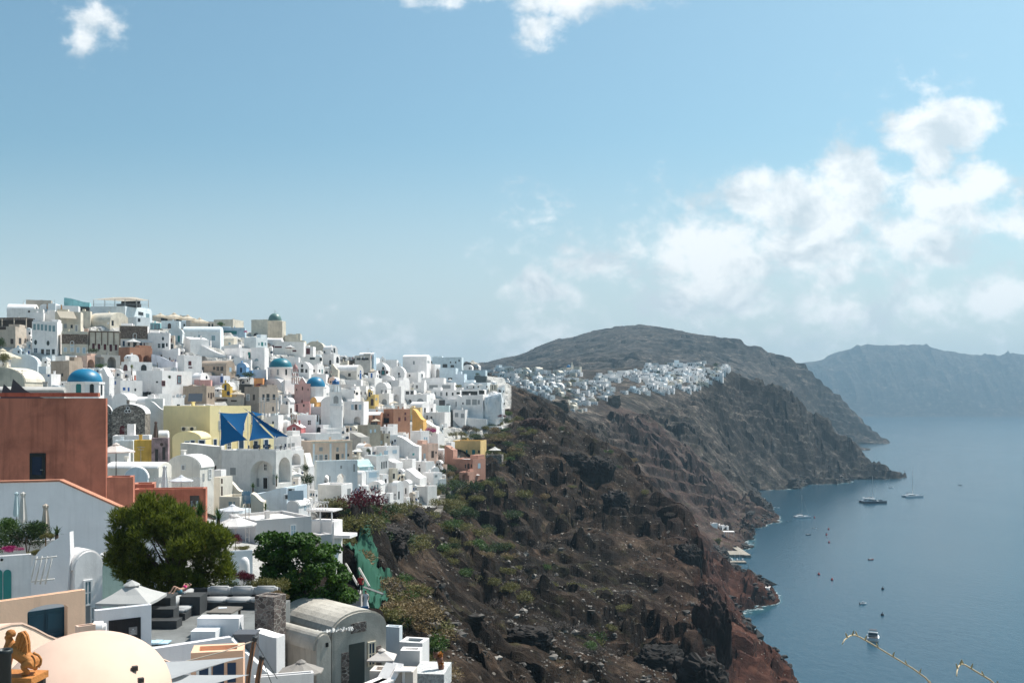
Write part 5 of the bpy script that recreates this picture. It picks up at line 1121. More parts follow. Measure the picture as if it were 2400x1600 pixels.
B(806, 852, 864, 940, 998, 12, 'flat', 'w', 'white balcony house with three grey-blue shutters and arched porch', 'L 826 954 6 12 W l;L 834.5 954 6 13 D k;L 844 954 6 12 W l', arches=(('L', 837, 976, 997, 16, 1.8),))
B(796, 830, 845, 912, 936, 20, 'flat', 'w', 'plain white house with four small dark windows behind the bell tower', 'L 831 918 2.5 7 W d;L 835 922 3 7 W d;L 838 922 2.5 6 W d;L 846 921 2.5 6 W d')
B(830, 858, 864, 904, 932, 10, 'flat', 'w', 'white wall with three slim windows left of the mustard arch', 'L 838 923 4 6 W r;L 846 922 3 5 W u;L 856 921 3 6 W d')
B(862, 870, 874, 912, 936, 16, 'vy', 'mu', 'small mustard arched doorway house with navy door', 'L 866 924 4 11 D n;L 871 922 2 6 W n', mat=plaster((.68, .50, .20)))
B(854, 878, 888, 924, 958, 20, 'slope', 'mu', 'mustard ochre stair house with a dark arch and round clock', 'L 872 942 7 16 D u a;R 882 935 5 6 W y v', rise=14, mat=plaster((.66, .47, .17)))
B(862, 900, 918, 958, 972, 24, 'flat', 'w', 'cream-white terrace roof above the terracotta houses', '', rc='cr')
B(795, 830, 834, 900, 914, 8, 'flat', 'w2', 'low grey-white lane wall right of the blue cupola', '', d=3)
B(800, 846, 850, 890, 908, 6, 'flat', 'w', 'white sloping lane wall below the long vault house', '', d=4)
# right outliers
B(1061, 1126, 1140, 1033, 1074, 12, 'flat', 'oc', 'ochre yellow house with teal doors on the cliff slope', 'L 1077 1058 8 9 W t;L 1094 1058 4 8 W t;L 1110 1060 7 13 D t;L 1122.5 1058 4 7 W d', mat=plaster((.72, .50, .22)), rc='oc')
B(1058, 1108, 1138, 1076, 1128, 30, 'flat', 'tc', 'salmon pink house with wavy parapets below the ochre house', 'L 1091 1092 3 9 W u;L 1098 1092 5 13 D u;L 1105 1091 3 8 W u;R 1123 1091 6 12 W l', mat=plaster((.50, .26, .19)), rise=8)
B(1076, 1096, 1112, 1106, 1128, 25, 'flat', 'tc', 'low salmon arch wall under the salmon house windows', '', mat=plaster((.52, .28, .21)), arches=(('L', 1090, 1110, 1128, 14, 1.2),), dy=-4)
B(1042, 1062, 1072, 1054, 1096, 25, 'slope', 'tc', 'curving salmon garden wall left of the salmon house', '', rise=-10, mat=plaster((.50, .28, .21)))
B(1138, 1176, 1180, 1066, 1092, 6, 'flat', 'gy', 'grey stone terrace under the single large white parasol', '', mat=STONE2)
B(1046, 1058, 1066, 1036, 1062, 20, 'flat', 'w', 'little white shed with one black window left of the ochre house', 'L 1053 1046 4 4 W k', d=4)
B(1000, 1026, 1042, 1016, 1046, 24, 'slope', 'w', 'white stepped walls left of the little shed', '', rise=8)
B(1064, 1140, 1150, 982, 1004, 8, 'slope', 'w', 'white garden terrace wall with planted top under the hotel block', '', rise=-6, d=3)
B(1093, 1176, 1182, 1000, 1016, 5, 'slope', 'w', 'low curving white garden wall on the cliff slope', '', rise=-8, d=1.2)
B(1128, 1160, 1168, 966, 994, 12, 'flat', 'wb', 'white terrace room with a dark doorway at the cliff edge', 'L 1163 976 4 14 D d;L 1136 974 4 12 W y')
for i_, (x0, w_) in enumerate(((1066, 9), (1078, 9))):
    cc = MB().lathe([(.5, 0), (.48, 6.2)], 10); tag(cc.obj('stone_column', plaster((.62, .55, .46)), None, P(x0+4, 1052-i_*2, 372)), ('left' if i_ == 0 else 'right')+' pale stone column among shrubs above the ochre house', 'column')

for mm, k0, k1 in ((man1, .46, .88), (man2, .42, .97)):
    L_, D_, H_ = mm['_dim']; MB().box(-L_+.02, -.02, -.045, .02, H_*k0, H_*k1).obj('stone_facing', STONE1, mm)
    MB().box(-L_-.1, .1, -.16, .02, H_*k1, H_*k1+.25).obj('cornice', wall_mat('cr'), mm); MB().box(-L_-.05, .05, -.13, .02, H_*k0-.2, H_*k0).obj('string_course', wall_mat('cr'), mm)
for o_ in [q for q in bpy.data.objects if q.name.startswith('house') and str(q.get('label', '')).startswith('cream mansion with brown')]:
    L_, D_, H_ = o_['_dim']
    for k in range(6): MB().box(-L_*k/5.02-.02, -L_*k/5.02+.32, -.12, .02, H_*.42, H_*.94).obj('pilaster', plaster((.20, .15, .11)), o_)
    MB().box(-L_-.1, .1, -.2, .02, H_*.94, H_*.985).obj('cornice', plaster((.20, .15, .11)), o_)
for o_ in [q for q in bpy.data.objects if str(q.get('label', '')).startswith('pink-cream hotel')]:
    L_, D_, H_ = o_['_dim']
    for k in (.04, .44, .82): MB().box(-.02, .10, D_*k, D_*k+.5, 0, H_*.9).obj('pilaster', wall_mat('wb'), o_)
    MB().box(-.02, .2, 0, D_, H_*.93, H_*.99).obj('cornice', wall_mat('cr'), o_)
# ================================================================== infill of the dense village
FILLP = np.array([(30, 742), (250, 752), (420, 765), (580, 790), (690, 805), (780, 828), (900, 856), (1010, 860), (1120, 878), (1180, 905), (1180, 985), (1130, 1000), (1050, 985), (1010, 1045), (1050, 1060), (1040, 1150), (960, 1180), (900, 1180), (830, 1150), (760, 1165), (690, 1170), (650, 1060), (600, 1040), (380, 950), (250, 940), (110, 900), (30, 860)], float)
G = 3
cov = np.zeros((1300//G+2, 1250//G+2), bool)
for x0, x1, yt, yb in BOXES: cov[max(0, int(yt//G)):int(yb//G)+1, max(0, int(x0//G)):max(0, int(x1//G))+1] = True
gy_, gx_ = np.mgrid[0:cov.shape[0], 0:cov.shape[1]]
ins = inpoly(gx_*G+.1, gy_*G+.1, FILLP); cov |= ~ins
cells = [(r, c) for r, c in zip(*np.nonzero(~cov))]; random.shuffle(cells); cells.sort(key=lambda q: -(q[0]//5))
import re
def short(l): return re.split(r' (?:with|below|beside|behind|under|above|left of|right of|on the|in front|at the|between|over|of the|near|whose|topped|carrying|falling|sweeping|climbing|squeezed|sloping|curving|descending|seen|from|for|half) ', l)[0]
_sc = {}
for q in LANDS: _sc[short(q[2])] = _sc.get(short(q[2]), 0)+1
GOOD = [q for q in LANDS if _sc[short(q[2])] == 1 and 3 <= len(short(q[2]).split()) <= 7]
used_lab = {}
nfill = 0
for r, c in cells:
    if cov[r, c] or nfill > 230: continue
    c0 = c
    wmax = random.randint(5, 11)
    while c-c0 < wmax//2 and c0 > 0 and not cov[r, c0-1]: c0 -= 1
    c1 = c
    while c1-c0 < wmax and c1+1 < cov.shape[1] and not cov[r, c1+1]: c1 += 1
    r0 = r; hmax = random.randint(3, 7)
    while r-r0 < hmax and not cov[r0-1, c0:c1+1].all(): r0 -= 1
    x0, x1, yt, yb = c0*G-1, c1*G+G+1, r0*G-1, r*G+G+2
    w, h = x1-x0, yb-yt
    cov[r0:r+1, c0:c1+1] = True
    if w < 7: continue
    px, py = (x0+x1)/2, (yt+yb)/2
    if h < 11 or (w > 1.8*h and random.random() < .4):
        kind = random.choice(['terrace wall', 'garden wall', 'parapet']); roof = random.choice(['slope', 'flat', 'slopr'])
    else:
        roof = random.choice(['flat', 'flat', 'vy', 'vx', 'vy']); kind = {'flat': 'cube house', 'vy': 'vault house', 'vx': 'barrel roof house'}[roof]
    colk = random.choices(['w', 'w2', 'wb', 'cr', 'pp', 'be'], [9, 3, 3, 1.6, .5, .4])[0]
    cn = dict(w='white', w2='off-white', wb='bluish white', cr='cream', pp='pale pink', be='beige')[colk]
    near = sorted(GOOD, key=lambda q: (q[0]-px)**2+2.5*(q[1]-py)**2)[:6]
    for q in near:
        dx, dy = px-q[0], py-q[1]
        rel = ('right of' if dx > 0 else 'left of') if abs(dx) > abs(dy)*1.1 else ('just below' if dy > 0 else 'just above')
        size = 'small ' if w < 20 else ('wide ' if w > 32 else '')
        lab = f'{size}{cn} {kind} {rel} the {short(q[2])}'
        if lab not in used_lab and len(lab.split()) <= 16: break
    if lab in used_lab or len(lab.replace('-', ' ').split()) > 16: continue
    used_lab[lab] = 1; nfill += 1
    wins = ''
    if 'house' in kind:
        for k in range(random.randint(1, 3)):
            wx = x0+w*random.uniform(.15, .62); wins += f'L {wx:.1f} {yb-h*random.uniform(.3, .55):.1f} {random.uniform(2.5, 4.5):.1f} {random.uniform(4, 7.5):.1f} {random.choice("WWD")} {random.choice("ddkynlub")};'
        if random.random() < .5: wins += f'R {x0+w*.85:.1f} {yb-h*.4:.1f} 2.5 5 W {random.choice("dky")};'
    B(x0, x0+w*random.uniform(.62, .8), x1, yt, yb, random.uniform(20, 45), roof, colk, lab, wins, rise=h*.25 if roof[0] == 's' else None, d=4, name='house' if 'house' in kind else 'terrace_wall', cat='house' if 'house' in kind else 'wall', dy=random.uniform(-1, 2))
# ================================================================== distant village on the headland
FV = np.array([(1130, 872), (1180, 864), (1260, 868), (1300, 872), (1340, 866), (1400, 884), (1440, 878), (1500, 872), (1560, 848), (1610, 838), (1650, 845), (1700, 850), (1708, 872), (1660, 902), (1610, 925), (1540, 926), (1480, 922), (1440, 928), (1400, 945), (1370, 968), (1340, 965), (1300, 945), (1240, 918), (1190, 905)], float)
_fm = []; NFAR = 42
DK = paint((.03, .034, .04), .4, .4, name='far window dark')
for v in range(14):
    mb = MB(); roof = ('flat', 'flat', 'vault', 'steps')[v % 4]; w = 1.0; colk = ('w', 'w', 'w', 'wb', 'w2', 'w', 'cr')[v % 7]
    d = .9; h = random.uniform(.55, .85)
    if roof == 'vault': mb.prism([(-.5, -.8), (.5, -.8)]+arc(-.5, .5, h-.3, .32, 8), 0, d)
    else:
        mb.box(-.5, .5, 0, d, -.8, h)
        if roof == 'steps': mb.box(-.5, .05, .35, d+.2, h, h+.4)
    nb = len(mb.f)
    for k in range(random.randint(2, 4)):
        x = random.uniform(-.4, .3); z = random.uniform(.05, h-.35); mb.box(x, x+random.uniform(.07, .13), -.012, .02, z, z+random.uniform(.14, .26))
    if roof != 'vault': mb.box(.495, .512, .2, .32, .1, .3)
    me = mb.mesh('house', [wall_mat(colk), DK])
    for p in me.polygons: p.material_index = 1 if p.index >= nb else 0
    _fm.append((me, roof, dict(w='white', wb='bluish white', w2='off-white', cr='cream')[colk]))
FARL = [((1130, 1230), 'at the left end of the distant village'), ((1230, 1300), 'left of the far blue church dome'), ((1300, 1360), 'below the far blue church dome'), ((1360, 1440), 'by the ruined tower cliff of the distant village'), ((1440, 1530), 'in the middle of the far white cluster'), ((1530, 1620), 'in the right part of the distant village'), ((1620, 1720), 'at the far right end of the distant village')]
cnt = 0; pts = []
for it in range(6000):
    px, py = random.uniform(1125, 1710), random.uniform(836, 970)
    if not inpoly(np.array([px]), np.array([py]), FV)[0]: continue
    if fbm(np.array([px/38.]), np.array([py/17.]), 3, 71)[0] < .40: continue
    if any(abs(px-a)/8.5+abs(py-b)/4.6 < 1 for a, b in pts): continue
    pts.append((px, py))
    if len(pts) >= 360: break
rec = []
for px, py in pts:
    Y = ground(px, py, 600)
    if not Y or Y > 1400: continue
    q = random.choice(_fm[:13] if not 1300 < px < 1370 else _fm[6:7]+_fm[13:14]+_fm[:3])
    rec.append((random.uniform(11, 21), px, py, Y, q, -random.uniform(-.3, .8), random.uniform(.7, 1.1), random.uniform(.55, .8)))
rec.sort(key=lambda r_: -r_[0])
sv, sf, smi, mats_ = [], [], [], []
seen_ = {}
for i_, (wp, px, py, Y, (me, roof, cn), rz, ky, kz) in enumerate(rec):
    s = wp*Y/F; loc = P(px, py, Y)
    zone = [t for (a, b), t in FARL if a <= px <= b][0]
    lev = 'upper' if py < np.interp(px, [1130, 1300, 1450, 1600, 1700], [884, 890, 892, 870, 862]) else 'lower'
    lab = f'{cn} {dict(flat="flat-roofed", vault="vaulted", steps="two-level")[roof]} house on the {lev} slope {zone}'
    if lab not in seen_ and len(seen_) < NFAR:
        seen_[lab] = 1
        o = link('house', me, None, loc, rz); o.scale = (s, s*ky, s*kz); tag(o, lab, 'house', 'houses of the distant village')
    else:      # the rest of the far-off cluster reads as one mass
        M_ = Matrix.Translation(loc) @ Matrix.Rotation(rz, 4, 'Z') @ Matrix.Diagonal((s, s*ky, s*kz, 1)); n = len(sv)
        sv += [tuple(M_ @ v_.co) for v_ in me.vertices]
        for p in me.polygons:
            m_ = me.materials[p.material_index]
            if m_ not in mats_: mats_.append(m_)
            sf.append(tuple(k+n for k in p.vertices)); smi.append(mats_.index(m_))
me = bpy.data.meshes.new('village_houses'); me.from_pydata(sv, [], sf)
for m_ in mats_: me.materials.append(m_)
me.polygons.foreach_set('material_index', smi)
tag(link('distant_houses', me), 'mass of small white houses spilling over the distant headland', 'houses', kind='stuff')
for k in range(34):
    px, py = random.uniform(1140, 1700), random.uniform(850, 955)
    if inpoly(np.array([px]), np.array([py]), FV)[0]: bush(px, py, random.uniform(9, 17), random.choice(['dg', 'ol', 'dg']), 'dark green garden tree among the houses of the distant village', 'garden trees of the distant village', y0=600, name='garden_tree', cat='tree', hs=.9)
fc = church(1327.5, 1338.5, 855, 861, 869, ground(1333, 873, 600), (.02, .16, .34), 'tiny cream church with a blue dome on the distant village ridge', 16, [], 'cr', False)
Yc = fc['_Y']; tag(MB().box(-1.3, 1.3, -1.3, 1.3, -3, 7).box(-.8, .8, -.8, .8, 7, 9.5).obj('bell_tower', wall_mat('cr'), None, P(1341, 869, Yc)), 'tiny cream bell tower beside the distant blue dome', 'bell tower')
for k, (px, py, w, h, t_) in enumerate(((1440, 948, 30, 24, 'left block of the ruined brown rock tower below the distant village'), (1310, 962, 44, 26, 'square brown rock face under the distant white terraces'))):
    Yk = (ground(px, py, 600) or 800)-8; s = Yk/F; bm = bmesh.new(); bmesh.ops.create_icosphere(bm, subdivisions=4, radius=1)
    for v_ in bm.verts:
        q = v_.co.copy(); q = Vector([math.copysign(abs(c)**.45, c) for c in q]); n_ = mnoise.noise(q*1.7+Vector((k*7, 0, 0)))*.28+mnoise.noise(q*5+Vector((k*7, 0, 0)))*.09
        v_.co = Vector((q.x*w*s*.5, q.y*w*s*.4, q.z*h*s*.62))*(1+n_)
    me = bpy.data.meshes.new('rock'); bm.to_mesh(me); bm.free(); me.materials.append(plaster((.17, .135, .105), stain=.5, bump=1., scale=.35)); tag(link('rock', me, None, P(px, py-h*.3, Yk)), t_, 'rock')
# ================================================================== foreground, left
RB = plaster((.53, .19, .12), stain=.26, scale=.8, name='rust plaster', bump=.4)
RB2 = plaster((.52, .22, .15), stain=.15, name='rust terrace')
rbd = B(-120, 248, 250, 933, 1240, 0, 'flat', 'rb', 'large rust-red windowless building with one dark framed door', '', Y=80, d=9, mat=RB, rc='tc')
def doorset(root, x, z, w, h, y=-.02, label=None, fr=(.012, .011, .011), gl=(.012, .020, .05), glass=True, name='door'):
    d = MB().box(x-w/2, x+w/2, y-.06, y+.04, z, z+h).obj(name, paint(fr, .4, .4, name='dark door'), root)
    if glass: MB().box(x-w/2+.22, x+w/2-.30, y-.075, y-.055, z+.55, z+h-.3).obj('pane', paint(gl, .12, .6, name='door glass'), d)
    MB().tube([(x+w/2-.2, y-.08, z+h*.42), (x+w/2-.2, y-.14, z+h*.42), (x+w/2-.38, y-.14, z+h*.42)], .02, 6).obj('handle', paint((.6, .6, .58), .3, .5, .8, name='steel'), d)
    return d
m80 = 80/F
doorset(rbd, (85-248)*m80, (1240-1129)*m80, 38*m80, 67*m80)
MB().box(-13.5, -1.6, 2, 2.4, (1240-926)*m80-.1, (1240-926)*m80+.22).obj('upper_parapet', RB, rbd)
for i_, (px, s) in enumerate(((26, 1.0), (55, 1.35))):
    v_ = MB(); v_.add([(-.9*s, 0, 0), (1.3*s, .4, 0), (-.55*s, .8, 0), (-.75*s, .25, 1.25*s), (0, .3, .55*s), (.6*s, .35, .2*s)], [(0, 4, 3), (0, 1, 5, 4), (3, 4, 2), (4, 5, 1, 2), (0, 3, 2)])
    tag(v_.obj('folded_shade_sail', cloth((.11, .11, .12), 'grey canvas', .1), None, P(px, 934, 84)), ('smaller left' if i_ == 0 else 'taller right')+' dark grey pointed shade sail on the rust-red roof', 'shade sail')
# white flank wall with rust coping
wl = empty('garden_wall', P(0, 1133, 68), 0, 'big smooth white flank wall with a rust coping before the rust-red building', 'wall')
m68 = 68/F
pf = [(-120, 1134), (140, 1128), (290, 1195), (420, 1268), (420, 1520), (-120, 1520)]
pf = [(px*m68, (1133-py)*m68) for px, py in pf]
MB().prism(pf, 0, .5).obj('wall', plaster((.87, .85, .85), stain=.05, bump=.08), wl)
cp = MB()
for (xa, za), (xb, zb) in zip(pf[:3], pf[1:4]): cp.add([(xa, -.06, za), (xb, -.06, zb), (xb, .6, zb), (xa, .6, za), (xa, -.06, za+.13), (xb, -.06, zb+.13), (xb, .6, zb+.13), (xa, .6, za+.13)], [(0, 1, 5, 4), (4, 5, 6, 7), (2, 3, 7, 6), (1, 2, 6, 5), (0, 3, 7, 4), (0, 1, 2, 3)])
cp.obj('coping', plaster((.50, .22, .14), name='rust coping'), wl)
B(250, 312, 316, 1117, 1235, 4, 'flat', 'rb', 'small rust-red planter tower attached to the rust-red building', '', Y=77, d=4, mat=RB, rc='rb', par=1.1)
rt = B(313, 482, 486, 1144, 1245, 5, 'flat', 'rb', 'low rust-red terrace building with a glass railing and dark window', 'L 456 1174 22 26 W k;L 449 1180 4 14 W l;L 462 1180 4 14 W l', Y=92, d=8, mat=RB, par=.25)
for q in rt.children:
    if q.name.startswith('roof'): q.data.materials[0] = RB2
B(313, 362, 366, 1133, 1160, 4, 'flat', 'rb', 'raised rust-red step block on the low rust-red terrace', '', Y=93, d=3, mat=RB2, rc='tc')
gr = empty('glass_railing', P(362, 1152, 98), -.05, 'frameless glass railing along the back of the rust-red terrace', 'railing')
for k in range(4): MB().box(1.24*k, 1.24*k+1.2, -.015, .015, .1, 1.45).obj('glass_panel', glassmat((.78, .88, .88), alpha=.22), gr)
MB().box(0, 5.0, -.04, .04, 0, .12).obj('base_rail', paint((.5, .5, .5), .3, .5, .8, name='steel'), gr)
parasol(425, 1112, 54, 'white open parasol behind the glass railing of the rust-red terrace', 1158, Y=96, col=(.80, .82, .85))
parasol(386, 1090, 56, 'closed white parasol by the cream vault beside the glass railing', Y=104, kind='closed', col=(.74, .74, .74))
parasol(272, 1036, 84, 'large cream parasol on a dark pole beside the mustard house', 1120, Y=90, col=(.82, .74, .68), pole=paint((.03, .02, .02), .5), n=8)
parasol(365, 987, 40, 'closed brown parasol on the mural house roof', Y=160, kind='closed', col=(.16, .11, .09))
# planted terrace
B(-70, 166, 168, 1262, 1420, -6, 'flat', 'w', 'white planter terrace filled with shrubs and closed parasols', '', Y=54, d=7, par=.7)
parasol(107, 1180, 80, 'closed beige striped parasol on a wooden pole above the planted terrace', Y=53, kind='closed', col=(.62, .52, .43), pole=POLEW)
parasol(54, 1152, 72, 'closed white rumpled parasol behind the dark shrub', Y=57, kind='closed', col=(.66, .62, .57))
parasol(39, 1152, 58, 'thin closed pale blue parasol left of the rumpled white one', Y=58, kind='closed', col=(.55, .66, .68))
cw = empty('garden_wall', P(62, 1402, 50), 0, 'white wall rising to the right in front of the planted terrace', 'wall')
m50 = 50/F
MB().prism([((px-62)*m50, (1402-py)*m50) for px, py in ((40, 1480), (62, 1366), (80, 1305), (92, 1290), (120, 1270), (150, 1252), (163, 1246), (165, 1300), (160, 1360), (150, 1480))], 0, .45).obj('wall', plaster((.87, .85, .85), stain=.06), cw)
gw = B(-70, 73, 76, 1298, 1440, -4, 'flat', 'w', 'white garden gateway with a turquoise arched double door', 'L -4 1376 19 84 D t a;L 17 1376 19 84 D t a;L 4 1311 7 6 W k v', Y=47, d=1.2, par=.05)
for o in gw.children:
    if o.name.startswith('door'): o.data.materials[0] = paint((.035, .23, .21), .55, .3, name='turquoise boards')
tb = MB()
for k in range(4): tb.tube([(.25*k, 0, 0), (.25*k+.35, 0, 1.35)], .035, 6)
tb.tube([(-.05, 0, .1), (1.2, 0, .25)], .04, 6); tb.tube([(.25, 0, 1.2), (1.3, 0, 1.35)], .04, 6)
tag(tb.obj('railing', paint((.62, .60, .56), .7, name='weathered wood'), None, P(70, 1368, 48.5)), 'small weathered white timber railing beside the turquoise gateway', 'railing')
B(146, 176, 240, 1296, 1500, 62, 'vx', 'w', 'white barrel vault house with a tall slim grey window', 'R 205 1388 13 52 W g s w;R 219 1450 9 54 W g s w;R 206 1448 10 60 D y', Y=50, rise=40)
B(222, 240, 292, 1303, 1470, 64, 'vx', 'w', 'white barrel vault with a grey-green shaded end wall', '', Y=57, rise=45, mat=plaster((.36, .50, .48)), rc='w')  # shade of the end wall put into the grey-green wall colour
# peach gateway
pgw = B(-60, 200, 206, 1381, 1520, -24, 'flat', 'pe', 'peach garden gateway wall with dark blue double doors in a deep recess', '', Y=40, d=1.0, par=.03, arches=(('L', 112, 1416, 1500, 94, .45, .16),), mat=plaster((.90, .60, .42), stain=.08, bump=.1))
L_, D_, H_ = pgw['_dim']; m40 = 40/F
for k, (px) in enumerate((90, 135)):
    x = -L_*(200-px)/260*1.02; d = MB().box(x-.40, x+.40, .36, .43, -1, 1.75).obj('door', paint((.006, .045, .075), .45, .4, name='blue boards'), pgw)
    for z0 in (.15, .95): MB().box(x-.28, x+.28, .335, .362, z0, z0+.62).obj('door_panel', paint((.008, .055, .09), .45, .4, name='blue boards'), d)
PEA = plaster((.68, .48, .375), stain=.05, bump=.06, name='pale peach plaster')
def dome_shell(name, px, py, Y, rx, ry, rz, mat, label, rot=0, n=48):
    mb = MB(); mb.lathe([(math.cos(a), math.sin(a)) for a in [math.pi/2*i/20 for i in range(-6, 20)]]+[(.01, 1)], n)
    o = mb.obj(name, mat, None, P(px, py, Y)-Vector((0, 0, rz)), rot); o.scale = (rx, ry, rz); return tag(o, label, 'dome roof')
dome_shell('dome_roof', 200, 1490, 21, 1.72, 2.6, 1.35, PEA, 'smooth pale peach dome roof in the bottom left foreground', .2)
def ribbon(pts, w, Y0, name, mat, label, cat, hgt=1.5, cop=None):
    """a low wall following picture points (px, py_top, Y) on the ground plan"""
    r_ = empty(name, P(*pts[0]), 0, label, cat); o0 = P(*pts[0]); a = MB(); c = MB(); Q = [P(*p)-o0 for p in pts]
    for i in range(len(Q)-1):
        p, q = Q[i], Q[i+1]; d = Vector((q.x-p.x, q.y-p.y, 0)).normalized(); nn = Vector((-d.y, d.x, 0))*w
        up = Vector((0, 0, hgt))
        a.add([p, q, q+nn, p+nn, p-up, q-up, q+nn-up, p+nn-up], [(0, 1, 5, 4), (3, 2, 6, 7), (0, 3, 2, 1), (0, 4, 7, 3), (1, 2, 6, 5)])
        e = Vector((0, 0, .05)); k = d.cross(Vector((0, 0, 1)))*.03
        c.add([p+k, q+k, q+nn-k, p+nn-k, p+k+e, q+k+e, q+nn-k+e, p+nn-k+e], [(0, 1, 5, 4), (4, 5, 6, 7), (2, 3, 7, 6), (0, 4, 7, 3), (1, 2, 6, 5)])
    a.obj('wall', mat, r_, fix=False); c.obj('coping', cop or mat, r_, fix=False)
    return r_
ribbon([(-10, 1475, 25), (25, 1464, 26), (50, 1462, 27), (80, 1474, 28), (110, 1490, 29), (135, 1500, 30)], .25, 25, 'parapet', plaster((.80, .60, .47), stain=.06), 'wavy peach parapet behind the winged statue', 'parapet', 1.4, PEA)
ribbon([(205, 1500, 33), (235, 1500, 33.5), (270, 1504, 34), (310, 1518, 34.5), (350, 1535, 35), (405, 1556, 35.5)], .3, 33, 'parapet', plaster((.66, .46, .36), stain=.1), 'curved peach-brown parapet sweeping right of the pale peach dome', 'parapet', 2, PEA)
B(183, 224, 228, 1462, 1540, -20, 'flat', 'pe', 'small stepped peach pillar beside the peach gateway', '', Y=36, d=1, mat=plaster((.80, .56, .43)))
B(222, 248, 250, 1462, 1520, 5, 'vx', 'w', 'small rounded white bench wall left of the black door gateway', '', Y=40, d=.8)
# black door gateway
bg_ = B(224, 355, 361, 1416, 1560, -14, 'flat', 'w', 'white gateway wall with a black double door and small plaque', '', Y=43, d=1.0, par=.03, mat=plaster((.86, .84, .85), stain=.05))
L_, D_, H_ = bg_['_dim']; m43 = 43/F; x0 = -L_*(355-254)/131; x1 = -L_*(355-329)/131; zt = (1560-1442)*m43
d = MB().box(x0, x1, -.03, .06, -1, zt).obj('door', paint((.010, .009, .012), .5, .35, name='black boards'), bg_)
for k in range(8): MB().box(x0+(x1-x0)*k/8+.01, x0+(x1-x0)*(k+1)/8-.012, -.045, -.028, -1, zt-.03).obj('board', paint((.012, .011, .014), .5, .35, name='black boards'), d)
xp = -L_*(355-310)/131; pq = MB().box(xp-.17, xp+.17, -.075, -.045, zt-.72, zt-.38).obj('plaque', paint((.26, .25, .25), .4, .4, .3, name='plaque metal'), bg_)
pm = MB(); pm.prism([(xp-.05, zt-.50), (xp+.05, zt-.50), (xp, zt-.44)], -.08, -.074)
for z, w in ((-.55, .10), (-.60, .07), (-.655, .11)): pm.box(xp-w, xp+w, -.08, -.074, zt+z, zt+z+.014)
pm.obj('plaque_lettering', paint((.7, .7, .7), .5), pq)
# statue: winged seated sphinx in terracotta
def skin_obj(name, J, E, RAD, mat, parent=None, root='pel', sub=2):
    ks = list(J); me = bpy.data.meshes.new(name); me.from_pydata([J[k] for k in ks], [tuple(ks.index(q) for q in e.split()) for e in E.split(',')], [])
    ob = bpy.data.objects.new(name, me); COL.objects.link(ob); ob.modifiers.new('s', 'SKIN'); sv = me.skin_vertices[0].data
    for i, k in enumerate(ks):
        r = RAD[k]; sv[i].radius = r if isinstance(r, tuple) else (r, r); sv[i].use_root = (k == root)
    sb = ob.modifiers.new('u', 'SUBSURF'); sb.levels = sub; sb.render_levels = sub
    dg = bpy.context.evaluated_depsgraph_get(); dg.update()
    r = bpy.data.meshes.new_from_object(ob.evaluated_get(dg)); bpy.data.objects.remove(ob); r.materials.clear(); r.materials.append(mat)
    r.polygons.foreach_set('use_smooth', [True]*len(r.polygons)); r.name = name
    return link(name, r, parent)
TERR = plaster((.50, .20, .055), stain=.25, scale=3, bump=.3, name='terracotta', rough=.7)
sph = empty('statue', P(46, 1577, 13), R(-5), 'terracotta winged sphinx statue crouching on a plinth in the foreground', 'statue')
S = 13/F
def sp(px, py, y=0): return ((px-46)*S, y, (1577-py)*S)
skin_obj('body', dict(pel=sp(72, 1550), mid=sp(52, 1533), ch=sp(24, 1520), nk=sp(20, 1503), hd=sp(19, 1490), fc=sp(9, 1494), sh=sp(16, 1525, -.05), el=sp(10, 1548, -.06), pa=sp(6, 1570, -.06), sh2=sp(20, 1525, .05), el2=sp(16, 1548, .06), pa2=sp(12, 1570, .06),
   hip=sp(76, 1552, -.07), kn=sp(62, 1556, -.10), ft=sp(78, 1572, -.08), toe=sp(60, 1574, -.09), hip2=sp(76, 1552, .07), kn2=sp(64, 1556, .1), ft2=sp(80, 1572, .08), t1=sp(86, 1562), t2=sp(97, 1556), t3=sp(99, 1543), t4=sp(92, 1533), t5=sp(82, 1530), t6=sp(80, 1526)),
   'pel mid,mid ch,ch nk,nk hd,hd fc,ch sh,sh el,el pa,ch sh2,sh2 el2,el2 pa2,pel hip,hip kn,kn ft,ft toe,pel hip2,hip2 kn2,kn2 ft2,pel t1,t1 t2,t2 t3,t3 t4,t4 t5,t5 t6',
   dict(pel=.095, mid=.085, ch=.10, nk=.045, hd=.058, fc=.03, sh=.05, el=.035, pa=.03, sh2=.05, el2=.035, pa2=.03, hip=.08, kn=.05, ft=.03, toe=.025, hip2=.08, kn2=.05, ft2=.03, t1=.022, t2=.018, t3=.016, t4=.016, t5=.018, t6=.024), TERR, sph)
MB().lathe([(.058, -.02), (.064, .02), (.046, .055), (.015, .068)], 14, (0, 0, 0)).obj('hair', TERR, sph).location = Vector(sp(24, 1487))
for yy_ in (-.028, .028):
    wg = MB(); pl_ = [sp(42, 1532), sp(38, 1512), sp(41, 1492), sp(47, 1480), sp(56, 1478), sp(64, 1488), sp(68, 1505), sp(69, 1528), sp(66, 1546), sp(56, 1544)]
    wg.prism([(a, c) for a, _, c in pl_], -.016, .016)
    for k in range(4): wg.tube([(pl_[4+k][0], -.028, pl_[4+k][2]), (pl_[0][0]+.03*k, -.028, pl_[0][2])], .008, 5)
    wo = wg.obj('wing', TERR, sph); wo.location = (0, yy_, 0)
pl = empty('plinth', P(46, 1577, 13), R(-5), 'terracotta plinth with dark stone base under the winged statue', 'plinth')
MB().box(-.36, .28, -.20, .20, -.09, -.003).obj('slab', TERR, pl); MB().box(-.40, .22, -.24, .24, -.7, -.09).obj('base', plaster((.06, .055, .05), stain=.4), pl)
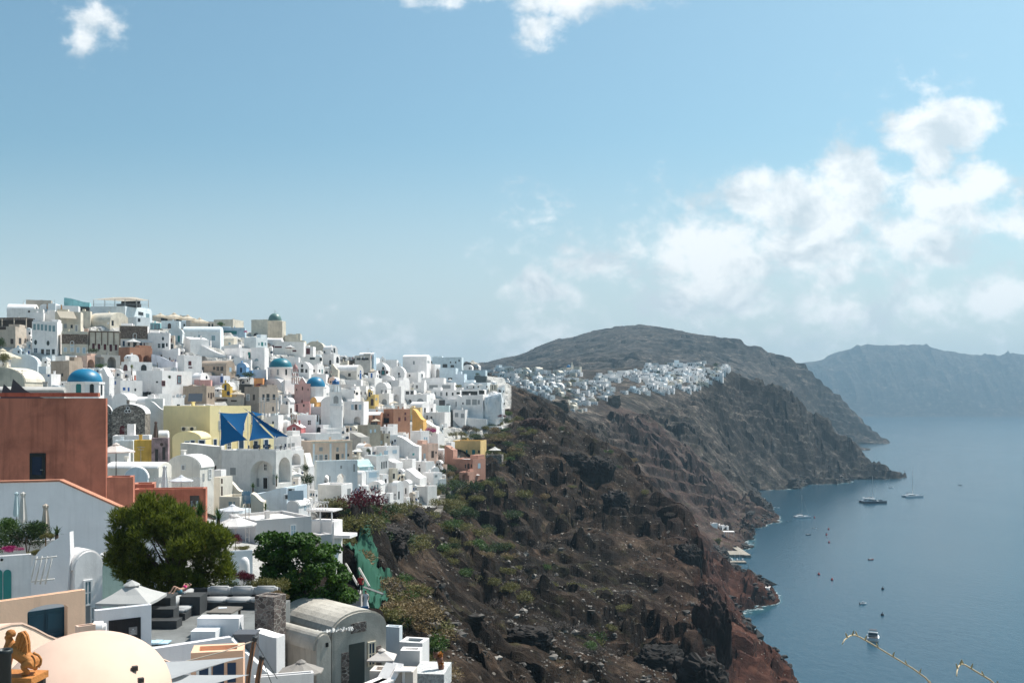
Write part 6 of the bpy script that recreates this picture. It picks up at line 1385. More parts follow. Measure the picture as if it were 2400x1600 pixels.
tag(MB().lathe([(.075, -1), (.075, .28), (.09, .30), (.09, .34), (.06, .34), (.06, .2)], 18).obj('chimney_pipe', paint((.03, .035, .035), .45, .4, .5, name='dark pipe'), None, P(10, 1590, 11.5)), 'dark metal flue pipe at the bottom left corner', 'flue pipe')
for i_, (px, py) in enumerate(((316, 1568), (330, 1596))):
    s_ = empty('spotlight', P(px, py, 20.2-.5*i_), R(30), ('upper' if i_ == 0 else 'lower')+' small dark spotlight on the pale peach dome', 'spotlight')
    MB().box(-.055, .055, -.05, .05, -.02, .07).obj('housing', paint((.05, .04, .035), .5), s_); MB().tube([(0, 0, -.02), (.01, .02, -.25)], .015, 6).obj('bracket', paint((.05, .04, .035), .5), s_)
# ================================================================== sunken lounge
LZ = 89.35
lf = MB().box(-17.6, -11.9, 42.8, 53.4, LZ-1.2, LZ); tag(lf.obj('lounge_floor', plaster((.20, .205, .20), stain=.2, rough=.6)), 'grey cement floor of the sunken lounge', 'floor', kind='structure')
GC = plaster((.055, .058, .06), stain=.2, rough=.7, name='charcoal cement'); CU = cloth((.40, .40, .40), 'grey cushion', 0)
sf = empty('sofa', (-14.5, 51, LZ), 0, 'long grey corner sofa with loose cushions in the sunken lounge', 'sofa')
MB().box(-2.3, 2.3, -.1, 1.2, 0, .34).box(-2.3, 2.3, 1.2, 1.5, 0, .85).box(-2.3, -1.4, -2.6, -.1, 0, .34).box(-2.6, -2.3, -2.6, 1.5, 0, .8).obj('base', GC, sf)
def cushion(x0, x1, y0, y1, z0, z1, par):
    bm = bmesh.new(); bmesh.ops.create_cube(bm, size=1); bmesh.ops.bevel(bm, geom=bm.edges, offset=.12, segments=3, affect='EDGES')
    for v in bm.verts: v.co = Vector(((x0+x1)/2+v.co.x*(x1-x0), (y0+y1)/2+v.co.y*(y1-y0), (z0+z1)/2+v.co.z*(z1-z0)))
    me = bpy.data.meshes.new('cushion'); bm.to_mesh(me); bm.free(); me.materials.append(CU); me.polygons.foreach_set('use_smooth', [True]*len(me.polygons)); return link('cushion', me, par)
for k in range(3): cushion(-1.4+k*1.22, -.2+k*1.22, -.1, .95, .34, .52, sf); cushion(-1.4+k*1.22, -.2+k*1.22, .92, 1.2, .5, 1.0, sf)
cushion(-2.28, -1.42, -2.5, -1.1, .34, .52, sf); cushion(-2.28, -1.42, -1.1, .9, .34, .52, sf); cushion(-2.3, -2.05, -2.5, -.9, .5, .95, sf); cushion(-2.3, -2.05, -.85, .9, .5, .95, sf)
ct = empty('coffee_table', (-14.1, 48.9, LZ), R(-6), 'low grey wooden coffee table in front of the corner sofa', 'table')
MB().box(-.62, .62, -.75, .75, .36, .44).obj('table_top', paint((.17, .15, .13), .6), ct); [MB().box(sx*.5-.05, sx*.5+.05, sy*.62-.05, sy*.62+.05, 0, .36).obj('leg', paint((.08, .07, .06), .6), ct) for sx in (-1, 1) for sy in (-1, 1)]
tag(MB().box(-.2, .2, -.14, .14, 0, .02).obj('magazine', paint((.7, .72, .75), .5), None, (-14.3, 49.2, LZ+.445), .3), 'open white magazine on the low grey table', 'magazine')
for nm, x0, x1, y0, y1, z1, lb in (('bench_block', -14.3, -12.4, 45.2, 46.0, .8, 'low white block wall before the coffee table'), ('bench_block', -14.3, -13.2, 44.3, 45.2, .42, 'lower white step block in the sunken lounge')):
    tag(MB().box(x0, x1, y0, y1, LZ-.5, LZ+z1).obj(nm, plaster((.77, .77, .78), stain=.06)), lb, 'low wall')
st = empty('lounge_steps', (-17.2, 46.6, LZ), 0, 'dark grey cement steps and bench at the left of the lounge', 'steps')
for k in range(3): MB().box(-.6, 1.5-.42*k, .8*k, .8*k+.8, 0, .38*(k+1)).obj('step', GC, st)
MB().box(-.8, -.55, -1.4, 2.4, -.4, 1.3).obj('side_wall', GC, st)
B(352, 543, 548, 1492, 1640, -22, 'flat', 'lv', 'pale lilac-white front wall of the sunken lounge', '', Y=40, d=.35, par=.02, mat=plaster((.84, .81, .82), stain=.05))
tw_ = MB()
for k in range(5): tw_.box(-.9+.36*k, -.58+.36*k, -.3, .3, 0, .05+.02*(k % 2))
tag(tw_.obj('towels', cloth((.45, .62, .72), 'towel', 0), None, (-15.9, 43.7, LZ+.06)), 'pale blue folded towels behind the lilac lounge wall', 'towels')
# reclining woman
rw = skin_obj('person', dict(pel=(0, 0, .12), ab=(-.18, 0, .16), ch=(-.38, 0, .24), nk=(-.54, 0, .32), hd=(-.62, 0, .38), ht=(-.72, 0, .40), ls=(-.40, -.17, .25), le=(-.62, -.30, .46), lw=(-.74, -.12, .44), rs=(-.40, .17, .25), re=(-.62, .32, .46), rw=(-.74, .12, .44),
   lk=(.36, -.10, .46), la=(.66, -.11, .10), lt=(.80, -.11, .10), rk=(.34, .12, .42), ra=(.62, .13, .08), rt=(.76, .13, .1)), 'pel ab,ab ch,ch nk,nk hd,hd ht,ch ls,ls le,le lw,ch rs,rs re,re rw,pel lk,lk la,la lt,pel rk,rk ra,ra rt',
   dict(pel=.14, ab=.11, ch=.13, nk=.05, hd=.085, ht=.075, ls=.06, le=.04, lw=.03, rs=.06, re=.04, rw=.03, lk=.065, la=.04, lt=.03, rk=.065, ra=.04, rt=.03), SKIN)
rw.scale = (.8, .8, .8); rw.location = (-16.75, 50.2, LZ+1.0); rw.rotation_euler = (0, 0, R(238)); tag(rw, 'woman in a pink bikini reclining with arms behind her head by the grey parasol', 'person')
MB().lathe([(.14, -.09), (.18, -.05), (.185, .05), (.15, .09)], 12).obj('bikini_top', paint((.65, .03, .17), .8), rw).location = (-.38, 0, .24); rw.children[-1].rotation_euler = (0, R(70), 0)
MB().lathe([(.16, -.09), (.19, 0), (.16, .09)], 12).obj('shorts', paint((.12, .30, .38), .8), rw).location = (.02, 0, .12); rw.children[-1].rotation_euler = (0, R(75), 0)
MB().lathe([(.02, .10), (.08, .08), (.10, 0), (.08, -.06)], 10).obj('hair', paint((.04, .025, .02), .6), rw).location = (-.74, 0, .42); rw.children[-1].rotation_euler = (0, R(-60), 0)
tag(MB().box(-1.2, 1.2, -.6, .6, -1.5, .0).obj('lounge_bench', GC, None, (-16.75, 50.2, LZ+.92)), 'dark cement daybed ledge under the reclining woman', 'bench')
parasol(309, 1358, 172, 'square light grey parasol dappled by pine shadow over the lounge', 1500, Y=47, n=4, col=(.62, .61, .59))
# front structures with sails
B(447, 570, 574, 1523, 1700, 3, 'flat', 'pe', 'small peach terrace house with dark blue window frames at the bottom edge', 'L 478 1580 22 44 W n s w;L 512 1578 26 50 D n;L 543 1575 20 46 D n', Y=34, d=3, par=.3, mat=plaster((.80, .50, .34), stain=.06))
SAILC = cloth((.40, .41, .42), 'grey sail canvas', .2)
def sail(name, pts, mat, label, sag=.10, n=14):
    """triangular stretched cloth between three world points, hollow edges and a slack belly"""
    a, b, c = [Vector(p) for p in pts]; cen = (a+b+c)/3; vs = []; fs = []; idx = {}
    nn = (b-a).cross(c-a).normalized(); ext = max((a-b).length, (b-c).length, (c-a).length)
    for i in range(n+1):
        for j in range(n+1-i):
            u, v = i/n, j/n; w = 1-u-v; p = a*u+b*v+c*w
            e = u*v+v*w+w*u; pull = (1-27*u*v*w)*e*.55
            p = p.lerp(cen, pull); p -= Vector((0, 0, 1))*sag*ext*27*u*v*w*.5
            idx[i, j] = len(vs); vs.append(p)
    for i in range(n):
        for j in range(n-i):
            fs.append((idx[i, j], idx[i+1, j], idx[i, j+1]))
            if i+j < n-1: fs.append((idx[i+1, j], idx[i+1, j+1], idx[i, j+1]))
    me = bpy.data.meshes.new(name); me.from_pydata([tuple(v-cen) for v in vs], [], fs); me.materials.append(mat); me.polygons.foreach_set('use_smooth', [True]*len(fs))
    o = link(name, me, None, cen); return tag(o, label, 'shade sail')
sail('shade_sail', [P(330, 1552, 28), P(578, 1538, 30), P(395, 1592, 24)], SAILC, 'upper light grey shade sail stretched over the bottom peach house', .05)
sail('shade_sail', [P(338, 1578, 25), P(585, 1580, 27), P(430, 1625, 22)], SAILC, 'lower light grey shade sail at the bottom edge', .05)
for i_, (p0, p1) in enumerate((((597, 1496, 31), (570, 1640, 31)), ((614, 1540, 29), (594, 1640, 29)))):
    ms = empty('sail_mast', P(*p1), 0, ('taller left' if i_ == 0 else 'shorter right')+' leaning wooden sail mast with a black cap at the bottom edge', 'mast'); t_ = P(*p0)-P(*p1)
    MB().tube([(0, 0, -1), t_*.5, t_], .075, 8).obj('pole', paint((.22, .10, .045), .5, name='varnished wood'), ms); MB().tube([t_*.97, t_*1.03], .09, 8).obj('cap', paint((.02, .02, .02), .4), ms)
    MB().tube([t_+Vector((.02, -.09, 0)), Vector((.02, -.09, -.6))], .018, 5).obj('steel_stay', paint((.03, .03, .03), .4), ms)
tag(MB().tube([P(597, 1500, 31), P(520, 1527, 30), P(420, 1553, 29.5), P(330, 1580, 29)], .02, 5).obj('rope', paint((.50, .42, .33), .8)), 'beige rope running left from the taller sail mast', 'rope')
for k, (a, b) in enumerate((((597, 1500, 31), (650, 1590, 31)), ((614, 1542, 29), (640, 1610, 29)))): tag(MB().tube([P(*a), P(*b)], .012, 4).obj('guy_wire', paint((.05, .05, .05), .4)), ('long' if k == 0 else 'short')+' dark guy wire right of the '+('taller' if k == 0 else 'shorter')+' sail mast', 'wire')
tag(MB().box(-.42, .42, -.4, .4, -2, 0).box(-.47, .47, -.45, .45, 0, .06).obj('utility_box', paint((.10, .10, .11), .5)), 'dark grey square chimney box by the white slanted wall', 'box').location = P(578, 1483, 42)
B(597, 642, 670, 1399, 1560, 36, 'flat', 'gy', 'rough lava stone retaining wall with a grey slab top by the lounge', '', Y=45.5, mat=STONE3, par=.05, rc='gy')
tag(MB().prism([(0, 0), (2.6, -2.4), (2.6, -4), (0, -4)], 0, .35).obj('garden_wall', plaster((.77, .77, .77), stain=.06), None, P(541, 1497, 41.2)), 'white slanted wall falling right under the lava stone wall', 'wall')
# grey vault house
B(588, 648, 668, 1494, 1640, 32, 'slope', 'w', 'white sloping wall foot below the lava stone wall', '', Y=43.6, d=1, rise=-10)
CON = plaster((.52, .48, .42), stain=.2, scale=1.3, name='grey cement', bump=.25)
gv = B(655, 778, 905, 1446, 1680, 56, 'vx', 'gy', 'grey cement barrel vault house with a dark green door and stone inlays', 'R 870 1531 12 50 W n s c;R 836 1562 36 112 D y', Y=52, mat=CON, rise=46)
L_, D_, H_ = gv['_dim']
for q in gv.children:
    if q.name.startswith('roof'): q.data.materials[0] = CON
    if q.name.startswith('door'): q.data.materials[0] = paint((.045, .055, .05), .5, .35, name='green-grey boards')
for (y0, y1, z0, z1) in ((D_*.17, D_*.30, 0, H_*.62), (D_*.80, D_*.9, 0, H_*.62), (D_*.62, D_*.8, 0, H_*.2), (D_*.34, D_*.62, H_*.80, H_*.9)): MB().box(-.02, .035, y0, y1, z0, z1).obj('stone_inlay', STONE3, gv)
gv2 = B(652, 742, 776, 1490, 1680, 54, 'vx', 'gy', 'lower grey cement vault in front of the grey vault house', 'R 766 1510 6 10 W k', Y=45, mat=CON, rise=34)
for q in gv2.children:
    if q.name.startswith('roof'): q.data.materials[0] = CON
sh_ = MB(); rr_ = random.Random(3)
for k in range(60): sh_.tube([(k*.055+rr_.uniform(-.02, .02), rr_.uniform(-.15, .15), .05), (k*.055+.08, rr_.uniform(-.2, .2), rr_.uniform(.06, .22))], .05, 5)
tag(sh_.obj('bundled_tarpaulin', cloth((.60, .59, .57), 'tarp', 0), None, P(672, 1492, 49), .4), 'crumpled pale tarpaulin lying between the two grey vaults', 'tarpaulin')
parasol(706, 1543, 106, 'half-open grey parasol with a dark cap before the lower vault', 1680, Y=36, col=(.40, .37, .34))
B(596, 735, 742, 1576, 1700, -6, 'flat', 'w', 'bright white roof corner at the bottom below the half-open parasol', '', Y=32, d=3)
B(640, 700, 706, 1592, 1700, -2, 'flat', 'dk', 'dark blue box roof at the bottom beside the white roof corner', '', Y=31, d=1) if False else None
# hotel block and terraces
hg = B(536, 599, 730, 1219, 1330, 66, 'flat', 'gy', 'long grey-white flat-roofed house with a small shuttered window', 'R 687 1242 10 22 W l s w', Y=104, mat=plaster((.60, .575, .56), stain=.05), par=.35)
for q in hg.children:
    if q.name.startswith('roof'): q.data.materials[0] = plaster((.80, .74, .68), stain=.05)  # sunlit roof and shaded front put into two plaster colours
B(729, 752, 778, 1253, 1310, 60, 'flat', 'gy', 'lower grey block at the right end of the long flat-roofed house', '', Y=108, mat=plaster((.56, .54, .53)), par=.1)
parasol(552, 1203, 98, 'wide white parasol in front of the long flat-roofed house', 1290, Y=92, col=(.82, .80, .78))
parasol(545, 1180, 58, 'smaller white parasol behind the wide white one', 1225, Y=112, col=(.80, .80, .82))
tag(MB().box(-.03, .03, 0, .06, 0, 4).box(.35, .41, 0, .06, 0, 4).add([], []).box(-.02, .4, .01, .05, .5, .55).box(-.02, .4, .01, .05, 1, 1.05).box(-.02, .4, .01, .05, 1.5, 1.55).box(-.02, .4, .01, .05, 2, 2.05).box(-.02, .4, .01, .05, 2.5, 2.55).box(-.02, .4, .01, .05, 3, 3.05).obj('ladder', paint((.4, .38, .36), .5), None, P(575, 1270, 102.5)), 'grey ladder leaning on the long flat-roofed house', 'ladder')
pw = empty('pergola', P(758, 1238, 112), R(-14), 'white slatted pergola with balustrade right of the long flat-roofed house', 'pergola')
MB().box(-1.6, 1.6, -1, 1.6, 2.0, 2.15).obj('canopy_roof', wall_mat('w'), pw); MB().box(-1.5, 1.6, -.7, 1.6, -5, .9).obj('base_wall', wall_mat('w'), pw); [MB().box(x-.06, x+.06, -.9, -.78, -2, 2).obj('post', wall_mat('w'), pw) for x in (-1.4, 0, 1.4)]
bl_ = MB(); bl_.box(-1.6, 1.2, -1.3, -1.22, 3.1, 3.2).box(-1.6, 1.2, -1.3, -1.22, 2.2, 2.28)
for k in range(8): bl_.tube([(-1.6+.35*k, -1.26, 2.25), (-1.25+.35*k, -1.26, 3.15)], .03, 4); bl_.tube([(-1.25+.35*k, -1.26, 2.25), (-1.6+.35*k, -1.26, 3.15)], .03, 4)
bl_.obj('balustrade', wall_mat('w'), pw)
tag(MB().box(-1.3, 1.3, -1.2, 1.2, -.35, 0).obj('terrace_slab', wall_mat('w'), None, P(803, 1250, 112), -.2), 'white cantilevered terrace slab at the cliff side of the pergola', 'slab')
B(528, 592, 597, 1289, 1400, -4, 'flat', 'wb', 'bright white wall end between the pine and the fig tree', '', Y=72, d=1.5)
tag(MB().lathe([(.35, -2), (.34, .6), (.30, .9), (.16, 1.1), (.02, 1.15)], 14).obj('chimney', wall_mat('w'), None, P(573, 1345, 66)), 'rounded white chimney between the pine and the fig tree', 'chimney')
# right foreground terraces
B(818, 846, 850, 1391, 1470, 5, 'flat', 'tp', 'taupe grey block wall under the man in red', '', Y=84, d=2, mat=plaster((.46, .42, .39)))
person(845, 1394, 'man in a red shirt standing on the taupe block wall', (.45, .03, .03), (.02, .02, .025), Y=84.5)
person(857, 1432, 'person in a white dress below the man in red', (.75, .72, .72), (.75, .72, .72), Y=83, skirt=True)
B(902, 936, 943, 1469, 1545, 20, 'flat', 'wb', 'bright white wall block on the terrace edge below the rubble slope', '', Y=72, d=2)
pb = B(936, 990, 1006, 1506, 1560, 18, 'flat', 'w', 'white plunge pool box with dark water on the cliff terrace', '', Y=68, par=.5, d=2.5)
L_, D_, H_ = pb['_dim']; MB().box(-L_+.3, -.3, .3, D_-.3, H_-.25, H_-.16).obj('pool_water', paint((.05, .075, .075), .08, .5), pb)
B(938, 984, 990, 1524, 1565, 10, 'flat', 'w', 'low white bench block in front of the plunge pool', '', Y=64, d=1)
tag(MB().box(-1.0, 1.0, -1.6, 1.3, -1.2, 0).obj('pebble_terrace', plaster((.72, .72, .71), stain=.3, scale=12, bump=.8), None, P(1014, 1562, 63), -.1), 'white pebble terrace at the cliff edge', 'terrace')
for k, (px, py) in enumerate(((1031, 1552), (1034, 1572), (1022, 1540))):
    fp = empty('flower_pot', P(px, py, 62.5), 0, ('orange flower pot at the middle of the pebble terrace edge', 'orange flower pot nearest on the pebble terrace edge', 'dark leafy pot at the back of the pebble terrace')[k], 'flower pot', None)
    MB().lathe([(.16, 0), (.2, .35), (.17, .35)], 10).obj('pot', paint((.18, .08, .05), .7), fp)
    vs, fs = leaf_cloud(160, .12, [(0, 0, .5, .22, .22, .2)], RNG); link('foliage', mesh_raw('foliage', vs, fs, LEAF['og' if k < 2 else 'dg']), fp)
parasol(895, 1517, 88, 'small square white parasol over the grey vault house doorway', 1600, Y=54, n=4, col=(.80, .74, .70))
B(866, 968, 978, 1574, 1680, 12, 'flat', 'cr', 'beige walled sun terrace at the bottom with white loungers', '', Y=47, d=2.6, par=1.0, mat=plaster((.66, .59, .53)), rc='cr')
for k, px in enumerate((888, 905)):
    sb_ = empty('sun_lounger', P(px, 1606, 46.5), R(-28), ('left' if k == 0 else 'right')+' white sun lounger in the beige walled terrace', 'sun lounger')
    MB().box(-.3, .3, -.9, .3, .2, .28).obj('seat', wall_mat('w'), sb_); MB().prism([(.3, .2), (1.0, .75), (1.0, .83), (.3, .28)], -.3, .3, 'x').obj('backrest', wall_mat('w'), sb_); MB().box(-.28, .28, -.8, .25, 0, .2).obj('base', wall_mat('w'), sb_)
tag(MB().box(-.4, .4, -.3, .3, .4, .46).box(-.06, .06, -.06, .06, -.4, .4).obj('side_table', wall_mat('w'), None, P(946, 1590, 47)), 'small white table on the beige walled terrace', 'table')
bs = empty('deck_chair', P(852, 1452, 78), R(20), 'blue deck chair beside the taupe block wall', 'deck chair')
MB().box(-.5, .5, -.4, .5, .25, .33).obj('seat', paint((.02, .10, .22), .6), bs); MB().box(-.5, .5, .5, .58, .33, .95).obj('backrest', paint((.02, .10, .22), .6), bs); MB().box(-.45, .45, -.3, .4, -.3, .25).obj('frame', paint((.3, .3, .3), .5), bs)
NOX = np.array([0, 1.5, -1.5, 0, 0, 1, -1, 1, -1.]); NOY = np.array([0, 0, 0, 1.5, -1.5, 1, 1, -1, -1.])
# green debris net draped on the slope
net = [(797, 1308), (832, 1306), (867, 1307), (885, 1335), (899, 1364), (918, 1392), (930, 1409), (921, 1422), (881, 1432), (849, 1415), (842, 1370), (818, 1335)]
ntv = []; 
npoly = np.array(net, float); gx0 = np.arange(794, 934, 2.5); gy0 = np.arange(1304, 1436, 2.5); NI = {}; nf = []
for j, py in enumerate(gy0):
    for i, px in enumerate(gx0):
        if inpoly(np.array([px]), np.array([py]), npoly)[0]:
            Y = (ground(px, py, 60) or 100)-1.6; fold = .35*math.sin(px*.33+py*.12)+.22*math.sin(px*.8-py*.4)
            NI[i, j] = len(ntv); Y += 1.6; X_ = (px-CX)/F*Y; ntv.append((X_, Y, float(np.max(rock_z(X_+NOX, Y+NOY)[0]))*.5+float(np.mean(rock_z(X_+NOX, Y+NOY)[0]))*.5+.5+fold*.5))
for (i, j), k in NI.items():
    q = [NI.get((i+1, j)), NI.get((i+1, j+1)), NI.get((i, j+1))]
    if None not in q: nf.append((k, *q))
o = link('debris_net', mesh_raw('debris_net', ntv, nf, cloth((.03, .10, .068), 'green netting', .12))); o.data.polygons.foreach_set('use_smooth', [True]*len(nf)); tag(o, 'green netting draped over the slope below the terrace slab', 'netting')
for k, (a, b) in enumerate((((812, 1321, 112), (840, 1371, 102)), ((843, 1331, 111), (867, 1374, 101.5)), ((855, 1376, 101), (900, 1392, 97)))): tag(MB().tube([P(*a)+Vector((0, -.4, .1)), P(*b)+Vector((0, -.4, .1))], .12, 4).obj('plank', paint((.55, .52, .47), .8)), ('left', 'middle', 'lower right')[k]+' pale plank weighing down the green netting', 'plank')
# ================================================================== village furniture
# canopy bar on the skyline
cy = ground(293, 768, 110)+16; m = cy/F
cb = empty('roof_bar', P(293, 717, cy), -R(30)+math.atan((293-CX)/F)*-1, 'beige fabric canopy bar on posts atop the tall white corner building', 'roof bar')
W0 = 13.; 
MB().add([(-13, 0, 2.6), (0, -.3, 2.9), (7.5, 4, 2.3), (-5, 8, 2.6), (-6, 3.6, 3.7), (1.5, 3.8, 3.6)], [(0, 1, 5, 4), (1, 2, 5), (2, 3, 4, 5), (3, 0, 4)]).obj('canopy', cloth((.62, .56, .48), 'beige canopy', .3), cb)
for x, y in ((-12.5, .2), (-8, .1), (-4, 0), (0, 0), (3.5, 2), (7, 4), (-5, 7.6), (1, 6)): MB().box(x-.09, x+.09, y-.09, y+.09, -.3, 2.5).obj('post', paint((.5, .48, .45), .5), cb)
rl = MB()
for z in (.35, .65, .95): rl.tube([(-12.6, 0, z), (0, -.1, z), (7.2, 4, z)], .035, 5)
rl.obj('railing', paint((.55, .55, .54), .4, .5, .5, name='steel'), cb)
MB().box(-6, 3, 4.5, 6, 0, 1.3).box(-5, 2.5, 6, 6.3, 0, 2.4).obj('bar_counter', paint((.035, .03, .03), .6), cb)
PL = [ # px, tip py, width, base py, colour, label
 (312, 792.5, 34, 814, 'w', 'left of two white parasols on the red-brown terrace'), (345.5, 795, 31, 814, 'w', 'right of two white parasols on the red-brown terrace'),
 (6, 816, 84, 860, 's', 'cream parasol with scalloped rim at the left edge of the village'), (599, 800.5, 19, 816, 'w', 'white parasol before the small teal windows'), (680, 807.5, 23, 830, 'w', 'white parasol on the broad white wall right of centre skyline'),
 (644, 834, 21, 848, 'w', 'white parasol just above the big teal dome'), (512, 905, 25, 925, 'w', 'white parasol left of the mustard arch'), (556, 914.5, 34, 940, 'b', 'beige parasol between the mustard arch and the taupe house'),
 (873.6, 863, 27, 884, 'b', 'beige parasol above the cobalt blue door'), (924.6, 938.6, 21, 955, 'b', 'beige parasol on the round white terrace'), (893, 945, 20, 962, 'b', 'beige parasol on the ochre terrace left of the terracotta houses'),
 (910.6, 981, 17, 1000, 'w', 'white parasol against the large terracotta house'), (881, 980, 22, 1000, 'b', 'tilted beige parasol by the left terracotta house'), (1042.6, 877.4, 9, 888, 'w', 'tiny white parasol on the bluish hotel wall'), (1055, 887.6, 11, 897, 'w', 'white parasol under the bluish hotel arch'),
 (1063.7, 896.5, 16, 910, 'b', 'beige parasol left of the round tree by the hotel'), (1106, 896.5, 20, 912, 'w', 'left of two white parasols on the cliff-edge terrace'), (1125.5, 896.5, 19, 912, 'w', 'right of two white parasols on the cliff-edge terrace'),
 (1108, 844, 36, 862, 'b', 'wide beige cantilever parasol over the twin vaults'), (810.6, 1052, 36, 1080, 'b', 'large beige parasol on the pink-cream hotel terrace'), (836, 1050, 28, 1068, 'w', 'white parasol right of the pink-cream hotel'),
 (1159.6, 1046, 31, 1068, 'w', 'single large white parasol on the stone terrace at the cliff'), (1116, 1108, 18, 1124, 'w', 'white parasol below the salmon pink house'), (685, 1099, 58, 1140, 'w', 'broad white parasol right of the great arched terrace wall'),
 (868, 1088, 24, 1100, 'w', 'small white parasol in front of the pool house'), (376, 733, 32, 750, 'b', 'leftmost beige shade on the skyline restaurant'), (408, 732, 48, 750, 'b', 'second beige shade on the skyline restaurant'), (440, 737, 42, 754, 'b', 'third beige shade on the skyline restaurant'), (468, 744, 40, 760, 'b', 'rightmost beige shade on the skyline restaurant'),
 (650, 912, 26, 926, 'b', 'beige awning parasol beside the taupe house roof'), (904, 1109, 16, 1120, 'b', 'beige parasol on the small cream terrace by the red rock'), (362, 962, 28, 980, 'w', 'white parasol left of the yellow house top'), (1052, 1048, 8, 1058, 'w', 'tiny white parasol by the little white shed')]
PC = dict(w=(.83, .81, .79), b=(.72, .63, .51), s=(.82, .74, .58))
for px, py, w, pb, c, lb in PL: parasol(px, py, w, lb, pb, col=PC[c], n=8)
for px, py, hp, c, lb in ((144, 714, 15, (.62, .27, .06), 'closed orange parasol on the skyline terrace'), (110.5, 711, 13, (.28, .18, .11), 'closed brown parasol on the skyline left of the orange one'), (205, 820, 20, (.74, .74, .72), 'closed white parasol before the stone-fronted mansion'), (573, 1120, 34, (.76, .74, .71), 'closed white parasol left of the big arched niche'), (644, 1111, 34, (.76, .74, .71), 'closed white parasol right of the big arched niche'), (400, 902, 16, (.45, .38, .34), 'closed grey-brown parasol under the long white wall'), (356, 904, 15, (.75, .74, .72), 'closed white parasol left of the tiny vaulted shed'), (1209-253+0, 1056, 12, (.12, .05, .04), 'closed dark parasol on the long stair wall'), (847, 976, 14, (.74, .72, .70), 'closed white parasol at the balcony house porch')):
    parasol(px, py, hp, lb, py+hp, kind='closed', col=c)
# blue shade sails over the yellow house terrace
SB = cloth((.006, .085, .23), 'blue sail canvas', .3)
Yb = 176
sail('shade_sail', [P(511, 966, Yb+6), P(582, 966, Yb+8), P(569, 1025, Yb-2)], SB, 'left upper navy blue shade sail against the yellow house', .03)
sail('shade_sail', [P(514, 963, Yb-2), P(516, 1046, Yb-4), P(580, 1031, Yb-5)], SB, 'left lower navy blue shade sail hanging low over the yellow terrace', .03)
sail('shade_sail', [P(592, 974, Yb+4), P(584, 1033, Yb-4), P(642, 1027, Yb-5)], SB, 'middle navy blue shade sail right of the yellow house corner', .03)
sail('shade_sail', [P(570, 955, Yb+8), P(646, 1027, Yb-2), P(678, 1024, Yb-3)], SB, 'long right navy blue shade sail stretching past the yellow annex', .03)
sail('shade_sail', [P(588, 963, Yb+14), P(622, 971, Yb+14), P(600, 976, Yb+10)], SB, 'small far navy blue shade sail behind the yellow house', .03)
for px, p0, p1, lb in ((515, 960, 1062, 'left'), (581, 962, 1066, 'second'), (645, 1022, 1058, 'third'), (680, 1020, 1052, 'right')): tag(MB().tube([P(px, p0, Yb-4), P(px, p1, Yb-4)], .05, 6).obj('sail_post', paint((.5, .48, .45), .4, .5, .4, name='post')), f'{lb} slim post holding the navy blue shade sails', 'post')
rnd = random.Random(11)
for k in range(7):
    px = rnd.uniform(592, 675); tb_ = empty('cafe_table', P(px, 1056-(px-590)*.05, 172+rnd.uniform(0, 4)), rnd.random()*3, ['first', 'second', 'third', 'fourth', 'fifth', 'sixth', 'seventh'][k]+' dark cafe table under the navy blue shade sails', 'table', 'cafe tables under the blue sails')
    MB().box(-.45, .45, -.45, .45, .68, .73).obj('table_top', paint((.5, .48, .44) if k % 3 == 0 else (.02, .03, .05), .5), tb_); MB().box(-.05, .05, -.05, .05, -.3, .68).obj('leg', paint((.03, .03, .03), .5), tb_)
    MB().box(.6, 1.05, -.22, .22, .4, .46).box(1.0, 1.05, -.22, .22, .46, .95).box(.62, .68, -.2, -.14, -.2, .4).box(.98, 1.03, .14, .2, -.2, .4).obj('chair_side', paint((.015, .03, .07), .5), tb_)
# steel balcony frame at the taupe house
fr_ = empty('balcony_frame', P(612, 965, ground(607, 966, 110)-3), R(-16), 'grey steel balcony frame with slim columns before the taupe house', 'balcony')
for x in (0, 1.0, 5.0, 6.0): MB().box(x-.08, x+.08, -.08, .08, -1, 4.2).obj('column', paint((.42, .44, .46), .4, .5, .4, name='steel'), fr_)
MB().box(-.8, 6.4, -.3, 2.5, 2.9, 3.05).obj('deck', paint((.5, .5, .5), .6), fr_); MB().box(-.8, 6.4, -.3, -.22, 3.95, 4.05).box(-.8, 6.4, -.3, -.22, 3.5, 3.56).obj('handrail', paint((.5, .52, .54), .4, .5, .4, name='steel'), fr_)
def dish(px, py, wpx, label, az=-.4):
    Y = ground(px, py+8, 110) or 200; Y -= 2; s = wpx*Y/F/2
    r_ = empty('satellite_dish', P(px, py, Y), az, label, 'satellite dish')
    d = MB(); d.lathe([(.01, 0), (.5, .06), (.9, .2), (1, .26), (.96, .27), (.5, .10), (.01, .04)], 16); o = d.obj('reflector', paint((.72, .72, .71), .5), r_); o.scale = (s, s, s); o.rotation_euler = (R(68), 0, 0)
    MB().tube([(0, .1, -s*1.6), (0, .1, 0)], .05, 5).obj('bracket', POLEM, r_); MB().tube([(0, -.05, -.2*s), (0, -.9*s, .25*s)], .03, 4).obj('feed_arm', POLEM, r_)
for px, py, w, lb in ((417, 927, 9, 'left of three satellite dishes on the white terrace wall'), (424, 926, 7, 'middle of three satellite dishes on the white terrace wall'), (432, 929, 9, 'right of three satellite dishes on the white terrace wall'), (443, 907, 6, 'small white dish on the curved tan parapet'), (467, 1009, 13, 'grey satellite dish beside the air conditioners on the yellow wing'), (760, 1027, 10, 'white satellite dish above the pink-cream hotel'), (122, 856, 10, 'pale dish left of the taupe cube house'), (254, 758, 6, 'tiny dish on the cream-grey vault')): dish(px, py, w, lb)
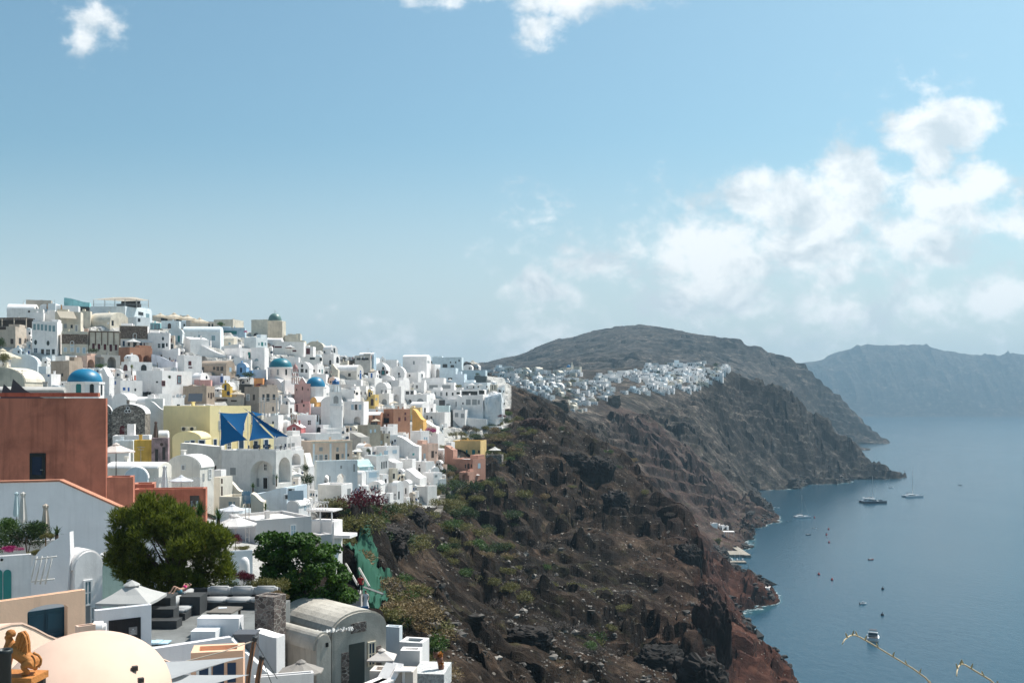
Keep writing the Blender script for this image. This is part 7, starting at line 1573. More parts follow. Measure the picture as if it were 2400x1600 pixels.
spn = MB().box(-1.9, 1.9, -.04, .04, 0, 2.4); so2 = spn.obj('solar_panel', paint((.13, .14, .16), .3, .4), None, P(457, 940, ground(457, 945, 110)-2)); so2.rotation_euler = (R(-28), 0, R(8)); tag(so2, 'grey tilted panel above the pale yellow house', 'panel')
so3 = MB().box(-1.0, 1.0, -.04, .04, 0, 1.25).obj('solar_panel', paint((.42, .47, .50), .2, .5), None, P(693, 1172, 127)); so3.rotation_euler = (R(-15), 0, R(18)); tag(so3, 'grey solar panel above the low white vault', 'panel')
for k, (px, py) in enumerate(((674, 1170), (682, 1156))):
    a_ = empty('air_conditioner', P(px, py, 130), R(15), ('lower' if k == 0 else 'upper')+' air conditioner at the end of the blue-white wall', 'air conditioner'); MB().box(-.45, .45, -.2, .2, 0, .7).obj('casing', paint((.62, .63, .62), .5), a_); MB().box(-.3, .1, -.215, -.2, .1, .6).obj('fan_grille', paint((.06, .06, .06), .5), a_)
# ------------------------------------------------------------------ people
PP = [(311, 894, 'person in white shirt and black skirt beside the woman in orange', (.5, .47, .42), (.02, .02, .02), 0), (316.5, 893, 'woman in a long bright orange dress on the white rooftop', (.72, .10, .02), (.72, .10, .02), 1), (369, 864, 'person in dark green at the wrought iron railing', (.02, .07, .05), (.02, .03, .03), 0),
 (398, 850, 'tourist in black at the left of the lane group', (.02, .02, .025), (.02, .02, .03), 0), (402, 857, 'tourist in dark red shirt in the lane group', (.25, .04, .04), (.05, .05, .06), 0), (406, 855, 'tourist with pale shirt in the lane group', (.5, .42, .36), (.03, .03, .04), 0), (411, 855, 'tourist in blue at the right of the lane group', (.04, .09, .28), (.03, .03, .05), 0),
 (531.5, 843.5, 'person in grey walking up the white stair lane', (.42, .42, .42), (.35, .34, .32), 0), (407, 818, 'person in green by the lane doorway above the bell wall', (.02, .16, .10), (.05, .05, .05), 0), (774, 882, 'tourist in black below the cream lane parapet', (.02, .02, .02), (.03, .03, .04), 0), (777, 878, 'tourist in pink below the cream lane parapet', (.5, .22, .22), (.04, .04, .05), 0), (760, 888, 'person in red shirt by the clear blue dome', (.4, .05, .06), (.06, .06, .08), 0),
 (820, 846, 'first viewer in black on the crowded terrace', (.02, .02, .02), (.03, .03, .03), 0), (826, 846, 'second viewer in pink on the crowded terrace', (.5, .2, .2), (.1, .1, .12), 0), (832, 845, 'third viewer in brown on the crowded terrace', (.2, .1, .06), (.05, .04, .04), 0), (838, 846, 'fourth viewer in cream on the crowded terrace', (.6, .52, .4), (.3, .28, .25), 0), (846, 846, 'fifth viewer in white on the crowded terrace', (.7, .7, .7), (.5, .5, .5), 0), (853, 846, 'sixth viewer in pale blue on the crowded terrace', (.4, .5, .6), (.05, .05, .1), 0), (871, 846, 'viewer in red at the right of the crowded terrace', (.5, .05, .05), (.05, .05, .06), 0),
 (834, 931, 'person in black sitting group on the white house terrace', (.02, .02, .02), (.03, .03, .03), 0), (840, 932, 'person in white on the white house terrace', (.7, .7, .7), (.1, .1, .12), 0)]
for k, (px, py, lb, c1, c2, sk) in enumerate(PP): person(px, py, lb, c1, c2, rz=random.uniform(-2, 2), pose='walk' if k in (7,) else 'stand', skirt=bool(sk), s=1.08)
stt = empty('statue', P(1059, 985, 378), 0, 'dark warrior-like statue column beside the double-deck balcony house', 'statue'); stt.scale = (.5, .5, .5); MB().lathe([(.9, -1), (.85, 3.5), (1.0, 3.7), (.6, 4.4), (.45, 5.2), (.7, 6.2), (.5, 6.9), (.2, 7.3), (.34, 7.8), (.25, 8.3), (.02, 8.5)], 14, sx=1, sy=.8).obj('figure', plaster((.05, .05, .045)), stt); MB().box(-1.0, 1.0, -.8, .8, -5, -1).obj('pedestal', plaster((.06, .055, .05)), stt)
# whitewashed rock shoulder at the right end of the village
bm = bmesh.new(); bmesh.ops.create_icosphere(bm, subdivisions=5, radius=1)
for v_ in bm.verts:
    q = Vector([math.copysign(abs(c)**.4, c) for c in v_.co]); n_ = mnoise.noise(q*1.6)*.16+mnoise.noise(q*4.2)*.08+mnoise.noise(q*10)*.03
    v_.co = Vector((q.x*3.9, q.y*4.5, q.z*6.3))*(1+n_)
me = bpy.data.meshes.new('rock'); bm.to_mesh(me); bm.free(); me.polygons.foreach_set('use_smooth', [True]*len(me.polygons)); me.materials.append(plaster((.74, .76, .77), stain=.12, bump=.8, scale=.7)); Yw = ground(1156, 992, 200); tag(link('painted_rock', me, None, P(1157, 958, Yw+1)), 'lumpy whitewashed rock shoulder at the cliff end of the village', 'rock')
# ------------------------------------------------------------------ stairs down the cliff
sst = empty('stone_stairs', P(1031, 1200, ground(1031, 1200, 100)), 0, 'narrow stone stairs winding down the cliff edge below the village', 'stairs'); SM = plaster((.46, .40, .34), stain=.2)
path = [(1037, 1150), (1036, 1175), (1031, 1190), (1027, 1210), (1022, 1232), (1023, 1248), (1028, 1264), (1034, 1282)]
n_ = 30; tx = np.interp(np.linspace(0, 7, n_), range(8), [p[0] for p in path]); ty = np.interp(np.linspace(0, 7, n_), range(8), [p[1] for p in path])
for px, py in zip(tx, ty):
    Y = ground(px, py, 100)
    if Y: q = P(px, py, Y); q.z = max(q.z, float(rock_z(np.array([q.x]), np.array([q.y]))[0][0]))+.25; q = q-sst.location; MB().box(q.x-.85, q.x+.85, q.y-.3, q.y+.35, q.z-1.6, q.z+.12).obj('step', SM, sst)
# ================================================================== plants
def tree(name, label, cat, base, blobs, nleaf, size, mat, trunk, rng=RNG, shape='quad', aspect=.5, flat=.5, up=.3):
    r_ = empty(name, base, 0, label, cat)
    vs, fs = leaf_cloud(nleaf, size, blobs, rng, flat, up, shape, aspect); link('crown', mesh_raw('crown', vs, fs, mat), r_)
    tm = MB()
    for pts, r0, r1 in trunk: tm.tube(pts, r0, 7, r1)
    tm.obj('trunk', STEM, r_)
    return r_
def needle_cloud(n, blobs, rng, ln=.30):
    """sprays of narrow needles pointing outward and up"""
    vs = []; fs = []; vol = np.array([b[3]*b[4]*b[5] for b in blobs])**.7; vol /= vol.sum()
    for bi in rng.choice(len(blobs), n, p=vol):
        b = blobs[bi]; d = rng.normal(size=3); d /= np.linalg.norm(d); r = rng.random()**.38
        c = np.array(b[:3])+d*np.array(b[3:])*r
        ax = d*.9+np.array([0, 0, .9])+rng.normal(size=3)*.35; ax /= np.linalg.norm(ax)
        for k in range(4):
            t = ax+rng.normal(size=3)*.33; t /= np.linalg.norm(t); u = np.cross(t, rng.normal(size=3)); u /= np.linalg.norm(u)
            l = ln*(.6+.7*rng.random()); i = len(vs); w = .021
            vs += [c-u*w, c+u*w, c+t*l+u*w*.3, c+t*l-u*w*.3]; fs.append((i, i+1, i+2, i+3))
    return vs, fs
# pine: crown of many separate tufts around limbs
Yp = 54; mp_ = Yp/F; bp_ = P(408, 1412, Yp); pr = np.random.default_rng(4)
def loc(px, py, dy=0): return ((px-408)*mp_, dy, (1412-py)*mp_)
bl = []
outline = [(275, 1265), (285, 1215), (310, 1185), (345, 1172), (385, 1180), (425, 1205), (465, 1232), (505, 1246), (530, 1262), (545, 1300), (535, 1345), (490, 1375), (440, 1392), (390, 1392), (340, 1372), (295, 1345), (270, 1310)]
for _ in range(150):
    a, b = outline[pr.integers(len(outline))], (400+pr.normal()*35, 1275+pr.normal()*30); t = pr.random()**.55
    px, py = a[0]*t+b[0]*(1-t), a[1]*t+b[1]*(1-t); x, _, z = loc(px, py); y = (pr.random()-.5)*3.6*(1.1-t*.7)
    s = .38+.28*pr.random(); bl.append((x, y, z, s*.95, s*.9, s*.9))
pn = empty('pine_tree', bp_, 0, 'big bushy olive-green pine above the sunken lounge', 'pine tree')
vs, fs = needle_cloud(21000, bl, pr, .27); link('crown', mesh_raw('crown', vs, fs, LEAF['pin']), pn)
tm = MB(); tm.tube([(0, 0, -1), (.05, .1, .6), (-.1, 0, 1.6), (0, .1, 2.8)], .2, 8, .08)
for b in bl[::6]: tm.tube([(0, .05, .8+pr.random()*1.2), (b[0]*.5, b[1]*.5, b[2]*.6+.6), b[:3]], .06, 5, .015)
tm.obj('trunk', STEM, pn)
# fig tree
Yf = 58; mf = Yf/F; bf = P(712, 1448, Yf); fr2 = np.random.default_rng(9); bl = []
ol = [(600, 1330), (595, 1290), (610, 1258), (640, 1248), (670, 1258), (700, 1252), (735, 1265), (765, 1290), (790, 1315), (815, 1350), (825, 1400), (800, 1425), (750, 1440), (700, 1440), (660, 1425), (640, 1390), (620, 1360)]
for _ in range(200):
    a = ol[fr2.integers(len(ol))]; b = (710+fr2.normal()*40, 1350+fr2.normal()*35); t = fr2.random()**.55
    px, py = a[0]*t+b[0]*(1-t), a[1]*t+b[1]*(1-t); y = (fr2.random()-.5)*3.8*(1.1-t*.7); s = .30+.22*fr2.random(); bl.append(((px-712)*mf, y, (1448-py)*mf, s, s, s*.8))
tree('fig_tree', 'broad dark green fig tree beside the grey vault house', 'fig tree', bf, bl, 27000, .17, LEAF['fig'], [([(0, 0, -1.5), (0, 0, .8), (.1, 0, 2)], .16, .08), ([(0, 0, .5), (-1.2, .2, 1.8), (-1.8, 0, 2.8)], .09, .03), ([(0, 0, .5), (1.2, -.2, 1.6), (1.9, .2, 2.2)], .09, .03)], fr2, 'quad', .85, .36, .7)
def spiky(px, py, wpx, Y, label, n=90, name='yucca', cat='yucca', mat='gr', w=.035, droop=.25):
    s = wpx*Y/F/2; r_ = empty(name, P(px, py, Y), 0, label, cat); rng = np.random.default_rng(int(px)); vs = []; fs = []
    for k in range(n):
        az = rng.random()*6.283; el = R(5+80*rng.random()**.8); l = s*(.7+.35*rng.random()); u = np.array([-math.sin(az), math.cos(az), 0])
        i = len(vs)
        for t in (0, .4, .75, 1):
            r = l*t*math.cos(el); z = l*t*math.sin(el)-droop*l*t*t*math.cos(el); p = np.array([math.cos(az)*r, math.sin(az)*r, z]); ww = w*(1-t*.95)*(s/.8)
            vs += [p-u*ww, p+u*ww]
        fs += [(i+2*q, i+2*q+1, i+2*q+3, i+2*q+2) for q in range(3)]
    link('foliage', mesh_raw('foliage', vs, fs, LEAF[mat]), r_); MB().tube([(0, 0, -s*1.5), (0, 0, 0)], .07*s/.8+.03, 6).obj('trunk', STEM, r_)
    return r_
spiky(388, 1184, 62, 57, 'spiky yucca crown left of the rust-red window above the pine', 110); spiky(468, 1208, 84, 56, 'larger spiky yucca crown in front of the rust-red window', 130); spiky(512, 1216, 66, 57, 'right spiky yucca crown beside the white parasols', 90)
spiky(133, 1252, 60, 51, 'broad-leaved agave behind the rising white wall', 16, 'agave', 'agave', 'dg', .09, .45)
for px, py, w, lb in ((352, 1058-0, 16, 'small spiky palm in a pot by the mural house'),): pass
spiky(593, 1142, 30, 162, 'potted palm beside the left closed white parasol', 60, 'potted_palm', 'palm', 'gr', .05, .5); spiky(648, 1120, 26, 164, 'potted palm in front of the right arched niche', 40, 'potted_palm', 'palm', 'gr', .05, .5); spiky(309, 862, 22, 290, 'yellow-green yucca beside the dark red arched door', 60, 'potted_palm', 'palm', 'yg', .06, .4); spiky(622, 1190, 34, 124, 'leafy palm at the foot of the cream stair parapet', 50, 'potted_palm', 'palm', 'gr', .05, .5)
NB = [ # px, base py, width, kind, Y, height scale, label
 (64, 1284, 104, 'dg', 52, 1.0, 'dense dark green shrub between the closed parasols'), (12, 1256, 76, 'gr', 55, .9, 'bright green shrub at the left edge of the planted terrace'), (30, 1290, 44, 'mag', 50.5, .45, 'low pink flowering pot plants at the left edge of the terrace'), (95, 1300, 40, 'ol', 50.5, .5, 'low olive herb clump on the planted terrace'), (118, 1262, 30, 'ol', 51.5, .8, 'small olive shrub beside the agave'),
 (538, 1396, 70, 'dg', 55.5, 1.0, 'dark oleander bush behind the corner sofa'), (588, 1396, 70, 'gr', 55, .8, 'green oleander bush left of the lava stone wall'), (572, 1360, 46, 'mr', 54.5, .9, 'oleander with red flowers right of the pine'), (634, 1396, 84, 'ol', 54, 1.0, 'fine grey-green broom shrub above the lava stone wall'), (652, 1402, 46, 'dry', 51, .7, 'straw coloured dry shrub on top of the lava stone wall'),
 (540, 1275, 44, 'mr', 75, .9, 'dark red leaved shrub right of the pine'), (566, 1290, 30, 'ol', 76, .7, 'small grey shrub below the ladder'),
 (850, 1196, 84, 'mr', 160, 1.2, 'large dark purple bougainvillea at the lower edge of the village'), (890, 1206, 60, 'dg', 158, .8, 'dark green creeper right of the purple bougainvillea'), (818, 1210, 50, 'dg', 158, .7, 'dark shrub under the left side of the purple bougainvillea'), (792, 1196, 42, 'gr', 165, .8, 'bright green shrub left of the purple bougainvillea'),
 (728, 1136, 32, 'dg', 172, 1.5, 'climbing dark vine below the white stair flank'), (712, 1105, 22, 'dg', 178, 1.4, 'upper climbing vine above the broad white parasol'), (1008, 1013, 26, 'mag', 345, .9, 'vivid magenta bougainvillea by the orange stairs'), (1176, 978, 16, 'mr', 372, .9, 'dark magenta bougainvillea at the cliff end of the hotel'), (1186, 990, 24, 'dg', 372, .9, 'dark shrub beside the whitewashed rock'), (577, 779, 10, 'mag', 350, .9, 'purple bougainvillea left of the greige skyline house'),
 (519, 764, 24, 'gr', 385, .7, 'round clipped green shrub on the skyline'), (545, 880, 30, 'dg', 325, .8, 'dark shrub in front of the tan vaulted house'), (585, 886, 34, 'dg', 322, .8, 'dark palm-like shrub under the sky blue annex'), (560, 896, 26, 'gb', 320, .6, 'brown scrub between the dark shrubs'), (605, 905, 20, 'mr', 318, .6, 'reddish shrub by the orange wall'),
 (236, 862, 24, 'gr', 292, .8, 'green shrub under the wide grey arches'), (262, 872, 26, 'og', 290, .5, 'orange flowering plants below the grey arches'), (224, 826, 26, 'dg', 305, .7, 'green vine hanging by the cream mansion forecourt'), (8, 850, 34, 'ol', 255, 1.2, 'olive shrub with yellow flowers at the left edge'), (2, 812, 24, 'dg', 270, 1.6, 'tall dark shrub at the left edge below the beige house'), (397, 888, 9, 'dg', 268, 1.8, 'round hanging shrub on the long white wall'), (1074, 908, 16, 'ol', 420, .9, 'round olive tree beside the hotel parasols'), (1118, 878, 12, 'dg', 455, .6, 'small dark palm on the bluish terrace'), (862, 1060, 12, 'dg', 262, 1.6, 'tall dark cypress-like shrub right of the pink-cream hotel'), (1062, 1022, 24, 'ol', 368, .8, 'olive shrub crowning the left stone column'), (1082, 1020, 24, 'ol', 367, .8, 'olive shrub crowning the right stone column')]
for px, py, w, kd, Y, hs, lb in NB: bush(px, py, w, kd, lb, Y=Y, hs=hs, name='shrub' if 'bougain' not in lb else 'bougainvillea', cat='shrub' if 'bougain' not in lb else 'bougainvillea')
# scrub on the slopes
SC = [((1010, 1200), (1160, 1120), (1230, 1200), (1200, 1330), (1060, 1340), (1000, 1290), 'olg'), ((760, 1230), (840, 1210), (1010, 1200), (1010, 1330), (900, 1290), (800, 1320), 'mix'), ((1040, 1330), (1300, 1300), (1450, 1420), (1500, 1530), (1330, 1560), (1180, 1460), 'gbx'), ((900, 1340), (1010, 1420), (1060, 1520), (980, 1560), (920, 1480), (890, 1420), 'dryx'), ((1130, 1000), (1200, 960), (1250, 1030), (1190, 1120), (1080, 1040), (1060, 1010), 'olg'), ((1180, 900), (1330, 980), (1480, 1070), (1600, 1220), (1300, 1280), (1200, 1150), 'few'), ((1030, 1040), (1060, 1030), (1090, 1180), (1050, 1240), (1030, 1180), (1020, 1120), 'olg')]
cnt = 0
WHERE = {'olg': 'beside the salmon house', 'mix': 'under the lower village edge', 'gbx': 'on the open middle slope', 'dryx': 'by the plunge pool slope', 'few': 'near the top of the cliff'}
CN = dict(ol='olive green', gb='grey-brown', gr='fresh green', dg='dark green', dry='straw yellow')
for *poly, kd in SC:
    pa = np.array(poly, float); got = 0; want = {'olg': 62, 'mix': 52, 'gbx': 58, 'dryx': 38, 'few': 22}[kd]; tr = 0
    while got < want and tr < 4000:
        tr += 1; px = random.uniform(pa[:, 0].min(), pa[:, 0].max()); py = random.uniform(pa[:, 1].min(), pa[:, 1].max())
        if not inpoly(np.array([px]), np.array([py]), pa)[0]: continue
        if fbm(np.array([px/60.]), np.array([py/40.]), 3, 7)[0] < .44 and kd in ('gbx', 'few'): continue
        Y = ground(px, py, 60)
        if not Y or Y > 640: continue
        X_ = (px-CX)/F*Y; z = float(rock_z(np.array([X_]), np.array([Y]))[0][0])
        k = random.choices(['ol', 'gb', 'gr', 'dg', 'dry'], {'olg': [7, 1.5, 1, 3, .6], 'mix': [4, 4, 1, 1.5, 1], 'gbx': [2.2, 7, .8, .3, .4], 'dryx': [3, 1, 1, .2, 5], 'few': [2, 5, .3, .6, .6]}[kd])[0]
        w = random.uniform(2.4, 5.6)*(1.25 if kd in ('olg', 'mix') else 1)*F/Y
        bush(px, py, w, k, f'{CN[k]} rounded scrub bush {WHERE[kd]}', f'{CN[k]} scrub bushes {WHERE[kd]}', loc=Vector((X_, Y, z-.15)), hs=random.uniform(.6, .9), name='scrub_bush'); got += 1
# ================================================================== loose stones: far too many to count
bm = bmesh.new(); rr_ = np.random.default_rng(2)
ico = bmesh.new(); bmesh.ops.create_icosphere(ico, subdivisions=1, radius=1); iv = np.array([v.co[:] for v in ico.verts]); it_ = [tuple(v.index for v in f.verts) for f in ico.faces]
def stones(n, gen, mat, name, label):
    vs = []; fs = []
    P_ = gen(n); zz = rock_z(P_[:, 0], P_[:, 1])[0]
    for (x, y, s), z in zip(P_, zz):
        k = len(vs); a = rr_.random()*6.28; c_, s_ = math.cos(a), math.sin(a); sc = s*np.array([1+.5*rr_.random(), .8, .55+.3*rr_.random()])
        q = iv*(1+.35*rr_.normal(size=(len(iv), 1)))*sc; q = np.stack([q[:, 0]*c_-q[:, 1]*s_+x, q[:, 0]*s_+q[:, 1]*c_+y, q[:, 2]+z+s*.15], 1)
        vs += q.tolist(); fs += [tuple(i+k for i in f) for f in it_]
    o = link(name, mesh_raw(name, vs, fs, mat)); tag(o, label, 'stones', kind='stuff'); return o
def g_slope(n):
    out = []
    while len(out) < n:
        px = rr_.uniform(850, 1700, 400); py = rr_.uniform(1000, 1620, 400)
        for a, b in zip(px, py):
            if inpoly(np.array([a]), np.array([b]), VILL)[0]: continue
            Y = ground(a, b, 60)
            if Y and Y < 560:
                if fbm(np.array([a/45.]), np.array([b/70.]), 3, 19)[0] < .46: continue
                out.append(((a-CX)/F*Y, Y, rr_.uniform(.10, .26)*(1 if rr_.random() < .93 else 3.2)))
            if len(out) >= n: break
    return np.array(out)
stones(3600, g_slope, stone((.05, .042, .036), (.28, .25, .22), (.09, .08, .07), .08, 'scree stone'), 'scree_stones', 'scree and loose stones scattered over the dark slope')
def g_shore(n):
    out = []
    for Y in rr_.uniform(340, 1320, n*6):
        xs_ = np.linspace(60, 560, 700); zz = base_z(xs_, np.full_like(xs_, Y)); h = np.nonzero(zz < 0.2)[0]
        if len(h) == 0: continue
        out.append((xs_[h[0]]-abs(rr_.normal())*5.5+1.5, Y, rr_.uniform(.35, 1.5)*(1+(rr_.random() < .06)*1.5)))
        if len(out) >= n: break
    return np.array(out)
stones(1500, g_shore, plaster((.05, .047, .045), stain=.4), 'shore_rocks', 'dark boulders strewn along the waterline')
# ================================================================== harbour and boats
YQ = 648
WH = wall_mat('w')
B(1650, 1664, 1682, 1227, 1262, 40, 'flat', 'w', 'large white harbour house beside the green tree', 'R 1674 1240 3 5 W y', Y=700, d=8)
B(1676, 1692, 1698, 1231, 1256, 20, 'flat', 'w', 'middle white harbour house with two dark windows', 'L 1691 1238 2 6 W d', Y=708)
B(1690, 1704, 1708, 1233, 1254, 20, 'flat', 'w', 'right white harbour house near the platform', 'L 1701 1239 2 6 W d', Y=712)
B(1632, 1656, 1662, 1238, 1260, 10, 'flat', 'w', 'low white harbour house half hidden by the red cliff', '', Y=690)
B(1630, 1680, 1682, 1209, 1222, 0, 'flat', 'gy', 'grey concrete retaining wall on the slope above the harbour', '', Y=770, d=2, mat=plaster((.17, .18, .18)))
hp = empty('pergola', P(1707, 1254, 690), 0, 'white shaded restaurant terrace at the harbour', 'pergola'); MB().box(-3.5, 4, -2, 3, 2.6, 2.8).obj('canopy_roof', WH, hp); [MB().box(x-.15, x+.15, -1.8, -1.5, -1, 2.6).obj('post', WH, hp) for x in (-3.2, 0, 3.6)]
CONC = plaster((.33, .29, .24), stain=.25); 
def seabox(px0, px1, py0, py1, z1, name, label, cat, mat, z0=-2):
    Y0 = (CAMZ-z1)*F/(py1-HY); Y1 = (CAMZ-z1)*F/(py0-HY); xm0, xm1 = (px0-CX)/F*Y0, (px1-CX)/F*Y0; c = ((xm0+xm1)/2, (Y0+Y1)/2, 0)
    return tag(MB().box(xm0-c[0], xm1-c[0], Y0-c[1], Y1-c[1], z0, z1).obj(name, mat, None, c), label, cat)
seabox(1672, 1745, 1290, 1299, 1.6, 'pier', 'long concrete pier at the small harbour', 'pier', CONC); seabox(1744.5, 1760, 1279.5, 1300, 1.55, 'pier', 'crosswise pier head at the end of the long pier', 'pier', CONC)
seabox(1710, 1750, 1313, 1316.5, .9, 'jetty', 'narrow jetty with white drums before the pier', 'jetty', CONC); seabox(1714, 1741, 1254, 1261, .9, 'quay', 'small stone quay below the harbour houses', 'quay', plaster((.22, .18, .15)))
for k in range(3): tag(MB().lathe([(.55, .9), (.6, 1.2), (.55, 2.0), (.2, 2.2)], 12).obj('drum', paint((.75, .75, .76), .5), None, (*P(1715+k*12.5, 1314, 620).xy, 0)), ('left', 'middle', 'right')[k]+' white drum on the narrow jetty', 'drum')
for k in range(2): tag(MB().tube([(0, 0, 0), (0, 0, 6)], .1, 6).obj('jetty_post', paint((.6, .6, .6), .5), None, (*P(1722.5+k*11, 1314, 619).xy, 0)), ('left', 'right')[k]+' tall thin post on the narrow jetty', 'post')
ht = np.random.default_rng(6); bl = [((ht.random()-.5)*9, (ht.random()-.5)*5, 2.5+ht.random()*5, 2.2, 2, 1.6) for _ in range(14)]
tree('harbour_tree', 'round dark green tree at the harbour behind the red cliff', 'tree', P(1669, 1288, 672), bl, 2600, .9, LEAF['ol'], [([(0, 0, -3), (0, 0, 5)], .35, .15)], ht)
def hull_mesh(L, W, H, n=12, bow=.35):
    vs = []; fs = []
    for i in range(n+1):
        t = i/n; w = W/2*(1 if t < 1-bow*1.4 else max(0, math.cos((t-(1-bow*1.4))/(bow*1.4)*math.pi/2))**.8)*(.85+.15*min(1, t*4)); x = -L/2+L*t; sh = H*(1+.25*t*t)
        vs += [(x, -w, sh), (x, -w*.75, -.25), (x, w*.75, -.25), (x, w, sh)]
    for i in range(n):
        a = i*4; b = a+4; fs += [(a, b, b+1, a+1), (a+1, b+1, b+2, a+2), (a+2, b+2, b+3, a+3), (a+3, b+3, b, a)]
    fs += [(0, 1, 2, 3), (n*4+3, n*4+2, n*4+1, n*4)]
    return vs, fs
BW = paint((.72, .73, .74), .35, .5, name='gelcoat'); BD = paint((.02, .035, .06), .35, .5, name='dark hull'); BG = paint((.03, .04, .05), .15, .6, name='boat glass')
def sea_pt(px, py): Y = CAMZ*F/(py-HY); return Vector(((px-CX)/F*Y, Y, 0))
def catamaran(px, py, lpx, mast, label, hullc=BW, awn=False, rz=0, cover=BD):
    p = sea_pt(px, py); s = lpx*p.y/F; r_ = empty('catamaran', p, rz, label, 'catamaran')
    for y in (-1, 1): b = MB(); v, f = hull_mesh(s, s*.09, s*.085); b.add([(a, c+y*s*.2, d) for a, c, d in v], f); b.obj('hull', hullc, r_)
    MB().box(-s*.42, s*.22, -s*.2, s*.2, s*.05, s*.088).obj('deck', BW, r_)
    c = MB(); c.prism([(-s*.35, s*.088), (s*.12, s*.088), (s*.04, s*.15), (-s*.3, s*.165)], -s*.15, s*.15); cb_ = c.obj('cabin', BW, r_)
    MB().prism([(-s*.28, s*.105), (s*.09, s*.105), (s*.055, s*.135), (-s*.26, s*.14)], -s*.153, s*.153).obj('cabin_window', BG, cb_)
    if awn: MB().box(-s*.40, s*.02, -s*.17, s*.17, s*.205, s*.215).obj('awning', BW, r_); [MB().box(x-.05, x+.05, y-.05, y+.05, s*.088, s*.205).obj('awning_post', BW, r_) for x in (-s*.38, 0) for y in (-s*.15, s*.15)]
    MB().tube([(s*.0, 0, s*.1), (-.02*s, 0, s*mast)], s*.009, 6, s*.005).obj('mast', paint((.5, .5, .5), .4, .5, .5, name='alloy'), r_)
    MB().tube([(-.02*s, 0, s*.235), (-s*.36, 0, s*.215)], s*.017, 6).obj('boom', cover, r_)
    st = MB()
    for q in ((s*.47, 0, s*.1), (-s*.1, -s*.2, s*.09), (-s*.1, s*.2, s*.09)): st.tube([(-.02*s, 0, s*mast*.93), q], s*.002+.012, 4)
    st.obj('rigging', paint((.2, .2, .2), .4), r_)
    return r_
catamaran(2139, 1164, 44, 1.5, 'white catamaran with a tall mast, rightmost off the headland', rz=R(8)); catamaran(2046, 1178, 57, 1.1, 'dark-hulled excursion catamaran with a white awning', BD, True, R(6)); catamaran(1880, 1212, 37, 1.42, 'white catamaran anchored nearest the bay shore', rz=R(5))
def small_boat(px, py, lpx, label, hullc, rz=0, out=True, tubes=False):
    p = sea_pt(px, py); s = lpx*p.y/F; r_ = empty('small_boat', p, rz, label, 'boat'); b = MB(); v, f = hull_mesh(s, s*.36, s*.13); b.add(v, f); b.obj('hull', hullc, r_)
    MB().box(-s*.40, s*.22, -s*.12, s*.12, s*.135, s*.16).obj('deck', paint((.16, .17, .18), .6) if hullc is BW else paint((.3, .3, .3), .6), r_)
    if out: MB().box(-s*.56, -s*.47, -s*.05, s*.05, 0, s*.26).obj('outboard_motor', BD, r_)
    if tubes: MB().box(-s*.1, s*.05, -s*.08, s*.08, s*.15, s*.34).obj('console', BW, r_)
for a in ((2089, 1143, 10, 'small white boat between the excursion catamaran and the right catamaran', BW, .2), (1813, 1190, 11, 'left small white boat moored close to the bay shore', BW, 0), (1823, 1190, 9, 'right small white boat moored close to the bay shore', BW, .3), (1910, 1238, 9, 'small pale boat below the nearest catamaran', BW, .1), (1895, 1253, 11, 'small dark boat below the nearest catamaran', BD, -.1), (2041.5, 1311, 14, 'small red boat alone on open water', paint((.28, .03, .03), .5), .3), (2023, 1415, 18, 'white inflatable boat with an outboard motor', BW, .25), (2251, 1137, 8, 'distant small boat far out on the right', BD, 0), (1733, 1290, 17, 'grey open boat tied inside the pier', BW, 0), (1847, 1222, 5, 'tiny dark dinghy close to the bay rocks', BD, 0)): small_boat(*a[:4], a[4], a[5], True, a[2] > 15)
mbp = sea_pt(2046, 1497); s = 9.5; mb_ = empty('motor_yacht', mbp, R(72), 'white motor yacht seen from astern with a dark bimini', 'motor yacht')
b = MB(); v, f = hull_mesh(s, s*.52, s*.15); b.add(v, f); b.obj('hull', BW, mb_); MB().box(-s*.50, -s*.1, -s*.19, s*.19, s*.155, s*.165).obj('cockpit', paint((.03, .03, .035), .5), mb_)
MB().prism([(-s*.12, s*.155), (s*.28, s*.16), (s*.1, s*.30), (-s*.08, s*.31)], -s*.2, s*.2).obj('cabin', BW, mb_); MB().prism([(-s*.125, s*.19), (-s*.09, s*.19), (-s*.06, s*.29), (-s*.095, s*.29)], -s*.18, s*.18).obj('cabin_window', BG, mb_)
MB().box(-s*.2, s*.08, -s*.16, s*.16, s*.42, s*.435).obj('bimini', paint((.03, .035, .05), .7), mb_); [MB().tube([(x, y, s*.3), (x, y, s*.42)], .05, 5).obj('bimini_post', paint((.6, .6, .6), .3, .5, .7, name='steel'), mb_) for x in (-s*.15, s*.05) for y in (-s*.14, s*.14)]
MB().box(-s*.56, -s*.5, -s*.2, s*.2, .05, .25).obj('swim_platform', paint((.4, .3, .2), .6), mb_)
for k, (px, py, c) in enumerate(((1919, 1346, 'r'), (1950, 1358.5, 'r'), (1909, 1213, 'r'), (1942, 1240, 'r'), (1937, 1253, 'r'), (1943, 1271, 'r'), (2069, 1380, 'd'), (2068, 1441, 'd'))):
    p = sea_pt(px, py); nm_ = ('left red buoy of the near pair', 'right red buoy of the near pair', 'red buoy beside the nearest catamaran', 'farthest red buoy of the middle three', 'middle red buoy of the middle three', 'nearest red buoy of the middle three', 'dark buoy above the white inflatable boat', 'dark buoy above the motor yacht')[k]
    tag(MB().lathe([(.1, -.4), (.6, -.2), (.8, .25), (.55, .75), (.15, .95), (.1, 1.7), (.02, 1.75)], 12).obj('buoy', paint((.42, .03, .025) if c == 'r' else (.03, .03, .04), .5), None, p), nm_, 'buoy')
hut = B(1792, 1802, 1806, 1377, 1386, 10, 'flat', 'w', 'tiny white hut on the rocky beach point', '', Y=512)
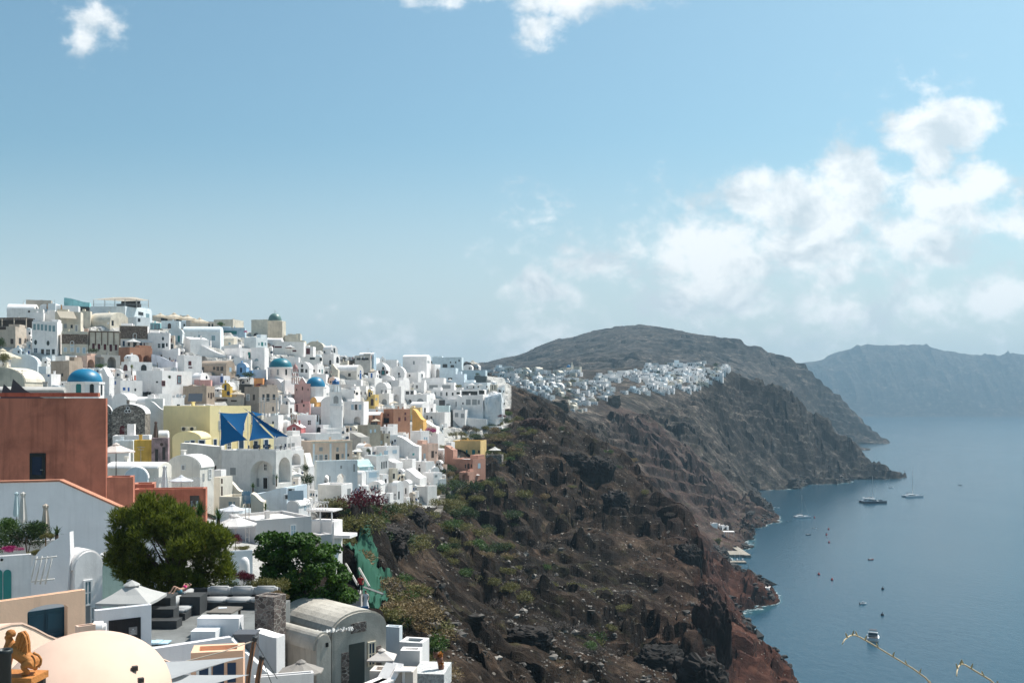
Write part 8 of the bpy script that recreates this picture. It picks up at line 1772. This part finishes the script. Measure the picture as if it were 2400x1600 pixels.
tag(MB().tube([(0, 0, -1), (0, 0, 6)], .09, 6).obj('harbour_pole', paint((.05, .05, .05), .5), None, P(1754, 1342, 585)), 'thin dark pole on the shore below the narrow jetty', 'pole')
# dry stalks close to the camera
STK = paint((.60, .47, .30), .7, .2, name='dry stalk')
def stalk(pts, label, Y):
    r_ = empty('dry_stalk', P(*pts[-1], Y), 0, label, 'dry stalk'); o0 = P(*pts[-1], Y); q = [P(a, b, Y+.02*i)-o0 for i, (a, b) in enumerate(pts)]
    MB().tube(q[::-1], .0021, 6, .0013).obj('stem', STK, r_); bud = 0
    for i in range(1, len(q)-1):
        for t in (.5,):
            c = q[i].lerp(q[i+1], t); MB().tube([c, c+Vector((.002*(-1)**i, 0, .006)), c+Vector((.004*(-1)**i, 0, .011))], [.0022, .0018, .0005], 5).obj('bud', paint((.50, .36, .18), .7), r_)
stalk([(1974, 1508), (1980, 1498), (1992, 1489), (2003, 1487), (2015, 1492), (2040, 1506), (2075, 1527), (2110, 1548), (2140, 1566), (2170, 1588), (2195, 1620), (2230, 1680), (2290, 1800)], 'long arching dry stalk in front of the sea at the bottom right', 2.1)
stalk([(2242, 1583), (2243, 1572), (2247, 1560), (2253, 1555), (2262, 1557), (2290, 1574), (2320, 1592), (2350, 1620), (2400, 1720)], 'short hooked dry stalk at the bottom right corner', 2.0)
for k, (px, py) in enumerate(((1150, 1395), (1140, 1376))):
    pass
tag(MB().box(-.5, .5, -.5, .5, -.3, .5).obj('white_rock', plaster((.62, .60, .57), stain=.3), None, P(1148, 1395, ground(1148, 1397, 60)), .5), 'pale white boulder on the middle slope', 'rock')
Yk = ground(1349, 1410, 60); tag(MB().tube([(0, 0, -1), (0, 0, 6.5)], .07, 6).obj('utility_pole', paint((.06, .05, .045), .7), None, P(1350, 1412, Yk)), 'thin dark pole standing on the middle slope', 'pole')
Yk = ground(1325, 1418, 60); tag(MB().box(-3, 3.2, -1.6, 1.4, -2, .15).obj('ruin_slab', plaster((.42, .36, .29), stain=.3), None, P(1325, 1418, Yk), -.2), 'pale ruined concrete slab on the middle slope', 'ruin')

# black lava crags breaking out of the slope
CRM = []
for k in range(4):
    bm = bmesh.new(); bmesh.ops.create_icosphere(bm, subdivisions=5, radius=1); o_ = Vector((k*9.1, k*3.7, 1.3))
    for v_ in bm.verts:
        c = v_.co.copy(); q = Vector([math.copysign(abs(t)**.62, t) for t in c])
        d1 = mnoise.voronoi(q*1.5+o_)[0]; d2 = mnoise.voronoi(q*4.2+o_)[0]
        v_.co = q*(1+.34*(d1[1]-d1[0])-.12+.13*(d2[1]-d2[0])+.10*mnoise.noise(q*2.1+o_)+.05*mnoise.noise(q*9+o_))
    me = bpy.data.meshes.new('rock_outcrop'); bm.to_mesh(me); bm.free(); CRM.append(me)
LAVA = plaster((.034, .028, .025), stain=.55, bump=1., scale=1.1, name='black lava', rough=.95); LAVR = plaster((.055, .030, .024), stain=.5, bump=1., scale=1.1, name='red lava', rough=.95)
for k, (px, py, w, h, rd, lb) in enumerate(((905, 1290, 95, 70, 0, 'large black lava crag under the bushes right of the green netting'), (965, 1245, 70, 60, 0, 'black crag just left of the stone stairs'), (850, 1262, 50, 40, 0, 'small black crag above the green netting'), (1062, 1262, 46, 52, 0, 'pointed black crag right of the stone stairs'),
  (1400, 1115, 70, 90, 0, 'tall black bluff at the upper cliff edge'), (1345, 1085, 60, 50, 0, 'black crag left of the tall upper bluff'), (1445, 1165, 62, 60, 0, 'black crag right below the tall upper bluff'), (1255, 1010, 60, 44, 1, 'brown tuff outcrop at the top of the cliff by the hotel'), (1215, 1055, 56, 36, 1, 'brown tuff boulder below the hotel garden walls'),
  (1652, 1350, 62, 120, 1, 'dark red crag at the cliff edge above the pier'), (1668, 1452, 76, 150, 1, 'dark red crag on the vertical cliff edge'), (1585, 1250, 60, 44, 1, 'rust-brown crag on the upper right ridge'), (1240, 1530, 90, 60, 0, 'broad black crag at the lower middle of the slope'), (1545, 1530, 110, 90, 0, 'dark crag at the bottom near the cliff edge'), (1640, 1565, 110, 130, 0, 'massive black cliff block at the bottom right corner of the slope'), (1610, 1300, 60, 70, 0, 'black crag just left of the dark red crag above the pier'), (1060, 1560, 50, 60, 0, 'black crag at the bottom right of the pebble terrace'))):
    Y = ground(px, py, 60)
    if not Y: continue
    s = Y/F; X_ = (px-CX)/F*Y; z = float(rock_z(np.array([X_]), np.array([Y]))[0][0]); me = CRM[k % 4].copy(); me.materials.clear(); me.materials.append(LAVR if rd else LAVA)
    o = link('rock_outcrop', me, None, (X_, Y, z-.1*h*s), k*1.3); o.scale = (w*s*.55, w*s*.5, h*s*.6); tag(o, lb, 'rock')
